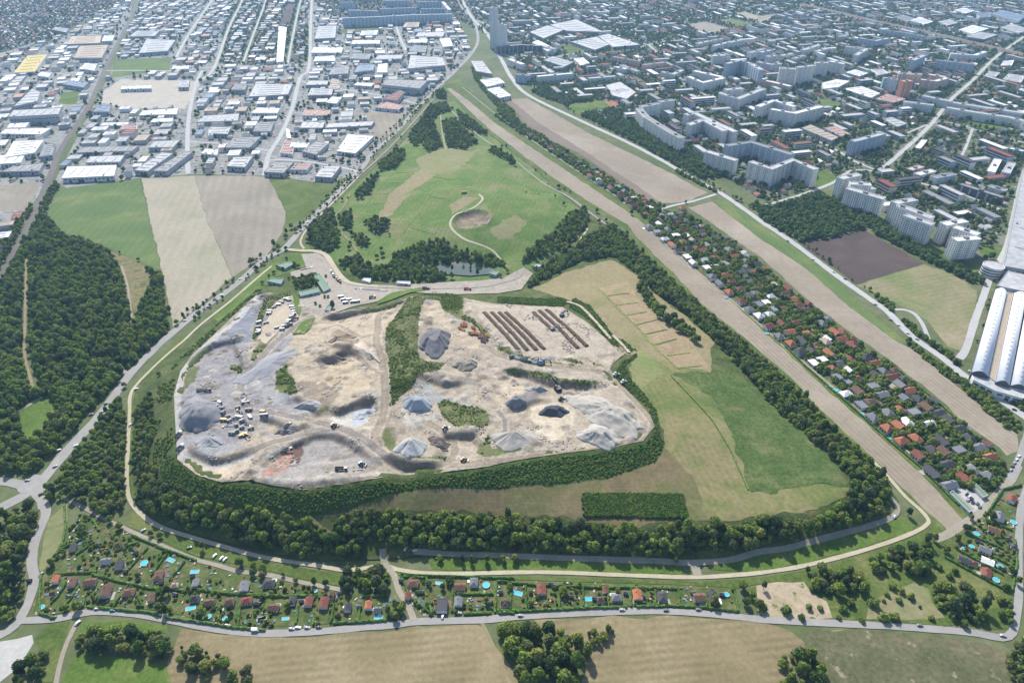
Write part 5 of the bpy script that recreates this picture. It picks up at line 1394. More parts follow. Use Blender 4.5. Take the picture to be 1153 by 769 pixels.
for (x, y) in sorted(cells(Z_RES, A_RES, 62, 44, .25, 41), key=lambda q: q[1]):
    if y > 3600 or abs(x) > 2600: continue
    if fbm(x, y, 240, 3.0, 2) > .16 and r.random() < .75: continue
    w, d, h_ = r.uniform(24, 62), r.uniform(11, 14), r.choice([7, 9, 10, 12, 15])
    ang = A_RES + r.choice([0, 0, math.pi / 2])
    if not rect_free(x, y, w + 4, d + 5, ang): continue
    wm = r.choice([M_white, M_white, M_wallblue, M_wallbeige, M_wallgrey]); rc = r.choices(['lightgrey', 'white', 'mid', 'brown', 'red', 'dark'], [34, 20, 18, 8, 10, 10])[0]
    cs, sn = math.cos(ang), math.sin(ang)
    OCC.append([(x + cs * i * w * .55 - sn * j * d * .6, y + sn * i * w * .55 + cs * j * d * .6) for i, j in ((-1,-1),(1,-1),(1,1),(-1,1))]); nb += 1
    update_occ()
    if nb > 190:
        FARB.append((x, y, .05, w, d, h_, ang, {'lightgrey': 1, 'white': 0, 'mid': 2, 'brown': 3, 'red': 6, 'dark': 4}[rc])); continue
    t = empty("row_block", (x, y, .05), ang, (w, d, h_))
    own(link("wall", WALL_BOX, t), wm); own(link("roof", ROOF_FLAT, t), ROOF[rc])
    for m_ in BAND[:(3 if h_ > 9 else 2)]: link("window_band", m_, t)
    tag(t, "%s %s housing row with %s roof" % ('long' if w > 42 else 'short', {M_white: 'white', M_wallblue: 'bluish', M_wallbeige: 'beige', M_wallgrey: 'grey'}[wm], CNAME.get(rc, rc)), "housing row", "housing rows of the far town", (x, y, h_))
A_RES = wang((843,238),(978,336)); A_TOP = wang((297,8),(273,73))
for zone, ang, cw, cd, seed, keep in [(Z_RES, A_RES, 19, 17, 11, .50), (Z_TL, A_IND1, 17, 16, 12, .75), (Z_TOP, A_TOP, 18, 17, 13, .6), (Z_HOUSES2, A_TOP, 15, 13, 14, .85)]:
    for (x, y) in cells(zone, ang, cw, cd, .2, seed):
        if r.random() > keep or y > 3600 or abs(x) > 2600: continue
        # density follows the patches of small houses between the estates
        if zone is Z_RES and fbm(x, y, 260, 3.0, 2) < -0.22 and y < 2200: continue
        w, d = r.uniform(8, 13), r.uniform(7, 10)
        if not rect_free(x, y, w + 2, d + 2, ang): continue
        FARH.append((x, y, 0.05, w, d, r.uniform(3.2, 6), ang + r.choice([0, math.pi / 2]), r.choices(range(8), [10, 10, 9, 22, 18, 9, 7, 15])[0]))
        cs, sn = math.cos(ang), math.sin(ang)
        OCC.append([(x + i * w * .5, y + j * w * .5) for i, j in ((-1,-1),(1,-1),(1,1),(-1,1))])
scatter("far_housing_blocks", FARB, PC_HALL, "far mass of pale flat-roofed housing blocks below the horizon", "buildings", 8)
update_occ()
scatter("far_town_houses", FARH, PC_HOUSE, "far mass of small pitched-roof town houses among trees", "houses", 8)
hall('L4', [(830,672),(845,662),(930,748),(915,757)], 3, 'green', "long green carport roof along the settlement car park, lower one", cat="carport", name="carport", detail=False)
hall('L4', [(920,634),(938,626),(997,684),(975,692)], 3, 'green', "long green carport roof along the settlement car park, upper one", cat="carport", name="carport", detail=False)
# ---------------------------------------------------------------- houses of the garden settlement between the two bare strips
A_SET = wang((859,372),(983,484))
r = random.Random(21)
SET = []
def cols(s): return {'o': 'orange', 'r': 'red', 'g': 'grey', 'd': 'dark', 'w': 'white', 'b': 'brown', 'e': 'beige'}[s]
for reg, L_ in (('L4', "140,28,o 187,15,d 230,60,d 180,65,d 290,20,e 358,12,o 405,38,r 305,72,o 240,112,w 275,98,w 396,95,r 318,138,o 468,88,d 508,112,r 540,148,g 575,176,r 612,210,g 340,175,g 385,190,g 430,235,b 380,245,w 535,250,g 495,215,g 650,235,o 690,268,d 725,305,b 610,312,o 487,278,b 445,292,g 495,350,g 558,328,g 605,385,o 555,398,o 618,452,o 680,438,o 690,512,r 640,368,w 672,325,g 735,378,w 780,330,d 820,362,d 865,400,d 905,440,d 790,450,d 800,498,b 750,490,d 812,552,d 748,582,d 865,488,g 950,478,g 998,525,o 925,572,g 890,612,r 825,642,g 990,605,g"),
                ('M4', "45,685,r 98,670,r 160,670,r 175,590,r 128,520,r 35,580,w 50,632,w 15,640,g 135,710,o 90,725,g 215,715,o 275,672,g 290,740,w 365,705,r 330,712,o 405,762,r 65,610,g"),
                ('M3', "1130,640,w 1090,610,g 1055,575,r 1000,535,o 960,500,g 925,470,g 985,458,r 905,430,w 940,385,o 885,355,o 845,410,w 820,380,w 890,400,w 860,345,r 900,330,g 985,410,g 1020,380,o 1000,350,g 955,330,d 800,270,r 770,290,w 800,315,o 755,330,o 780,355,b 735,265,g 700,242,w 655,252,g 690,275,g 725,305,w 825,345,d 800,170,o 880,270,b 1075,430,g 1110,450,r 1120,415,d 1050,520,b 640,150,r 660,170,w 590,162,r 530,120,r 550,100,g 490,85,r 440,60,g 400,30,r 520,80,g 560,135,b 480,50,r 430,15,g 1010,490,r 1080,490,g")):
    for tok in L_.split():
        a_, b_, c_ = tok.split(','); SET.append((reg, float(a_), float(b_), cols(c_)))
for reg, a_, b_, c_ in SET:
    x, y, z = g1(reg, a_, b_ + 8)
    w, d, h_ = r.uniform(9.5, 12), r.uniform(8, 9.5), r.uniform(3.4, 5.2)
    st = r.choice(['gable', 'hip']) if c_ not in ('white', 'grey') else r.choice(['gable', 'flat', 'hip'])
    house("family_house", "%s family house with %s %s roof" % ('wide' if w > 10.8 else 'compact', CNAME.get(c_, c_), {'gable': 'pitched', 'hip': 'hipped', 'flat': 'flat'}[st]), "house", x, y, z, w, d, h_, A_SET + r.choice([0, math.pi / 2]), c_, st, True,
          "family houses of the strip settlement", r.choice([M_white, M_wall, M_wallbeige]))
update_occ()
Z_SET = [(516,104),(560,132),(600,155),(651,178),(700,210),(745,240),(776,244),(833,280),(905,340),(965,386),(1022,429),(1087,484),(1122,510),(1130,530),(1122,545),(1095,570),(1040,525),(985,476),(920,418),(861,363),(783,294),(745,264),(718,238),(645,188),(565,137)]
k = 0
for (x, y) in sorted(cells(Z_SET, A_SET, 13.5, 12.5, .14, 31), key=lambda q: q[1]):
    w, d, h_ = r.uniform(7, 10), r.uniform(6.5, 8.5), r.uniform(3, 4.6)
    if r.random() < .16 or not rect_free(x, y, w + 1.5, d + 1.5, A_SET): continue
    c_ = r.choices(['orange', 'red', 'brown', 'grey', 'dark', 'white', 'beige'], [7, 10, 16, 28, 22, 12, 5])[0]
    st = r.choice(['gable', 'gable', 'hip'])
    if k < 110:
        house("family_house", "small family house with %s %s roof" % (CNAME.get(c_, c_), 'pitched' if st == 'gable' else 'hipped'), "house", x, y, 0.1, w, d, h_, A_SET + r.choice([0, math.pi / 2]), c_, st, False,
              "family houses of the strip settlement", r.choice([M_white, M_wall, M_wallbeige])); k += 1
    else: FARH.append((x, y, .1, w, d, h_, A_SET, HC.index(c_)))
    OCC.append([(x + i * 5, y + j * 5) for i, j in ((-1,-1),(1,-1),(1,1),(-1,1))]); update_occ()
if FARH:
    o_ = COL.objects["far_town_houses"]; bpy.data.objects.remove(o_, do_unlink=True)
    scatter("far_town_houses", FARH, PC_HOUSE, "far mass of small pitched-roof town houses among trees", "houses", 8)

# ---------------------------------------------------------------- garden colonies in front
COLONY = {'B1': "245,318,o,6 235,380,r,4 318,332,b,7 395,330,b,8 463,372,b,9 560,375,b,8 320,180,d,6 462,240,g,7 520,255,d,7 690,300,b,8 662,400,b,6 845,400,d,6 912,418,b,6 995,415,b,7 1070,410,r,7 1060,350,g,8 850,335,g,6 760,345,e,5 515,170,b,5",
          'B2': "90,335,d,8 110,440,b,7 190,410,d,6 262,415,r,7 328,420,r,8 360,385,b,5 430,440,d,6 520,430,o,6 560,450,g,5 712,335,b,8 690,388,r,5 915,350,b,8 975,330,g,7 908,415,g,7 838,432,d,10 1110,420,b,6",
          'B3': "35,420,d,6 190,362,r,8 445,405,b,5 465,365,r,4 515,395,g,7 605,385,o,8 712,395,d,8 872,395,b,8 932,393,d,8",
          'B4': "1040,50,g,9 1020,105,b,8 980,190,g,8 990,240,w,8 890,235,d,8 985,290,r,8 935,250,r,4 1105,175,d,5", 'L4': "1095,695,r,8"}
for reg, s in COLONY.items():
    for tok in s.split():
        a_, b_, c_, w = tok.split(','); x, y, z = g1(reg, float(a_), float(b_) + 10); w = float(w); c_ = cols(c_)
        st = 'flat' if (c_ == 'dark' and w > 9) else r.choice(['gable', 'gable', 'hip'])
        rz = {'B1': .15, 'B2': 0.0, 'B3': 0.02, 'B4': -.6, 'L4': .8}[reg] + (math.pi / 2 if r.random() < .45 else 0)
        t = house("garden_house", "%s garden house with %s %s roof" % ('tiny' if w < 5.5 else ('little' if w < 7.5 else 'larger'), CNAME.get(c_, c_), {'gable': 'pitched', 'hip': 'hipped', 'flat': 'flat'}[st]), "garden house", x, y, 0.15, w, w * .72 + .6, 2.7 if w < 9 else 3.6, rz, c_, st, True,
                  "garden houses in the front colonies", M_white if r.random() < .6 else M_wall)
# sheds
for reg, s in {'B1': "300,400 130,330 430,175 590,210 760,390 1120,430 700,340 545,290 835,310", 'B2': "30,430 230,420 395,385 480,445 1090,380 660,330 750,380", 'B3': "230,345 250,355 555,385 630,400 320,400 420,408 845,385 970,390", 'B4': "1080,150 1060,280 950,160"}.items():
    for tok in s.split():
        a_, b_ = map(float, tok.split(',')); x, y, z = g1(reg, a_, b_)
        house("garden_shed", "small garden shed with %s roof" % 'grey', "shed", x, y, .12, 3.2, 2.4, 2.1, r.uniform(-.3, .3), 'grey', 'gable', False, "garden sheds in the front colonies", M_door)

# swimming pools
m, n, l, bs = new_mat("pool_water"); bs.inputs["Base Color"].default_value = C(70,196,222,1.2); bs.inputs["Roughness"].default_value = 0.1; M_pool = m
M_rimw = solid("pool_rim", C(222,224,222), 0.6)
def pool(reg, x_, y_, size, shape):
    x, y, z = g1(reg, x_, y_)
    t = empty("swimming_pool", (x, y, .12), r.uniform(-.4, .4))
    if shape == 'round': ring = [(size * math.cos(k * math.pi / 10), size * math.sin(k * math.pi / 10)) for k in range(20)]; h_ = 1.1
    else: ring = [(-size * 1.5, -size * .75), (size * 1.5, -size * .75), (size * 1.5, size * .75), (-size * 1.5, size * .75)]; h_ = .3
    inn = inset(ring, .28); n_ = len(ring)
    V = [(p[0], p[1], -.1) for p in ring] + [(p[0], p[1], h_) for p in ring] + [(p[0], p[1], h_) for p in inn] + [(p[0], p[1], h_ - .3) for p in inn]
    mesh_obj("rim", V, [(k_ * n_ + i, k_ * n_ + (i + 1) % n_, (k_ + 1) * n_ + (i + 1) % n_, (k_ + 1) * n_ + i) for k_ in range(3) for i in range(n_)], M_rimw, t)
    mesh_obj("water", [(p[0], p[1], h_ - .15) for p in inn], [tuple(range(n_))], M_pool, t)
    tag(t, "%s turquoise %s pool in a garden" % ('large' if size > 2.6 else 'small', shape), "pool", "garden swimming pools", (x, y, 0))
    OCC.append([(x - size * 1.5, y - size), (x + size * 1.5, y - size), (x + size * 1.5, y + size), (x - size * 1.5, y + size)])
for reg, s in {'B1': "626,252,2.9,o 740,237,2.3,r 843,287,2.3,r 183,443,2.2,o 825,445,2.4,r 905,483,2.0,o 975,492,2.0,o 1132,490,2.3,r", 'B2': "58,490,2.2,r 160,490,1.8,r 562,485,2.2,r 823,337,1.9,r 1028,347,2.9,o 290,372,1.6,o",
               'B3': "87,380,2.6,r 395,405,2.5,r 992,388,2.1,o", 'B4': "945,125,2.5,o 925,180,2.1,o 1045,265,2.6,o 1030,325,2.6,o 1105,75,2.6,o 890,188,1.6,o",
               'L4': "338,230,2.6,o 310,210,2.2,r 580,148,2.2,r 450,332,2.3,o 572,437,2.3,o 575,415,2.0,r 700,470,2.2,o 745,430,2.4,r 905,397,2.2,r 845,590,2.2,o 770,302,2.0,o 980,450,2.0,r 660,398,2.0,r 345,172,1.8,r", 'M4': "40,715,2.2,o 205,690,2.0,r", 'M3': "1110,520,2.4,r 915,268,2.4,r 990,560,2.0,o"}.items():
    for tok in s.split():
        a_, b_, c_, d_ = tok.split(','); pool(reg, float(a_), float(b_), float(c_), 'round' if d_ == 'o' else 'rectangular')

# hedges: clipped bodies with uneven leafy surface
def hedge(reg, pts, w, h_, look, z_off=0.0, mat=None):
    L_ = densify(ground(rp(reg, pts)), 1.6, 0, False)
    a_, b_ = ribbon_poly(L_, w)
    x0, y0 = L_[0]; z0 = float(H(x0, y0))
    V = []; Fc = []
    for i in range(len(L_)):
        for (p, zz, s) in ((a_[i], -.3, 0), (a_[i], h_ * .8, 1), (L_[i], h_, 1), (b_[i], h_ * .8, 1), (b_[i], -.3, 0)):
            j1, j2, j3 = (r.uniform(-.3, .3) for _ in range(3))
            zt = float(H(p[0], p[1]))
            V.append((p[0] + j1 * s * w * .5 - x0, p[1] + j2 * s * w * .5 - y0, zt - z0 + zz * (1 + j3 * s * .5)))
        if i:
            k_ = 5 * i
            Fc += [(k_ - 5 + q, k_ - 5 + q + 1, k_ + q + 1, k_ + q) for q in range(4)]
    k_ = 5 * (len(L_) - 1)
    Fc += [(0, 1, 2, 3, 4), (k_ + 4, k_ + 3, k_ + 2, k_ + 1, k_)]
    o_ = mesh_obj("hedge", V, Fc, mat or M_hedge)
    o_.location = (x0, y0, z0 + z_off)
    tag(o_, look, "hedge", "garden hedges", (x0, y0, z0))
HED = {'B1': [[(180,300),(172,400),(175,470),(240,490)], [(290,335),(255,390),(222,425)], [(345,350),(310,400),(268,450)], [(372,380),(360,440)], [(440,370),(405,420)], [(520,395),(492,442)], [(600,400),(620,440)], [(380,440),(500,452),(640,464),(700,480)],
              [(720,488),(850,505),(1000,528),(1150,542)], [(570,130),(700,185),(850,240)], [(640,185),(560,275)], [(725,210),(655,305)], [(800,245),(735,325)], [(280,-5),(285,100),(270,180)], [(400,300),(520,330),(650,360),(800,370)], [(850,365),(1000,385),(1153,390)],
              [(400,60),(430,110)], [(330,215),(400,165)], [(215,240),(270,190),(370,140)], [(500,200),(600,160)], [(890,440),(880,500)], [(950,430),(945,520)], [(1040,440),(1030,530)], [(240,300),(420,290)]],
       'B2': [[(80,420),(85,510)], [(215,440),(205,515)], [(285,470),(280,520)], [(370,430),(355,510)], [(480,450),(475,505)], [(365,510),(480,508),(600,498)], [(0,390),(150,395),(300,390)], [(670,310),(770,315)], [(770,315),(790,470)], [(885,320),(880,460)], [(790,470),(700,400),(660,310)], [(930,470),(1050,468)],
              [(1072,330),(1066,465)], [(900,385),(1060,385)], [(660,300),(760,306),(1150,318)], [(1080,468),(1150,468)], [(490,395),(600,390)]],
       'B3': [[(0,458),(120,460),(260,452),(400,445),(560,442)], [(600,440),(760,436),(900,445),(1040,462)], [(0,330),(150,345),(370,355)], [(370,355),(600,358),(780,362)], [(60,350),(55,450)], [(122,350),(125,455)], [(272,355),(268,445)], [(370,360),(372,440)], [(478,362),(480,440)], [(578,365),(578,440)], [(682,368),(686,436)], [(782,370),(790,436)], [(900,375),(905,440)], [(1020,340),(1042,460)]],
       'B4': [[(810,225),(900,275),(1000,330),(1085,372)], [(1100,370),(1120,250),(1112,150)], [(860,190),(960,245)], [(900,120),(1050,185)], [(1000,215),(1110,270)], [(985,60),(1100,110)], [(950,240),(1060,300)]],
       'L4': [[(80,0),(200,120),(330,235),(440,330),(560,440),(700,560),(790,650)], [(800,660),(860,720),(925,760)], [(570,110),(680,200),(790,290),(900,390)], [(920,410),(1000,480),(1060,560),(1040,620)], [(990,765),(1060,660),(1140,640)], [(440,270),(560,375),(680,480),(790,590)]]}
HW = {'B1': "dark clipped hedge in the lower left garden colony", 'B2': "dark clipped hedge beside the middle garden colony", 'B3': "dark clipped hedge of the narrow garden row", 'B4': "dark clipped hedge of the right garden colony", 'L4': "long dark hedge of the strip settlement"}
for reg, ls in HED.items():
    for p in ls: hedge(reg, p, 1.5, 2.2, HW[reg])
# green field boundaries of the dry plots on the slope
for reg, p in [('M3', [(440,520),(520,605),(600,680),(680,765)]), ('M3', [(475,552),(570,540)]), ('M3', [(515,592),(610,580)]), ('M3', [(555,637),(645,620)]), ('M3', [(600,678),(690,655)]), ('M3', [(640,718),(735,697)]), ('M3', [(685,762),(775,738)]), ('L3', [(640,0),(700,60),(780,132)]), ('L3', [(690,32),(775,8)]), ('L3', [(735,80),(830,67)]), ('L3', [(780,134),(880,124)])]:
    hedge(reg, p, 1.7, .5, "low green weedy strip between dry plots on the slope", .4, M_bush)
for reg, p in [('M2', [(470,200),(560,90),(640,10)]), ('M2', [(660,290),(740,190),(800,90)]), ('M2', [(480,200),(548,204)]), ('M2', [(520,150),(575,152)]), ('M2', [(560,110),(610,108)]), ('M2', [(600,65),(650,62)]), ('M2', [(640,20),(690,18)]), ('M2', [(700,255),(805,285)]), ('M2', [(790,120),(850,132)]), ('M2', [(800,35),(870,50)])]:
    hedge(reg, p, 1.2, .45, "thin dark green weed line across the meadow hill", .3, M_bush)
hedge('L3', [(750,165),(840,260),(930,360),(1010,490),(1085,660)], 1.4, 1.0, "long dark edge of the weedy slope field", .5)
update_occ()
# ---------------------------------------------------------------- heaps of the landfill
def heap(reg, x_, y_, rx, ry, rot, h_, c, look, name="gravel_heap", top=.12, rough=.5, cat="heap"):
    x0, y0, z0 = g1(reg, x_, y_)
    n, m_ = 72, 24
    sd = abs(x0) * .37 + y0 * .11
    cs, sn = math.cos(rot), math.sin(rot)
    V = []; Fc = []
    zb = min(float(H(x0 + cs * rx * .8 * i, y0 + sn * rx * .8 * i)) for i in (-1, 0, 1))
    for j in range(m_ + 1):
        t = j / m_
        for i in range(n):
            a_ = i * 2 * math.pi / n
            rr = t * (1 + .42 * noise.noise(Vector((math.cos(a_) * 1.2, math.sin(a_) * 1.2, sd))) + .2 * noise.noise(Vector((math.cos(a_) * 3.4, math.sin(a_) * 3.4, sd + 9))))
            ox = .28 * noise.noise(Vector((sd, 1.7, 0))) * (1 - t); oy = .28 * noise.noise(Vector((3.1, sd, 0))) * (1 - t)
            lx, ly = (rr * math.cos(a_) + ox) * rx, (rr * math.sin(a_) + oy) * ry
            x, y = x0 + cs * lx - sn * ly, y0 + sn * lx + cs * ly
            zt = max(0, 1 - max(0, (t - top) / (1 - top)) ** .95)
            gul = 1 + (.22 * noise.noise(Vector((math.cos(a_) * 3, math.sin(a_) * 3, sd + 3))) + .16 * noise.noise(Vector((math.cos(a_) * 9, math.sin(a_) * 9, sd + 7)))) * t
            z = float(H(x, y)) * t + (z0 * (1 - t)) + h_ * zt * gul + rough * (fbm(x, y, 7, 2.0, 2) * 1.6 + fbm(x, y, 2.6, 4.0, 2) * .8) + (.9 if t < 1 else -1.2)
            V.append((x - x0, y - y0, z - z0))
        if j:
            for i in range(n): Fc.append(((j - 1) * n + i, j * n + i, j * n + (i + 1) % n, (j - 1) * n + (i + 1) % n))
    mt = land("heap_%d_%d_%d" % c, [C(*[v * .93 for v in c]), C(*c), C(*[min(255, v * 1.04) for v in c])], 7, 1.2, .14, bump=.35)
    o = mesh_obj(name, V, Fc, mt, smooth=True); o.location = (x0, y0, z0)
    tag(o, look, cat, "heaps in the landfill pit", (x0, y0, z0))
    OCC.append([(x0 + cs * rx * i - sn * ry * j, y0 + sn * rx * i + cs * ry * j) for i, j in ((-1,-1),(1,-1),(1,1),(-1,1))])
R_ = math.radians
heap('P3', 828, 425, 18, 27, 0, 11, (140,138,142), "dark grey gravel heap beside the green ridge", top=.42, rough=.9)
heap('P4', 655, 475, 14, 13, 0, 9, (208,208,206), "bright white gravel cone above the scrub bank")
heap('P4', 690, 160, 15, 10, R_(-10), 8, (184,191,200), "pale blue terraced heap below the green ridge", top=.35)
heap('P5', 790, 505, 42, 20, R_(-42), 9, (196,190,180), "longest pale grey gravel ridge at the right end of the pit", top=.3, rough=1.3)
heap('P5', 725, 660, 21, 15, R_(-25), 8, (200,195,186), "broad pale heap below the longest gravel ridge", top=.25, rough=1.0)
heap('P5', 130, 680, 18, 14, 0, 9, (190,184,175), "pale gravel cone beside the haul road and green bank")
heap('P5', 400, 480, 15, 8, R_(-8), 6, (96,98,106), "small almost black heap in the sandy hollow", top=.4)
heap('P3', 1045, 590, 13, 10, 0, 5, (172,162,148), "low rubble heap ringed by a dirt track", top=.5, rough=1.0)
heap('P5', 135, 400, 10, 7, R_(30), 4, (150,150,154), "small grey rubble heap below the scrub strip", top=.3, rough=1.2)
heap('P2', 205, 235, 20, 27, R_(12), 9, (158,158,162), "big grey mound with a bluish shaded flank at the left rim", top=.3)
heap('P2', 300, 440, 13, 9, 0, 5, (176,176,178), "light grey heap in front of the big grey mound", top=.2)
heap('P5', 285, 320, 11, 6, 0, 4, (182,178,174), "flat grey-white heap beside the excavator", top=.3, rough=.9)
heap('P1', 715, 600, 40, 15, R_(58), 4, (172,172,176), "long smooth grey bank along the access ramp", top=.35, rough=.25)
heap('P2', 850, 360, 11, 7, 0, 3.5, (152,148,144), "low brown-grey rubble pile beside the crossroads", top=.4, rough=1.2)
heap('P3', 160, 400, 15, 9, R_(20), 5, (178,160,138), "brown earth mound between two dirt tracks", top=.35, rough=1.0, name="earth_mound")
heap('P3', 340, 500, 20, 5, R_(-48), 3, (216,202,184), "whitish earth ridge beside the north-south haul road", top=.3, rough=.7, name="earth_mound")
heap('P4', 860, 440, 11, 8, R_(-40), 3, (128,118,112), "dark brush and root pile beside the white cone", top=.4, rough=1.4, name="brush_pile")
heap('P2', 1000, 170, 16, 6, R_(-15), 3, (184,182,180), "flat light grey bank in the middle of the pit", top=.5, rough=.4)
heap('P3', 60, 540, 18, 7, R_(15), 4, (156,140,128), "brownish earth bank left of the haul road", top=.3, rough=1.0, name="earth_mound")
heap('P4', 310, 240, 14, 7, R_(35), 3, (206,208,212), "white and bluish gravel bank in the curve of the haul road", top=.4, rough=.6)

# compost windrows
M_comp = land("compost", [C(94,82,70), C(110,96,82), C(126,110,94)], 4, 1.2, .3, bump=.4)
def ridge(reg, p, q, w, h_, mat, name, look, cat, group):
    L_ = densify(ground(rp(reg, [p, q])), 2.0, .5, False)
    a_, b_ = ribbon_poly(L_, w); x0, y0 = L_[0]; z0 = float(H(x0, y0))
    V = []; Fc = []
    for i in range(len(L_)):
        e_ = .35 if i in (0, len(L_) - 1) else 1
        for (P_, zz) in ((a_[i], -.8), (a_[i], .4), (((a_[i][0] + L_[i][0]) / 2, (a_[i][1] + L_[i][1]) / 2), h_ * .85), (L_[i], h_), (((b_[i][0] + L_[i][0]) / 2, (b_[i][1] + L_[i][1]) / 2), h_ * .85), (b_[i], .4), (b_[i], -.8)):
            V.append((P_[0] - x0 + r.uniform(-.3, .3), P_[1] - y0 + r.uniform(-.3, .3), float(H(P_[0], P_[1])) - z0 + .9 + zz * e_ + r.uniform(-.2, .2)))
        if i:
            k_ = 7 * i; Fc += [(k_ - 7 + s, k_ - 7 + s + 1, k_ + s + 1, k_ + s) for s in range(6)]
    k_ = 7 * (len(L_) - 1); Fc += [tuple(range(7)), tuple(range(k_ + 6, k_ - 1, -1))]
    o = mesh_obj(name, V, Fc, mat); o.location = (x0, y0, z0)
    tag(o, look, cat, group, (x0, y0, z0))
for k, (p, q) in enumerate([((569,352),(613,394)), ((561.5,352),(604,395)), ((553.5,352),(594,395.5)), ((545,352),(584,395)), ((607,350),(651,393)), ((615,349),(661,391)), ((600,352),(622,372))]):
    ridge('F', p, q, 4.8, 2.0, M_comp, "compost_windrow", "%s brown compost windrow on the sandy pad" % ['first', 'second', 'third', 'fourth', 'fifth', 'rightmost', 'short'][k], "windrow", "compost windrows")
# ---------------------------------------------------------------- machines, containers, trucks
PAINT = dict(white=(228,228,226), silver=(170,174,178), black=(46,48,52), red=(170,44,40), blue=(52,84,140), teal=(58,138,146), orange=(206,112,52), yellow=(226,178,60), rust=(150,84,58), green=(92,128,92), grey=(120,122,124), darkblue=(50,60,84))
PM = {k_: solid("paint_" + k_, C(*v, 1.25), .4, .06, 2, .4) for k_, v in PAINT.items()}
M_tyre = solid("tyre_rubber", C(42,42,44), .9)
def cylmesh(name, r_, w, mat, n=12):
    V = []; Fc = []
    for y in (-w / 2, w / 2):
        for i in range(n): V.append((r_ * math.cos(i * 2 * math.pi / n), y, r_ * math.sin(i * 2 * math.pi / n)))
    for i in range(n): Fc.append((i, (i + 1) % n, n + (i + 1) % n, n + i))
    Fc += [tuple(range(n))[::-1], tuple(range(n, 2 * n))]
    return pm(name, V, Fc, [mat])
def lathe_profile(name, prof, hw, mat, taper=None):
    """side profile (x, z) extruded across the width; taper narrows the upper points"""
    V = []; n = len(prof)
    for s in (-1, 1):
        for (x, z) in prof: V.append((x, s * hw * ((taper(z)) if taper else 1), z))
    Fc = [tuple(range(n)), tuple(range(2 * n - 1, n - 1, -1))] + [((i + 1) % n, i, n + i, n + (i + 1) % n) for i in range(n)]
    return pm(name, V, Fc, [mat])
CAR_BODY = lathe_profile("car_body", [(-2.15,.3),(2.15,.3),(2.2,.6),(1.95,.82),(1.0,.95),(.35,1.42),(-1.2,1.46),(-1.95,1.0),(-2.2,.9),(-2.2,.5)], .88, PM['white'], lambda z: 1 if z < 1.0 else .84)
CAR_GLASS = lathe_profile("car_glass", [(.95,.99),(.38,1.36),(-1.15,1.38),(-1.8,1.02)], .875, M_glass, lambda z: .985 if z < 1.1 else .86)
VAN_BODY = lathe_profile("van_body", [(-2.6,.35),(2.6,.35),(2.65,.9),(2.2,1.15),(1.7,1.95),(1.4,2.2),(-2.55,2.25),(-2.65,1.9)], .98, PM['white'])
VAN_GLASS = lathe_profile("van_glass", [(2.12,1.25),(1.72,1.9),(1.0,1.9),(1.0,1.25)], .995, M_glass)
WHEEL = cylmesh("wheel", .33, .24, M_tyre)
BIGW = cylmesh("truck_wheel", .55, .4, M_tyre)
def car(reg, x_, y_, rz, colr, look, van=False, wpos=None, group="cars"):
    x, y, z = wpos if wpos else g1(reg, x_, y_)
    t = empty("parked_car" if not van else "delivery_van", (x, y, z + .42), rz)
    own(link("body", VAN_BODY if van else CAR_BODY, t), PM[colr])
    link("window_glass", VAN_GLASS if van else CAR_GLASS, t)
    k = 1.65 if van else 1.35
    for sx in (-k, k):
        for sy in (-.78, .78): link("wheel", WHEEL, t, (sx, sy, .33))
    tag(t, look, "van" if van else "car", group, (x, y, z))
CB = boxmesh("unit_box", -.5, .5, -.5, .5, 0, 1, PM['white'])
SKIP = pm("skip_shell", [(-2.6,-1.1,.1),(2.6,-1.1,.1),(2.6,1.1,.1),(-2.6,1.1,.1),(-3.1,-1.2,2.1),(3.1,-1.2,2.1),(3.1,1.2,2.1),(-3.1,1.2,2.1),(-3.0,-1.1,2.1),(3.0,-1.1,2.1),(3.0,1.1,2.1),(-3.0,1.1,2.1),(-2.6,-1.0,.5),(2.6,-1.0,.5),(2.6,1.0,.5),(-2.6,1.0,.5)],
          [(0,1,5,4),(1,2,6,5),(2,3,7,6),(3,0,4,7),(4,5,9,8),(5,6,10,9),(6,7,11,10),(7,4,8,11),(8,9,13,12),(9,10,14,13),(10,11,15,14),(11,8,12,15),(12,13,14,15),(3,2,1,0)], [PM['orange']])
def skip(reg, x_, y_, rz, colr, look):
    x, y, z = g1(reg, x_, y_)
    t = empty("skip_container", (x, y, z + 1.1), rz)
    own(link("shell", SKIP, t), PM[colr])
    for s in (-1.5, 0, 1.5): own(link("rib", CB, t, (s, 0, .15), 0, (.18, 2.36, 1.7)), PM[colr])
    tag(t, look, "container", "skips and containers in the pit", (x, y, z))
def shipping(reg, x_, y_, rz, colr, look, L_=6.0):
    x, y, z = g1(reg, x_, y_)
    t = empty("site_container", (x, y, z + 1.0), rz)
    own(link("shell", CB, t, (0, 0, 0), 0, (L_, 2.5, 2.6)), PM[colr])
    own(link("roof_frame", CB, t, (0, 0, 2.6), 0, (L_ * .96, 2.3, .12)), PM[colr])
    link("door", CB, t, (0, -1.27, .2), 0, (1.2, .06, 2.0)).material_slots[0].link = 'OBJECT'
    t.children[-1].material_slots[0].material = PM['grey']
    tag(t, look, "container", "skips and containers in the pit", (x, y, z))
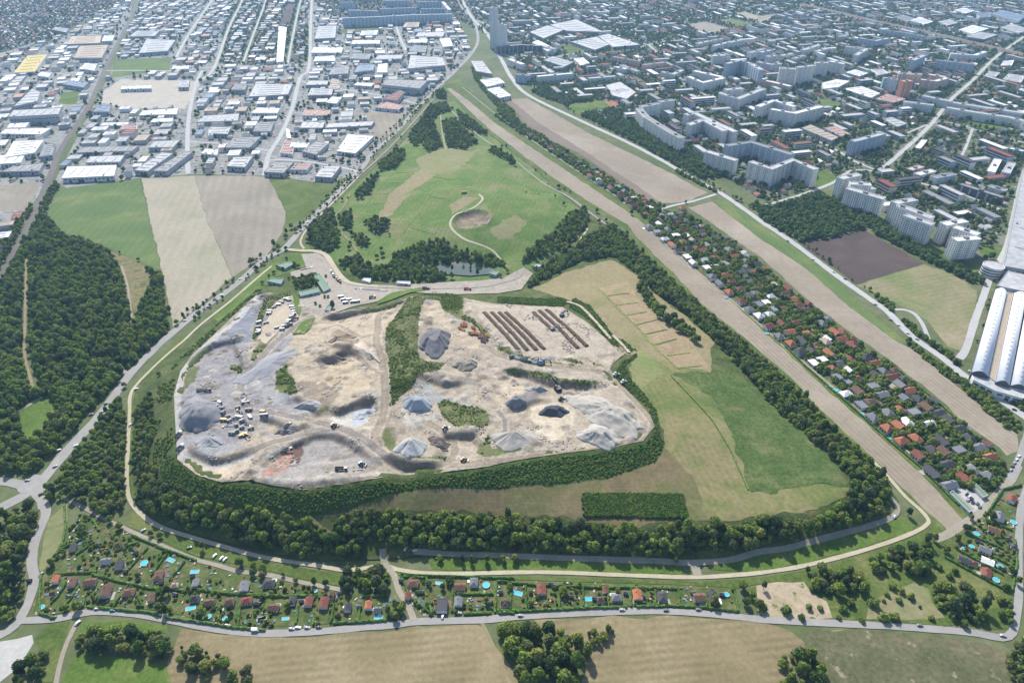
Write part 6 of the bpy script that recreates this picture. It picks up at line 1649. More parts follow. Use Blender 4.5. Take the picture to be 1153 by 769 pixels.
def truck(reg, x_, y_, rz, cab, bed, look, L_=9.0, name="dump_truck"):
    x, y, z = g1(reg, x_, y_)
    t = empty(name, (x, y, z + 1.0), rz)
    own(link("chassis", CB, t, (0, 0, .7), 0, (L_, 1.1, .4)), PM['black'])
    c_ = own(link("cab", CB, t, (L_ / 2 - 1.1, 0, .9), 0, (2.2, 2.45, 2.2)), PM[cab])
    own(link("windscreen", CB, c_, (.5, 0, .5), 0, (.04, .86, .36)), M_glass)
    own(link("load_bed", SKIP, t, (-1.2, 0, 1.0), 0, ((L_ - 3) / 6.2, 1.02, .95)), PM[bed])
    for sx in (L_ / 2 - 1.2, -L_ / 2 + 1.2, -L_ / 2 + 2.6):
        for sy in (-1, 1): link("wheel", BIGW, t, (sx, sy, .55))
    tag(t, look, "truck", "trucks in the landfill", (x, y, z))
TRK = lathe_profile("track_shoe", [(-1.9,.15),(-1.6,0),(1.6,0),(1.9,.15),(2.1,.5),(1.8,.95),(-1.8,.95),(-2.1,.5)], .3, M_tyre)
BOOM = lathe_profile("boom_arm", [(0,0),(.5,-.1),(2.6,2.2),(5.2,2.6),(5.2,3.0),(2.4,2.9),(0,.5)], .28, PM['yellow'])
STICK = lathe_profile("stick_arm", [(4.9,2.9),(5.4,2.9),(6.0,.4),(5.7,.3)], .2, PM['yellow'])
BUCKET = lathe_profile("bucket_shell", [(5.4,.5),(6.2,.6),(6.4,0),(5.8,-.5),(5.2,-.3)], .6, M_tyre)
def excavator(reg, x_, y_, rz, colr, look, s=1.0):
    x, y, z = g1(reg, x_, y_)
    t = empty("excavator", (x, y, z + .9), rz, (s, s, s))
    for sy in (-1.05, 1.05): link("crawler_track", TRK, t, (0, sy, 0))
    own(link("body", CB, t, (-.5, 0, 1.0), 0, (3.2, 2.5, 1.2)), PM[colr])
    c_ = own(link("cab", CB, t, (.5, .7, 1.3), 0, (1.4, 1.0, 1.5)), PM[colr]); own(link("window", CB, c_, (.12, 0, .4), 0, (.82, 1.04, .45)), M_glass)
    b_ = own(link("boom", BOOM, t, (.6, -.2, 1.4)), PM[colr]); own(link("stick", STICK, b_), PM[colr]); link("bucket", BUCKET, b_)
    tag(t, look, "excavator", "excavators and loaders in the pit", (x, y, z))
def loader(reg, x_, y_, rz, colr, look):
    x, y, z = g1(reg, x_, y_)
    t = empty("wheel_loader", (x, y, z + 1.0), rz, (1.25, 1.25, 1.25))
    own(link("body", CB, t, (-.8, 0, .8), 0, (3.0, 1.8, 1.3)), PM[colr])
    c_ = own(link("cab", CB, t, (-.2, 0, 2.0), 0, (1.5, 1.5, 1.4)), PM[colr]); own(link("window", CB, c_, (0, 0, .25), 0, (1.04, 1.04, .6)), M_glass)
    own(link("bucket", BUCKET, t, (-2.6, 0, .5), 0, (1, 2.1, 1)), PM['grey'])
    for sx in (-1.6, 1.4):
        for sy in (-1, 1): link("wheel", BIGW, t, (sx, sy, .7), 0, (1.3, 1.3, 1.3))
    tag(t, look, "loader", "excavators and loaders in the pit", (x, y, z))
rv = random.Random(77)
for k in range(22):
    x_, y_ = 1010 + rv.uniform(0, 200), 270 + rv.uniform(0, 60); y_ += (x_ - 1010) * .55
    skip('P3', x_, y_, rv.uniform(-.9, -.3), ['orange', 'rust', 'orange', 'yellow', 'rust', 'grey'][k % 6], "%s steel skip in the stacked skip yard" % ['orange', 'rusty', 'orange', 'yellow', 'rusty', 'grey'][k % 6])
for k in range(12):
    x_ = 105 + k * 20; y_ = 82 + k * 5 + rv.uniform(-8, 8); cl = ['blue', 'white', 'white', 'silver', 'teal', 'grey'][k % 6]
    skip('P5', x_, y_, rv.uniform(-.6, .4), cl, "%s skip beside the sandy compost pad" % cl)
for k in range(26):
    t_ = k / 26; q = [(720,225),(735,195),(800,150),(860,110),(880,140),(890,190),(905,220),(880,250),(840,300),(815,340),(660,275),(650,340),(655,370)]
    a_ = q[int(t_ * 12)]; b_ = q[int(t_ * 12) + 1]; f_ = t_ * 12 % 1
    cl = ['white', 'silver', 'grey', 'black', 'white', 'darkblue'][k % 6]
    shipping('P1', a_[0] + (b_[0] - a_[0]) * f_ + rv.uniform(-6, 6), a_[1] + (b_[1] - a_[1]) * f_ + rv.uniform(-6, 6), rv.uniform(-.3, .9), cl, "%s container around the sandy vehicle yard" % cl.replace('darkblue', 'dark blue'))
for k in range(24):
    x_, y_ = [(335,150),(370,160),(345,190),(380,200),(395,230),(430,260),(400,285),(440,290),(480,270),(510,265),(530,290),(490,320),(530,340),(480,370),(540,395),(560,160),(580,210),(590,265),(545,150),(500,195),(460,380),(595,345),(680,225),(690,250)][k]
    cl = ['black', 'white', 'grey', 'black', 'darkblue', 'black', 'yellow', 'grey'][k % 8]
    shipping('P2', x_, y_, rv.uniform(-1, 1), cl, "%s plant unit of the crushing works in the grey pit" % cl.replace('darkblue', 'dark blue'), rv.uniform(4, 8))
# conveyors of the crushing plant
def conveyor(reg, x_, y_, rz, L_, look):
    x, y, z = g1(reg, x_, y_)
    t = empty("conveyor_belt", (x, y, z + 1.0), rz)
    o = own(link("belt", CB, t, (0, 0, 2.2), 0, (L_, 1.0, .3)), PM['grey']); o.rotation_euler = (0, -.35, 0)
    own(link("drive_unit", CB, t, (-L_ / 2, 0, 0), 0, (1.6, 1.6, 1.4)), PM['yellow'])
    for s in (-.2, .25): own(link("support_leg", CB, t, (s * L_, 0, -.4), 0, (.3, 1.2, 2.5 + s * L_ * .36)), PM['grey'])
    tag(t, look, "conveyor", "conveyors of the crushing works", (x, y, z))
conveyor('P2', 450, 315, .6, 14, "longest conveyor among the plant units of the crushing works")
conveyor('P2', 520, 230, -.7, 11, "yellow-driven conveyor behind the plant units of the crushing works")
conveyor('P2', 570, 310, 2.4, 10, "short conveyor at the right end of the crushing works")
truck('P2', 255, 72, 0.05, 'black', 'silver', "long silver tipper truck above the big grey mound", 15)
truck('P4', 155, 640, 0.0, 'black', 'black', "black tipper truck on the lower haul road", 11)
truck('P2', 850, 505, .4, 'darkblue', 'grey', "dark truck beside the red stained ground", 11)
truck('P2', 75, 395, 1.3, 'white', 'grey', "grey truck at the left rim, upper one of two", 9)
truck('P2', 85, 490, 1.2, 'white', 'grey', "grey truck at the left rim, lower one of two", 9)
truck('P2', 860, 330, 1.0, 'black', 'grey', "dark truck beside the rubble pile at the crossroads", 9)
truck('P3', 380, 105, .3, 'grey', 'grey', "grey truck below the white entrance containers", 9)
truck('P3', 765, 40, 0, 'black', 'grey', "dark truck on the entrance haul road near the green ridge", 10)
truck('P3', 1065, 45, 0, 'black', 'orange', "truck with orange bed at the end of the haul road", 10)
truck('P1', 860, 310, .75, 'black', 'grey', "black lorry parked on the ramp, front one", 12); truck('P1', 905, 265, .75, 'black', 'grey', "black lorry parked on the ramp, rear one", 12)
loader('P4', 305, 605, -.3, 'teal', "teal wheel loader on the grey basin floor")
loader('P4', 105, 325, 0, 'rust', "rusty wheel loader at the haul road crossroads")
loader('P4', 905, 345, .3, 'darkblue', "dark blue loader beside the scrub island")
loader('P4', 1040, 575, 0, 'rust', "rusty loader on the front haul road")
loader('P5', 460, 390, .5, 'black', "black loader below the big excavator")
loader('P5', 850, 215, .4, 'white', "white loader on the right rim road, left one"); loader('P5', 905, 270, .6, 'white', "white loader on the right rim road, right one")
excavator('P5', 435, 320, 2.0, 'black', "big dark excavator with raised boom above the sandy hollow", 2.0)
excavator('P5', 240, 115, 0.2, 'grey', "grey excavator beside the row of skips", 1.3)
excavator('P5', 320, 125, -.2, 'blue', "blue excavator beside the row of skips", 1.5)
excavator('P2', 545, 395, -.5, 'yellow', "yellow excavator in front of the crushing works", 1.2)
excavator('M3', 280, 640, .8, 'darkblue', "dark excavator between the compost windrows", 1.4)
excavator('M3', 240, 700, .3, 'grey', "grey excavator among the compost windrows", 1.3)

# ---------------------------------------------------------------- entrance buildings, pond huts
def on_hill(f, *a_, **k_):
    c0 = rp(a_[0], a_[1]); u_ = sum(p[0] for p in c0) / len(c0); v_ = sum(p[1] for p in c0) / len(c0) + 4
    x, y = ground([(u_, v_)])[0]; return f(a_[0], a_[1], 3.6, *a_[3:], base=float(H(x, y)) + .5, **k_)
on_hill(hall, 'M2', [(280,462),(308,455),(355,518),(325,533)], 9, 'green', "green-roofed weighbridge office beside the entrance yard", cat="office building", name="office_building", detail=False)
on_hill(hall, 'M2', [(217,532),(298,515),(308,533),(225,552)], 9, 'green', "long green-roofed workshop below the weighbridge office", cat="workshop", name="site_workshop", detail=False)
on_hill(hall, 'M2', [(80,487),(98,474),(152,476),(140,500)], 8, 'green', "pale green hut beside the ring path", cat="hut", name="site_hut", detail=False)
on_hill(hall, 'M2', [(120,418),(170,402),(205,408),(158,432)], 8, 'green', "pale green hut under trees beside the main road", cat="hut", name="site_hut", detail=False)
on_hill(hall, 'M2', [(490,482),(500,474),(530,476),(525,492)], 8, 'white', "square white site office below the pond wood", cat="office", name="site_office", detail=False)
on_hill(hall, 'M2', [(638,495),(645,487),(700,489),(700,500)], 8, 'white', "long white site office below the pond wood", cat="office", name="site_office", detail=False)
on_hill(hall, 'M2', [(328,612),(345,588),(362,592),(350,615)], 9, 'green', "small light green shed in the entrance yard", cat="shed", name="site_shed", detail=False)
on_hill(hall, 'M3', [(150,420),(170,412),(195,416),(180,428)], 8, 'lightgrey', "little grey hut at the foot of the meadow hill", cat="hut", name="site_hut", detail=False)
on_hill(hall, 'M2', [(1040,452),(1055,440),(1085,446),(1070,462)], 7, 'green', "light green hut on the bank of the pond", cat="hut", name="pond_hut", detail=False)
for k, (x_, y_) in enumerate([(400,560),(412,572),(436,572),(452,582),(470,580),(420,585)]): shipping('M2', x_, y_, .3, 'white', "white site container in the entrance yard", 7)
for k in range(13): car('M2', 465 + k * 11, 522 + k * .8 + rv.uniform(-1, 1), 1.2, rv.choice(['white', 'silver', 'black', 'grey', 'red', 'blue']), "car parked in the row in the entrance yard", group="cars in the entrance yard")
for k in range(6): car('M2', 230 + k * 9, 440 - k * 2, 1.0, rv.choice(['white', 'silver', 'black', 'grey']), "car parked below the main road bend", group="cars in the entrance yard")
shipping('M2', 932, 108, .1, 'rust', "rusty red container alone on the meadow hill", 9)
for k, (x_, y_) in enumerate([(370,470),(385,485),(362,455),(395,492)]): truck('M2', x_, y_, 2.1, ['white', 'orange', 'white', 'grey'][k], ['grey', 'orange', 'silver', 'green'][k], "%s truck queueing on the entrance road" % ['white', 'orange', 'silver', 'green'][k], 9)

# ---------------------------------------------------------------- cars on the roads in front, in the settlement lot and on the highway
def road_dir(reg, x_, y_): return 0.0
for reg, s in {'B1': "423,448,white,.15 490,456,teal,.1 763,492,red,-.1 862,508,blue,-.15 940,515,rust,-.15 985,522,white,-.15 1105,540,white,-.05 338,510,white,1.2 233,487,black,.6 622,110,silver,.9 820,185,green,.5 930,220,white,1.2 960,230,white,1.2 975,235,white,1.2 157,110,white,1.5 180,300,silver,1.4",
               'B2': "30,543,white,0 187,535,silver,0 215,530,white,0 255,530,silver,0 305,528,black,0 910,467,silver,0 840,482,white,1.4 680,190,white,1.2 700,195,rust,.2 720,198,white,.2 440,508,grey,.1", 'B3': "100,478,silver,.05 540,453,silver,.02 730,455,grey,0 870,452,grey,-.05 35,462,silver,0", 'B4': "1060,565,silver,-.2 700,520,grey,-.05 590,50,white,1.0",
               'L1': "180,680,black,.8 255,490,white,.8 460,290,black,.75 590,225,white,.7 565,380,white,1.4 440,325,silver,.75 330,470,white,.8 120,620,silver,.2 200,690,white,1.2 395,335,grey,.75 240,560,silver,.8",
               'L4': "905,680,black,.6 915,690,white,.6 925,700,black,.6 910,705,silver,.6 930,715,darkblue,.6 960,735,green,.6 950,720,grey,.6 1110,545,silver,.5 1102,560,black,.5 1095,575,silver,.5 1120,530,white,.5 985,205,black,-.6 1110,315,black,-.6 920,150,white,-.6 870,420,white,-.8 830,385,silver,-.8 1130,515,white,.6",
               'M4': "380,480,black,-.6 575,655,silver,-.6 610,680,white,-.6 650,715,white,-.6 240,395,white,-.6 130,315,silver,-.6 510,590,silver,-.6 690,740,silver,-.6 330,450,white,-.6", 'M1': "800,660,white,.6 900,600,silver,.6 960,550,white,.6 1040,480,white,.6 1100,430,grey,.6", 'M2': "350,195,white,.8 255,235,white,.8 380,105,silver,.8 450,45,white,.8"}.items():
    for tok in s.split():
        a_, b_, c_, d_ = tok.split(','); van = (a_ in ('1105', '30'))
        where = {'B1': "on the lane beside the lower left gardens", 'B2': "on the village road beside the middle gardens", 'B3': "on the village road beside the garden row", 'B4': "on the village road in the lower right", 'L1': "on the main road in the left wood", 'L4': "beside the strip settlement", 'M4': "on the highway beside the ploughed field", 'M1': "on the main road beside the fields", 'M2': "on the main road below the business park"}[reg]
        car(reg, float(a_), float(b_), float(d_), c_, "%s %s %s" % ({'rust': 'dark red', 'darkblue': 'dark blue'}.get(c_, c_), 'van' if van else 'car', where), van, group="cars in front and on the roads")
# far parked cars as one mass
PC_CAR = proto_collection("far_car", [joined("far_car", [(CAR_BODY, PM[c_]), (CAR_GLASS, M_glass)]) for c_ in ('white', 'silver', 'black', 'red', 'blue', 'grey')])
pts = []
update_occ()
for zone, n_ in ((Z_IND2, 2600), (Z_IND1, 900), (Z_RES, 1500)):
    W = ground(zone); xs = [p[0] for p in W]; ys = [p[1] for p in W]
    X = rng.uniform(max(-2400, min(xs)), min(2400, max(xs)), n_); Y = rng.uniform(min(ys), min(2700, max(ys)), n_)
    ok = inside(W, X, Y) & ~occ(X, Y)
    for x, y in zip(X[ok], Y[ok]):
        for k in range(rv.randint(1, 5)): pts.append((x + k * 2.7 * math.cos(A_IND), y + k * 2.7 * math.sin(A_IND), .1, 1, 1, 1, A_IND + math.pi / 2, rv.randint(0, 5)))
scatter("far_parked_cars", pts, PC_CAR, "far scattered parked cars between the halls", "cars", 6)

# loose boulders and broken concrete strewn over the pit
def rock(sd, mat):
    bm = bmesh.new(); bmesh.ops.create_icosphere(bm, subdivisions=1, radius=1)
    for v in bm.verts: v.co *= 1 + .5 * noise.noise(v.co * 1.3 + Vector((sd, 0, 0))); v.co.z *= .7
    me = bpy.data.meshes.new("rock"); bm.to_mesh(me); bm.free(); me.materials.append(mat); return me
PC_ROCK = proto_collection("loose_rock", [rock(k * 3.1, solid("rock_%d" % k, C(*c), .95)) for k, c in enumerate([(204,192,174), (178,166,150), (190,188,188), (150,138,124), (220,212,200)])])
update_occ()
pts = []
xs = [p[0] for p in PIT_W]; ys = [p[1] for p in PIT_W]
X = rng.uniform(min(xs), max(xs), 30000); Y = rng.uniform(min(ys), max(ys), 30000)
m_ = inside(PIT_W, X, Y) & ~occ(X, Y)
for reg, poly in PITVEG: m_ &= ~inside(ground(rp(reg, poly)), X, Y)
for x, y in zip(X[m_], Y[m_]):
    d_ = fbm(x, y, 22, 12.0, 2)
    if d_ < .2: continue
    k = rv.uniform(.25, 1.0) * (1.5 if d_ > .3 else 1)
    pts.append((x, y, float(H(x, y)) + 1.1, k * rv.uniform(.8, 1.6), k, k * .7, rv.uniform(0, 6.28), rv.choices(range(5), [30, 25, 20, 15, 10])[0]))
scatter("loose_rubble", pts, PC_ROCK, "boulders and broken concrete strewn over the pit floor", "rubble", 5)
# ---------------------------------------------------------------- woods, rim vegetation, city trees
update_occ()
rt = np.random.default_rng(3)
def pts_in(reg, poly, s, jit=.45, avoid=True, roads=False):
    W = ground(rp(reg, poly)) if reg else poly
    xs = [p[0] for p in W]; ys = [p[1] for p in W]
    X, Y = np.meshgrid(np.arange(min(xs), max(xs), s), np.arange(min(ys), max(ys), s))
    X = X + (np.arange(X.shape[0])[:, None] % 2) * s * .5
    X = (X + rt.uniform(-jit, jit, X.shape) * s).ravel(); Y = (Y + rt.uniform(-jit, jit, Y.shape) * s).ravel()
    m_ = inside(W, X, Y)
    if avoid: m_ &= ~occ(X, Y, roads)
    return X[m_], Y[m_]
def veg(name, polys, s, coll, n_proto, size, label, cat, weights=None, z=.2, avoid=True, zs=1.0, patch=0.0, roads=False):
    out = []
    for reg, poly in polys:
        X, Y = pts_in(reg, poly, s, avoid=avoid, roads=roads)
        Z = H(X, Y)
        for x, y, z_ in zip(X, Y, Z):
            if patch and fbm(x, y, 30, 4.0, 2) < patch - .5: continue
            k = rt.uniform(*size); pk = rt.choice(n_proto, p=weights) if weights else rt.integers(n_proto)
            if weights and len(weights) == 6 and fbm(x, y, 60, 9.0, 2) > .03 and rt.random() < .6: pk = 3 if rt.random() < .6 else 5
            out.append((x, y, z_ + z, k, k, k * rt.uniform(.85, 1.15) * zs, rt.uniform(0, 6.28), pk))
    return scatter(name, out, coll, label, cat, n_proto)
WT = [.28, .22, .24, .08, .12, .06]
W_LEFT = [(-60,330),(0,328),(14,292),(40,262),(55,250),(70,264),(95,272),(125,284),(165,303),(183,310),(187,362),(192,370),(150,412),(110,455),(74,495),(38,534),(0,530),(-60,540)]
veg("left_woodland", [('F', W_LEFT)], 6.0, PC_TREE, 6, (.6, 1.35), "dense mixed woodland left of the main road", "woodland", [.20, .16, .18, .20, .08, .18])
veg("left_woodland_shrubs", [('F', W_LEFT)], 4.6, PC_SHRUB, 4, (1.0, 1.9), "undergrowth of the left woodland", "undergrowth")
veg("roadside_woodland", [('F', [(118,462),(136,450),(141,470),(139,540),(142,572),(120,580),(96,570),(72,558),(60,545),(84,515),(104,488)]), ('F', [(54,548),(70,553),(70,562),(62,572),(56,566)])], 5.6, PC_TREE, 6, (.65, 1.05), "wood between the main road and the ring path", "woodland", WT)
veg("slope_wood_left", [('F', [(152,470),(165,448),(174,440),(173,480),(171,520),(184,545),(178,572),(160,568),(151,530)])], 5.6, PC_TREE, 6, (.6, .95), "tree belt on the left landfill slope", "woodland", WT)
veg("railway_trees", [('F', [(62,206),(75,214),(58,226),(53,243),(68,262),(40,262),(20,300),(4,320),(18,287),(38,252),(50,226)]), ('F', [(-20,300),(10,262),(30,236),(40,232),(26,256),(4,298),(-20,340)])], 6, PC_TREE, 6, (.6, 1.0), "trees along the railway embankment", "woodland", WT)
BELT1 = [(150,560),(170,545),(200,560),(250,574),(300,575),(350,592),(385,603),(412,616),(400,630),(340,626),(260,607),(200,591),(168,577)]
BELT2 = [(372,598),(385,583),(440,578),(520,580),(600,584),(660,592),(720,596),(780,595),(860,587),(920,588),(955,566),(962,548),(985,545),(1003,562),(990,580),(950,594),(890,609),(830,620),(740,626),(660,624),(560,619),(470,616),(420,608)]
veg("front_tree_belt", [('F', BELT1), ('F', BELT2)], 5.6, PC_TREE, 6, (.5, 1.3), "dark tree belt along the foot of the landfill", "woodland", WT)
BELT3 = [(592,326),(606,306),(640,282),(672,262),(690,255),(704,266),(724,288),(750,312),(786,346),(830,384),(853,404),(890,434),(925,470),(960,506),(990,532),(1003,556),(985,568),(962,550),(940,520),(905,488),(874,462),(850,432),(822,404),(800,380),(770,352),(735,328),(722,312),(692,290),(650,296),(615,314)]
veg("right_tree_belt", [('F', BELT3), ('M3', [(600,485),(620,480),(670,560),(750,640),(825,690),(880,735),(865,765),(785,710),(690,645),(620,565)])], 5.8, PC_TREE, 6, (.65, 1.15), "dark tree belt along the right slope of the landfill", "woodland", WT)
HILLW = [('F', [(585,298),(598,280),(625,262),(640,242),(658,236),(664,248),(650,268),(632,280),(610,291)]), ('F', [(380,296),(400,292),(425,303),(440,300),(445,288),(470,276),(500,272),(520,285),(560,292),(572,303),(555,300),(535,296),(515,294),(492,297),(486,305),(512,313),(500,317),(450,317),(405,312)]),
         ('F', [(345,272),(350,256),(374,236),(382,262),(380,280),(366,285)]), ('F', [(398,222),(420,200),(428,197),(420,215),(405,226)]), ('T2', [(690,600),(760,500),(790,460),(850,450),(890,480),(820,500),(800,520),(770,600),(720,640)]), ('T2', [(755,640),(800,530),(838,640),(780,660)]),
         ('T2', [(835,530),(900,520),(990,620),(930,650),(860,640)]), ('T2', [(900,480),(960,520),(1040,590),(980,580),(920,540)]), ('T2', [(560,720),(640,650),(690,660),(640,730),(570,745)]), ('M2', [(385,215),(420,190),(455,195),(445,270),(410,265)]), ('M2', [(500,240),(560,215),(610,225),(600,270),(540,280)]), ('M2', [(440,290),(500,290),(530,330),(490,345)]), ('T2', [(1050,640),(1153,700),(1153,720),(1040,660)]), ('T2', [(810,400),(860,395),(850,430),(810,430)])]
veg("hill_woods", HILLW, 5.8, PC_TREE, 6, (.65, 1.1), "groves on the meadow hill and around the pond", "woodland", WT)
veg("city_grove", [('T3', [(150,400),(230,370),(420,380),(470,420),(400,440),(300,450),(210,430)]), ('T3', [(360,500),(470,480),(580,470),(600,530),(700,590),(800,640),(900,700),(1000,765),(880,775),(750,705),(560,600)]), ('F', [(846,232),(880,222),(920,220),(975,236),(985,250),(972,258),(935,268),(905,272),(880,264),(858,247)]),
     ('M4', [(460,230),(500,215),(620,290),(740,370),(860,430),(960,470),(970,500),(900,490),(760,415),(620,345),(500,280)]), ('M4', [(150,290),(260,270),(250,300),(180,320)])], 6.6, PC_CITY, 3, (.8, 1.35), "green groves between the highway and the housing estate", "woodland", avoid=True, roads=True)
veg("front_belt_undergrowth", [('F', BELT1), ('F', BELT2), ('F', BELT3)], 5.0, PC_SHRUB, 4, (1.1, 2.1), "undergrowth below the tree belts of the landfill", "undergrowth", z=.2)
av = []
for pts_, off in (([(194,375),(224,350),(260,324),(280,307),(299,290),(316,281)], 8), ([(194,375),(224,350),(260,324),(280,307),(299,290),(316,281)], -8), ([(340,258),(384,213),(420,172),(467,125),(500,92)], 8), ([(340,258),(384,213),(420,172),(467,125),(500,92)], -7), ([(620,118),(703,157),(776,197),(841,236)], 9), ([(892,271),(944,310),(999,349)], 10), ([(1118,312),(1104,345),(1092,385)], 8)):
    L_ = densify(ground(pts_), 9.0, 0, False); a_, b_ = ribbon_poly(L_, 2 * abs(off))
    for p in (a_ if off > 0 else b_):
        if rt.random() < .6:
            k = rt.uniform(.3, .9); av.append((p[0] + rt.uniform(-3, 3), p[1] + rt.uniform(-4, 4), .1, k, k, k, rt.uniform(0, 6.28), rt.integers(6)))
scatter("roadside_trees", av, PC_TREE, "small young trees lining the main road and highway", "street trees", 6)
# rough bushes of the landfill rim, the scrub in the pit and the crop block
RIM = [('F', [(200,522),(221,538),(250,547),(299,550),(342,556),(384,550),(436,542),(488,538),(540,531),(579,523),(638,514),(690,508),(726,501),(741,484),(748,500),(738,519),(690,535),(640,543),(560,549),(452,552),(400,567),(348,578),(300,572),(260,566),(220,560),(190,546),(182,532)]),
       ('P5', [(850,185),(895,120),(960,80),(1010,45),(1005,80),(920,140),(960,230),(1050,330),(1140,460),(1170,560),(1150,690),(1100,720),(1120,640),(1140,560),(1080,440),(960,330),(880,250)]), ('M3', [(0,555),(285,560),(308,578),(280,598),(0,582)]), ('M3', [(330,560),(400,592),(470,680),(530,770),(500,770),(390,650),(310,598)]), ('L3', [(490,0),(540,10),(605,60),(570,62),(540,40)])]
veg("rim_bushes", RIM, 1.9, PC_RIM, 3, (.4, .75), "dense dark green bushes on the slope below the pit rim", "bushes", [.4, .3, .3], z=.3, avoid=False)
veg("pit_scrub", PITVEG, 2.6, PC_RIM, 3, (.3, .8), "low olive scrub growing between the heaps of the pit", "bushes", [.05, .1, .85], z=.9, avoid=True, patch=.5)
veg("slope_scrub", [('F', [(186,424),(200,408),(195,440),(193,480),(197,520),(186,536),(173,522),(174,470),(178,440)]), ('F', [(200,405),(262,350),(290,326),(300,328),(262,356),(214,400)])], 3.6, PC_RIM, 3, (.5, 1.1), "sparse scrub on the left landfill slope", "bushes", [.3, .2, .5], z=.2, avoid=False, patch=.45)
veg("ridge_scrub", [PITVEG[0], PITVEG[1], PITVEG[2]], 2.3, PC_RIM, 3, (.28, .5), "light green scrub covering the ridge across the pit", "bushes", [0.0, .5, .5], z=0.7, avoid=True)
crop = []
Wc = ground([(655,556),(770,557),(776,585),(657,582)])
xs = [p[0] for p in Wc]; ys = [p[1] for p in Wc]
X, Y = np.meshgrid(np.arange(min(xs), max(xs), 1.7), np.arange(min(ys), max(ys), 1.5)); X = X.ravel() + rt.uniform(-.4, .4, X.size); Y = Y.ravel() + rt.uniform(-.4, .4, Y.size)
m_ = inside(Wc, X, Y)
for x, y in zip(X[m_], Y[m_]): crop.append((x, y, float(H(x, y)) + .4, .7, .7, rt.uniform(.85, 1.15), rt.uniform(0, 6.28), rt.choice(3, p=[.5, .35, .15])))
scatter("maize_block", crop, PC_RIM, "rectangular block of tall dark green crop on the slope", "crop", 3)
# bush rows and garden greenery
veg("highway_hedgerow", [('L4', [(640,0),(700,50),(780,110),(900,190),(1000,260),(1100,340),(1140,390),(1100,410),(1020,350),(930,260),(830,180),(730,100),(650,30)]), ('M4', [(500,545),(590,590),(580,620),(520,600)]), ('M4', [(620,640),(740,740),(720,750),(640,690)]), ('L4', [(720,10),(760,20),(880,110),(860,130),(780,80)]), ('L4', [(1030,240),(1150,280),(1130,320),(1060,280)]), ('M3', [(780,5),(960,100),(950,110),(770,15)])], 4.2, PC_SHRUB, 4, (1.3, 2.4), "bushy hedgerow between bare strip and highway", "hedgerow", roads=True)
veg("settlement_trees", [('F', Z_SET), ('T2', [(960,290),(1000,330),(1060,410),(1153,490),(1153,520),(1060,450),(980,350)]), ('T3', [(0,460),(150,570),(350,650),(550,765),(520,775),(330,670),(130,590),(0,490)]), ('M3', [(480,0),(720,160),(700,180),(450,10)])], 5.4, PC_SHRUB, 4, (1.1, 2.9), "garden trees and shrubs among the strip settlement houses", "garden greenery")
veg("garden_shrubs", [('F', G1), ('F', G2), ('F', G3)], 4.2, PC_SHRUB, 4, (.3, 1.15), "small shrubs and flower beds of the front gardens", "garden greenery", patch=.5)
# beds, paving, furniture and other small things of the gardens
def flat(name, w, d, h_, c): return boxmesh(name, -w / 2, w / 2, -d / 2, d / 2, -.1, h_, solid(name, C(*c), .9, .15, 1))
PC_CLUT = proto_collection("garden_item", [flat("vegetable_bed", 3.4, 1.3, .2, (104,84,62)), flat("paving_patch", 3.0, 2.6, .08, (196,190,180)), flat("garden_table", 1.6, .9, .75, (224,222,218)), flat("paving_strip", 5.5, 1.0, .07, (188,178,160)), flat("bark_bed", 2.6, 2.2, .15, (140,112,88)), flat("tarpaulin", 2.2, 1.6, .5, (120,146,160)), flat("wood_pile", 2.0, 1.0, 1.0, (150,116,82)), flat("dry_lawn", 4.4, 3.4, .05, (150,142,98))])
cl = []
for z_, n_, a_ in ((G1, 620, .15), (G2, 330, .0), (G3, 150, -.6), (Z_SET, 1500, A_SET)):
    W = ground(z_); xs = [p[0] for p in W]; ys = [p[1] for p in W]
    X = rt.uniform(min(xs), max(xs), n_ * 3); Y = rt.uniform(min(ys), max(ys), n_ * 3)
    ok = inside(W, X, Y) & ~occ(X, Y)
    for x, y in list(zip(X[ok], Y[ok]))[:n_]: cl.append((x, y, .16, rt.uniform(.7, 1.4), rt.uniform(.7, 1.4), 1, a_ + rt.choice([0, 1.5708]) + rt.uniform(-.15, .15), rt.integers(8)))
scatter("garden_clutter", cl, PC_CLUT, "beds, paving and small furniture strewn through the gardens", "garden clutter", 8)
# town trees
def town(zone, s, keep, sd):
    out = []
    X, Y = pts_in('F', zone, s)
    for x, y in zip(X, Y):
        if y > 3700 or abs(x) > 2650 or rt.random() > keep: continue
        k = rt.uniform(.6, 1.35); out.append((x, y, .05, k, k, k * rt.uniform(.8, 1.2), rt.uniform(0, 6.28), rt.integers(3)))
    return out
scatter("town_trees", town(Z_RES, 9.5, .75, 1) + town(Z_TL, 11, .6, 2) + town(Z_TOP, 12, .6, 3) + town(Z_HOUSES2, 10, .5, 4), PC_CITY, "green trees between the far town houses and estates", "town trees", 3)
scatter("park_trees", town(Z_IND1, 20, .4, 5) + town(Z_IND2, 17, .4, 6), PC_CITY, "scattered trees between the business park halls", "street trees", 3)

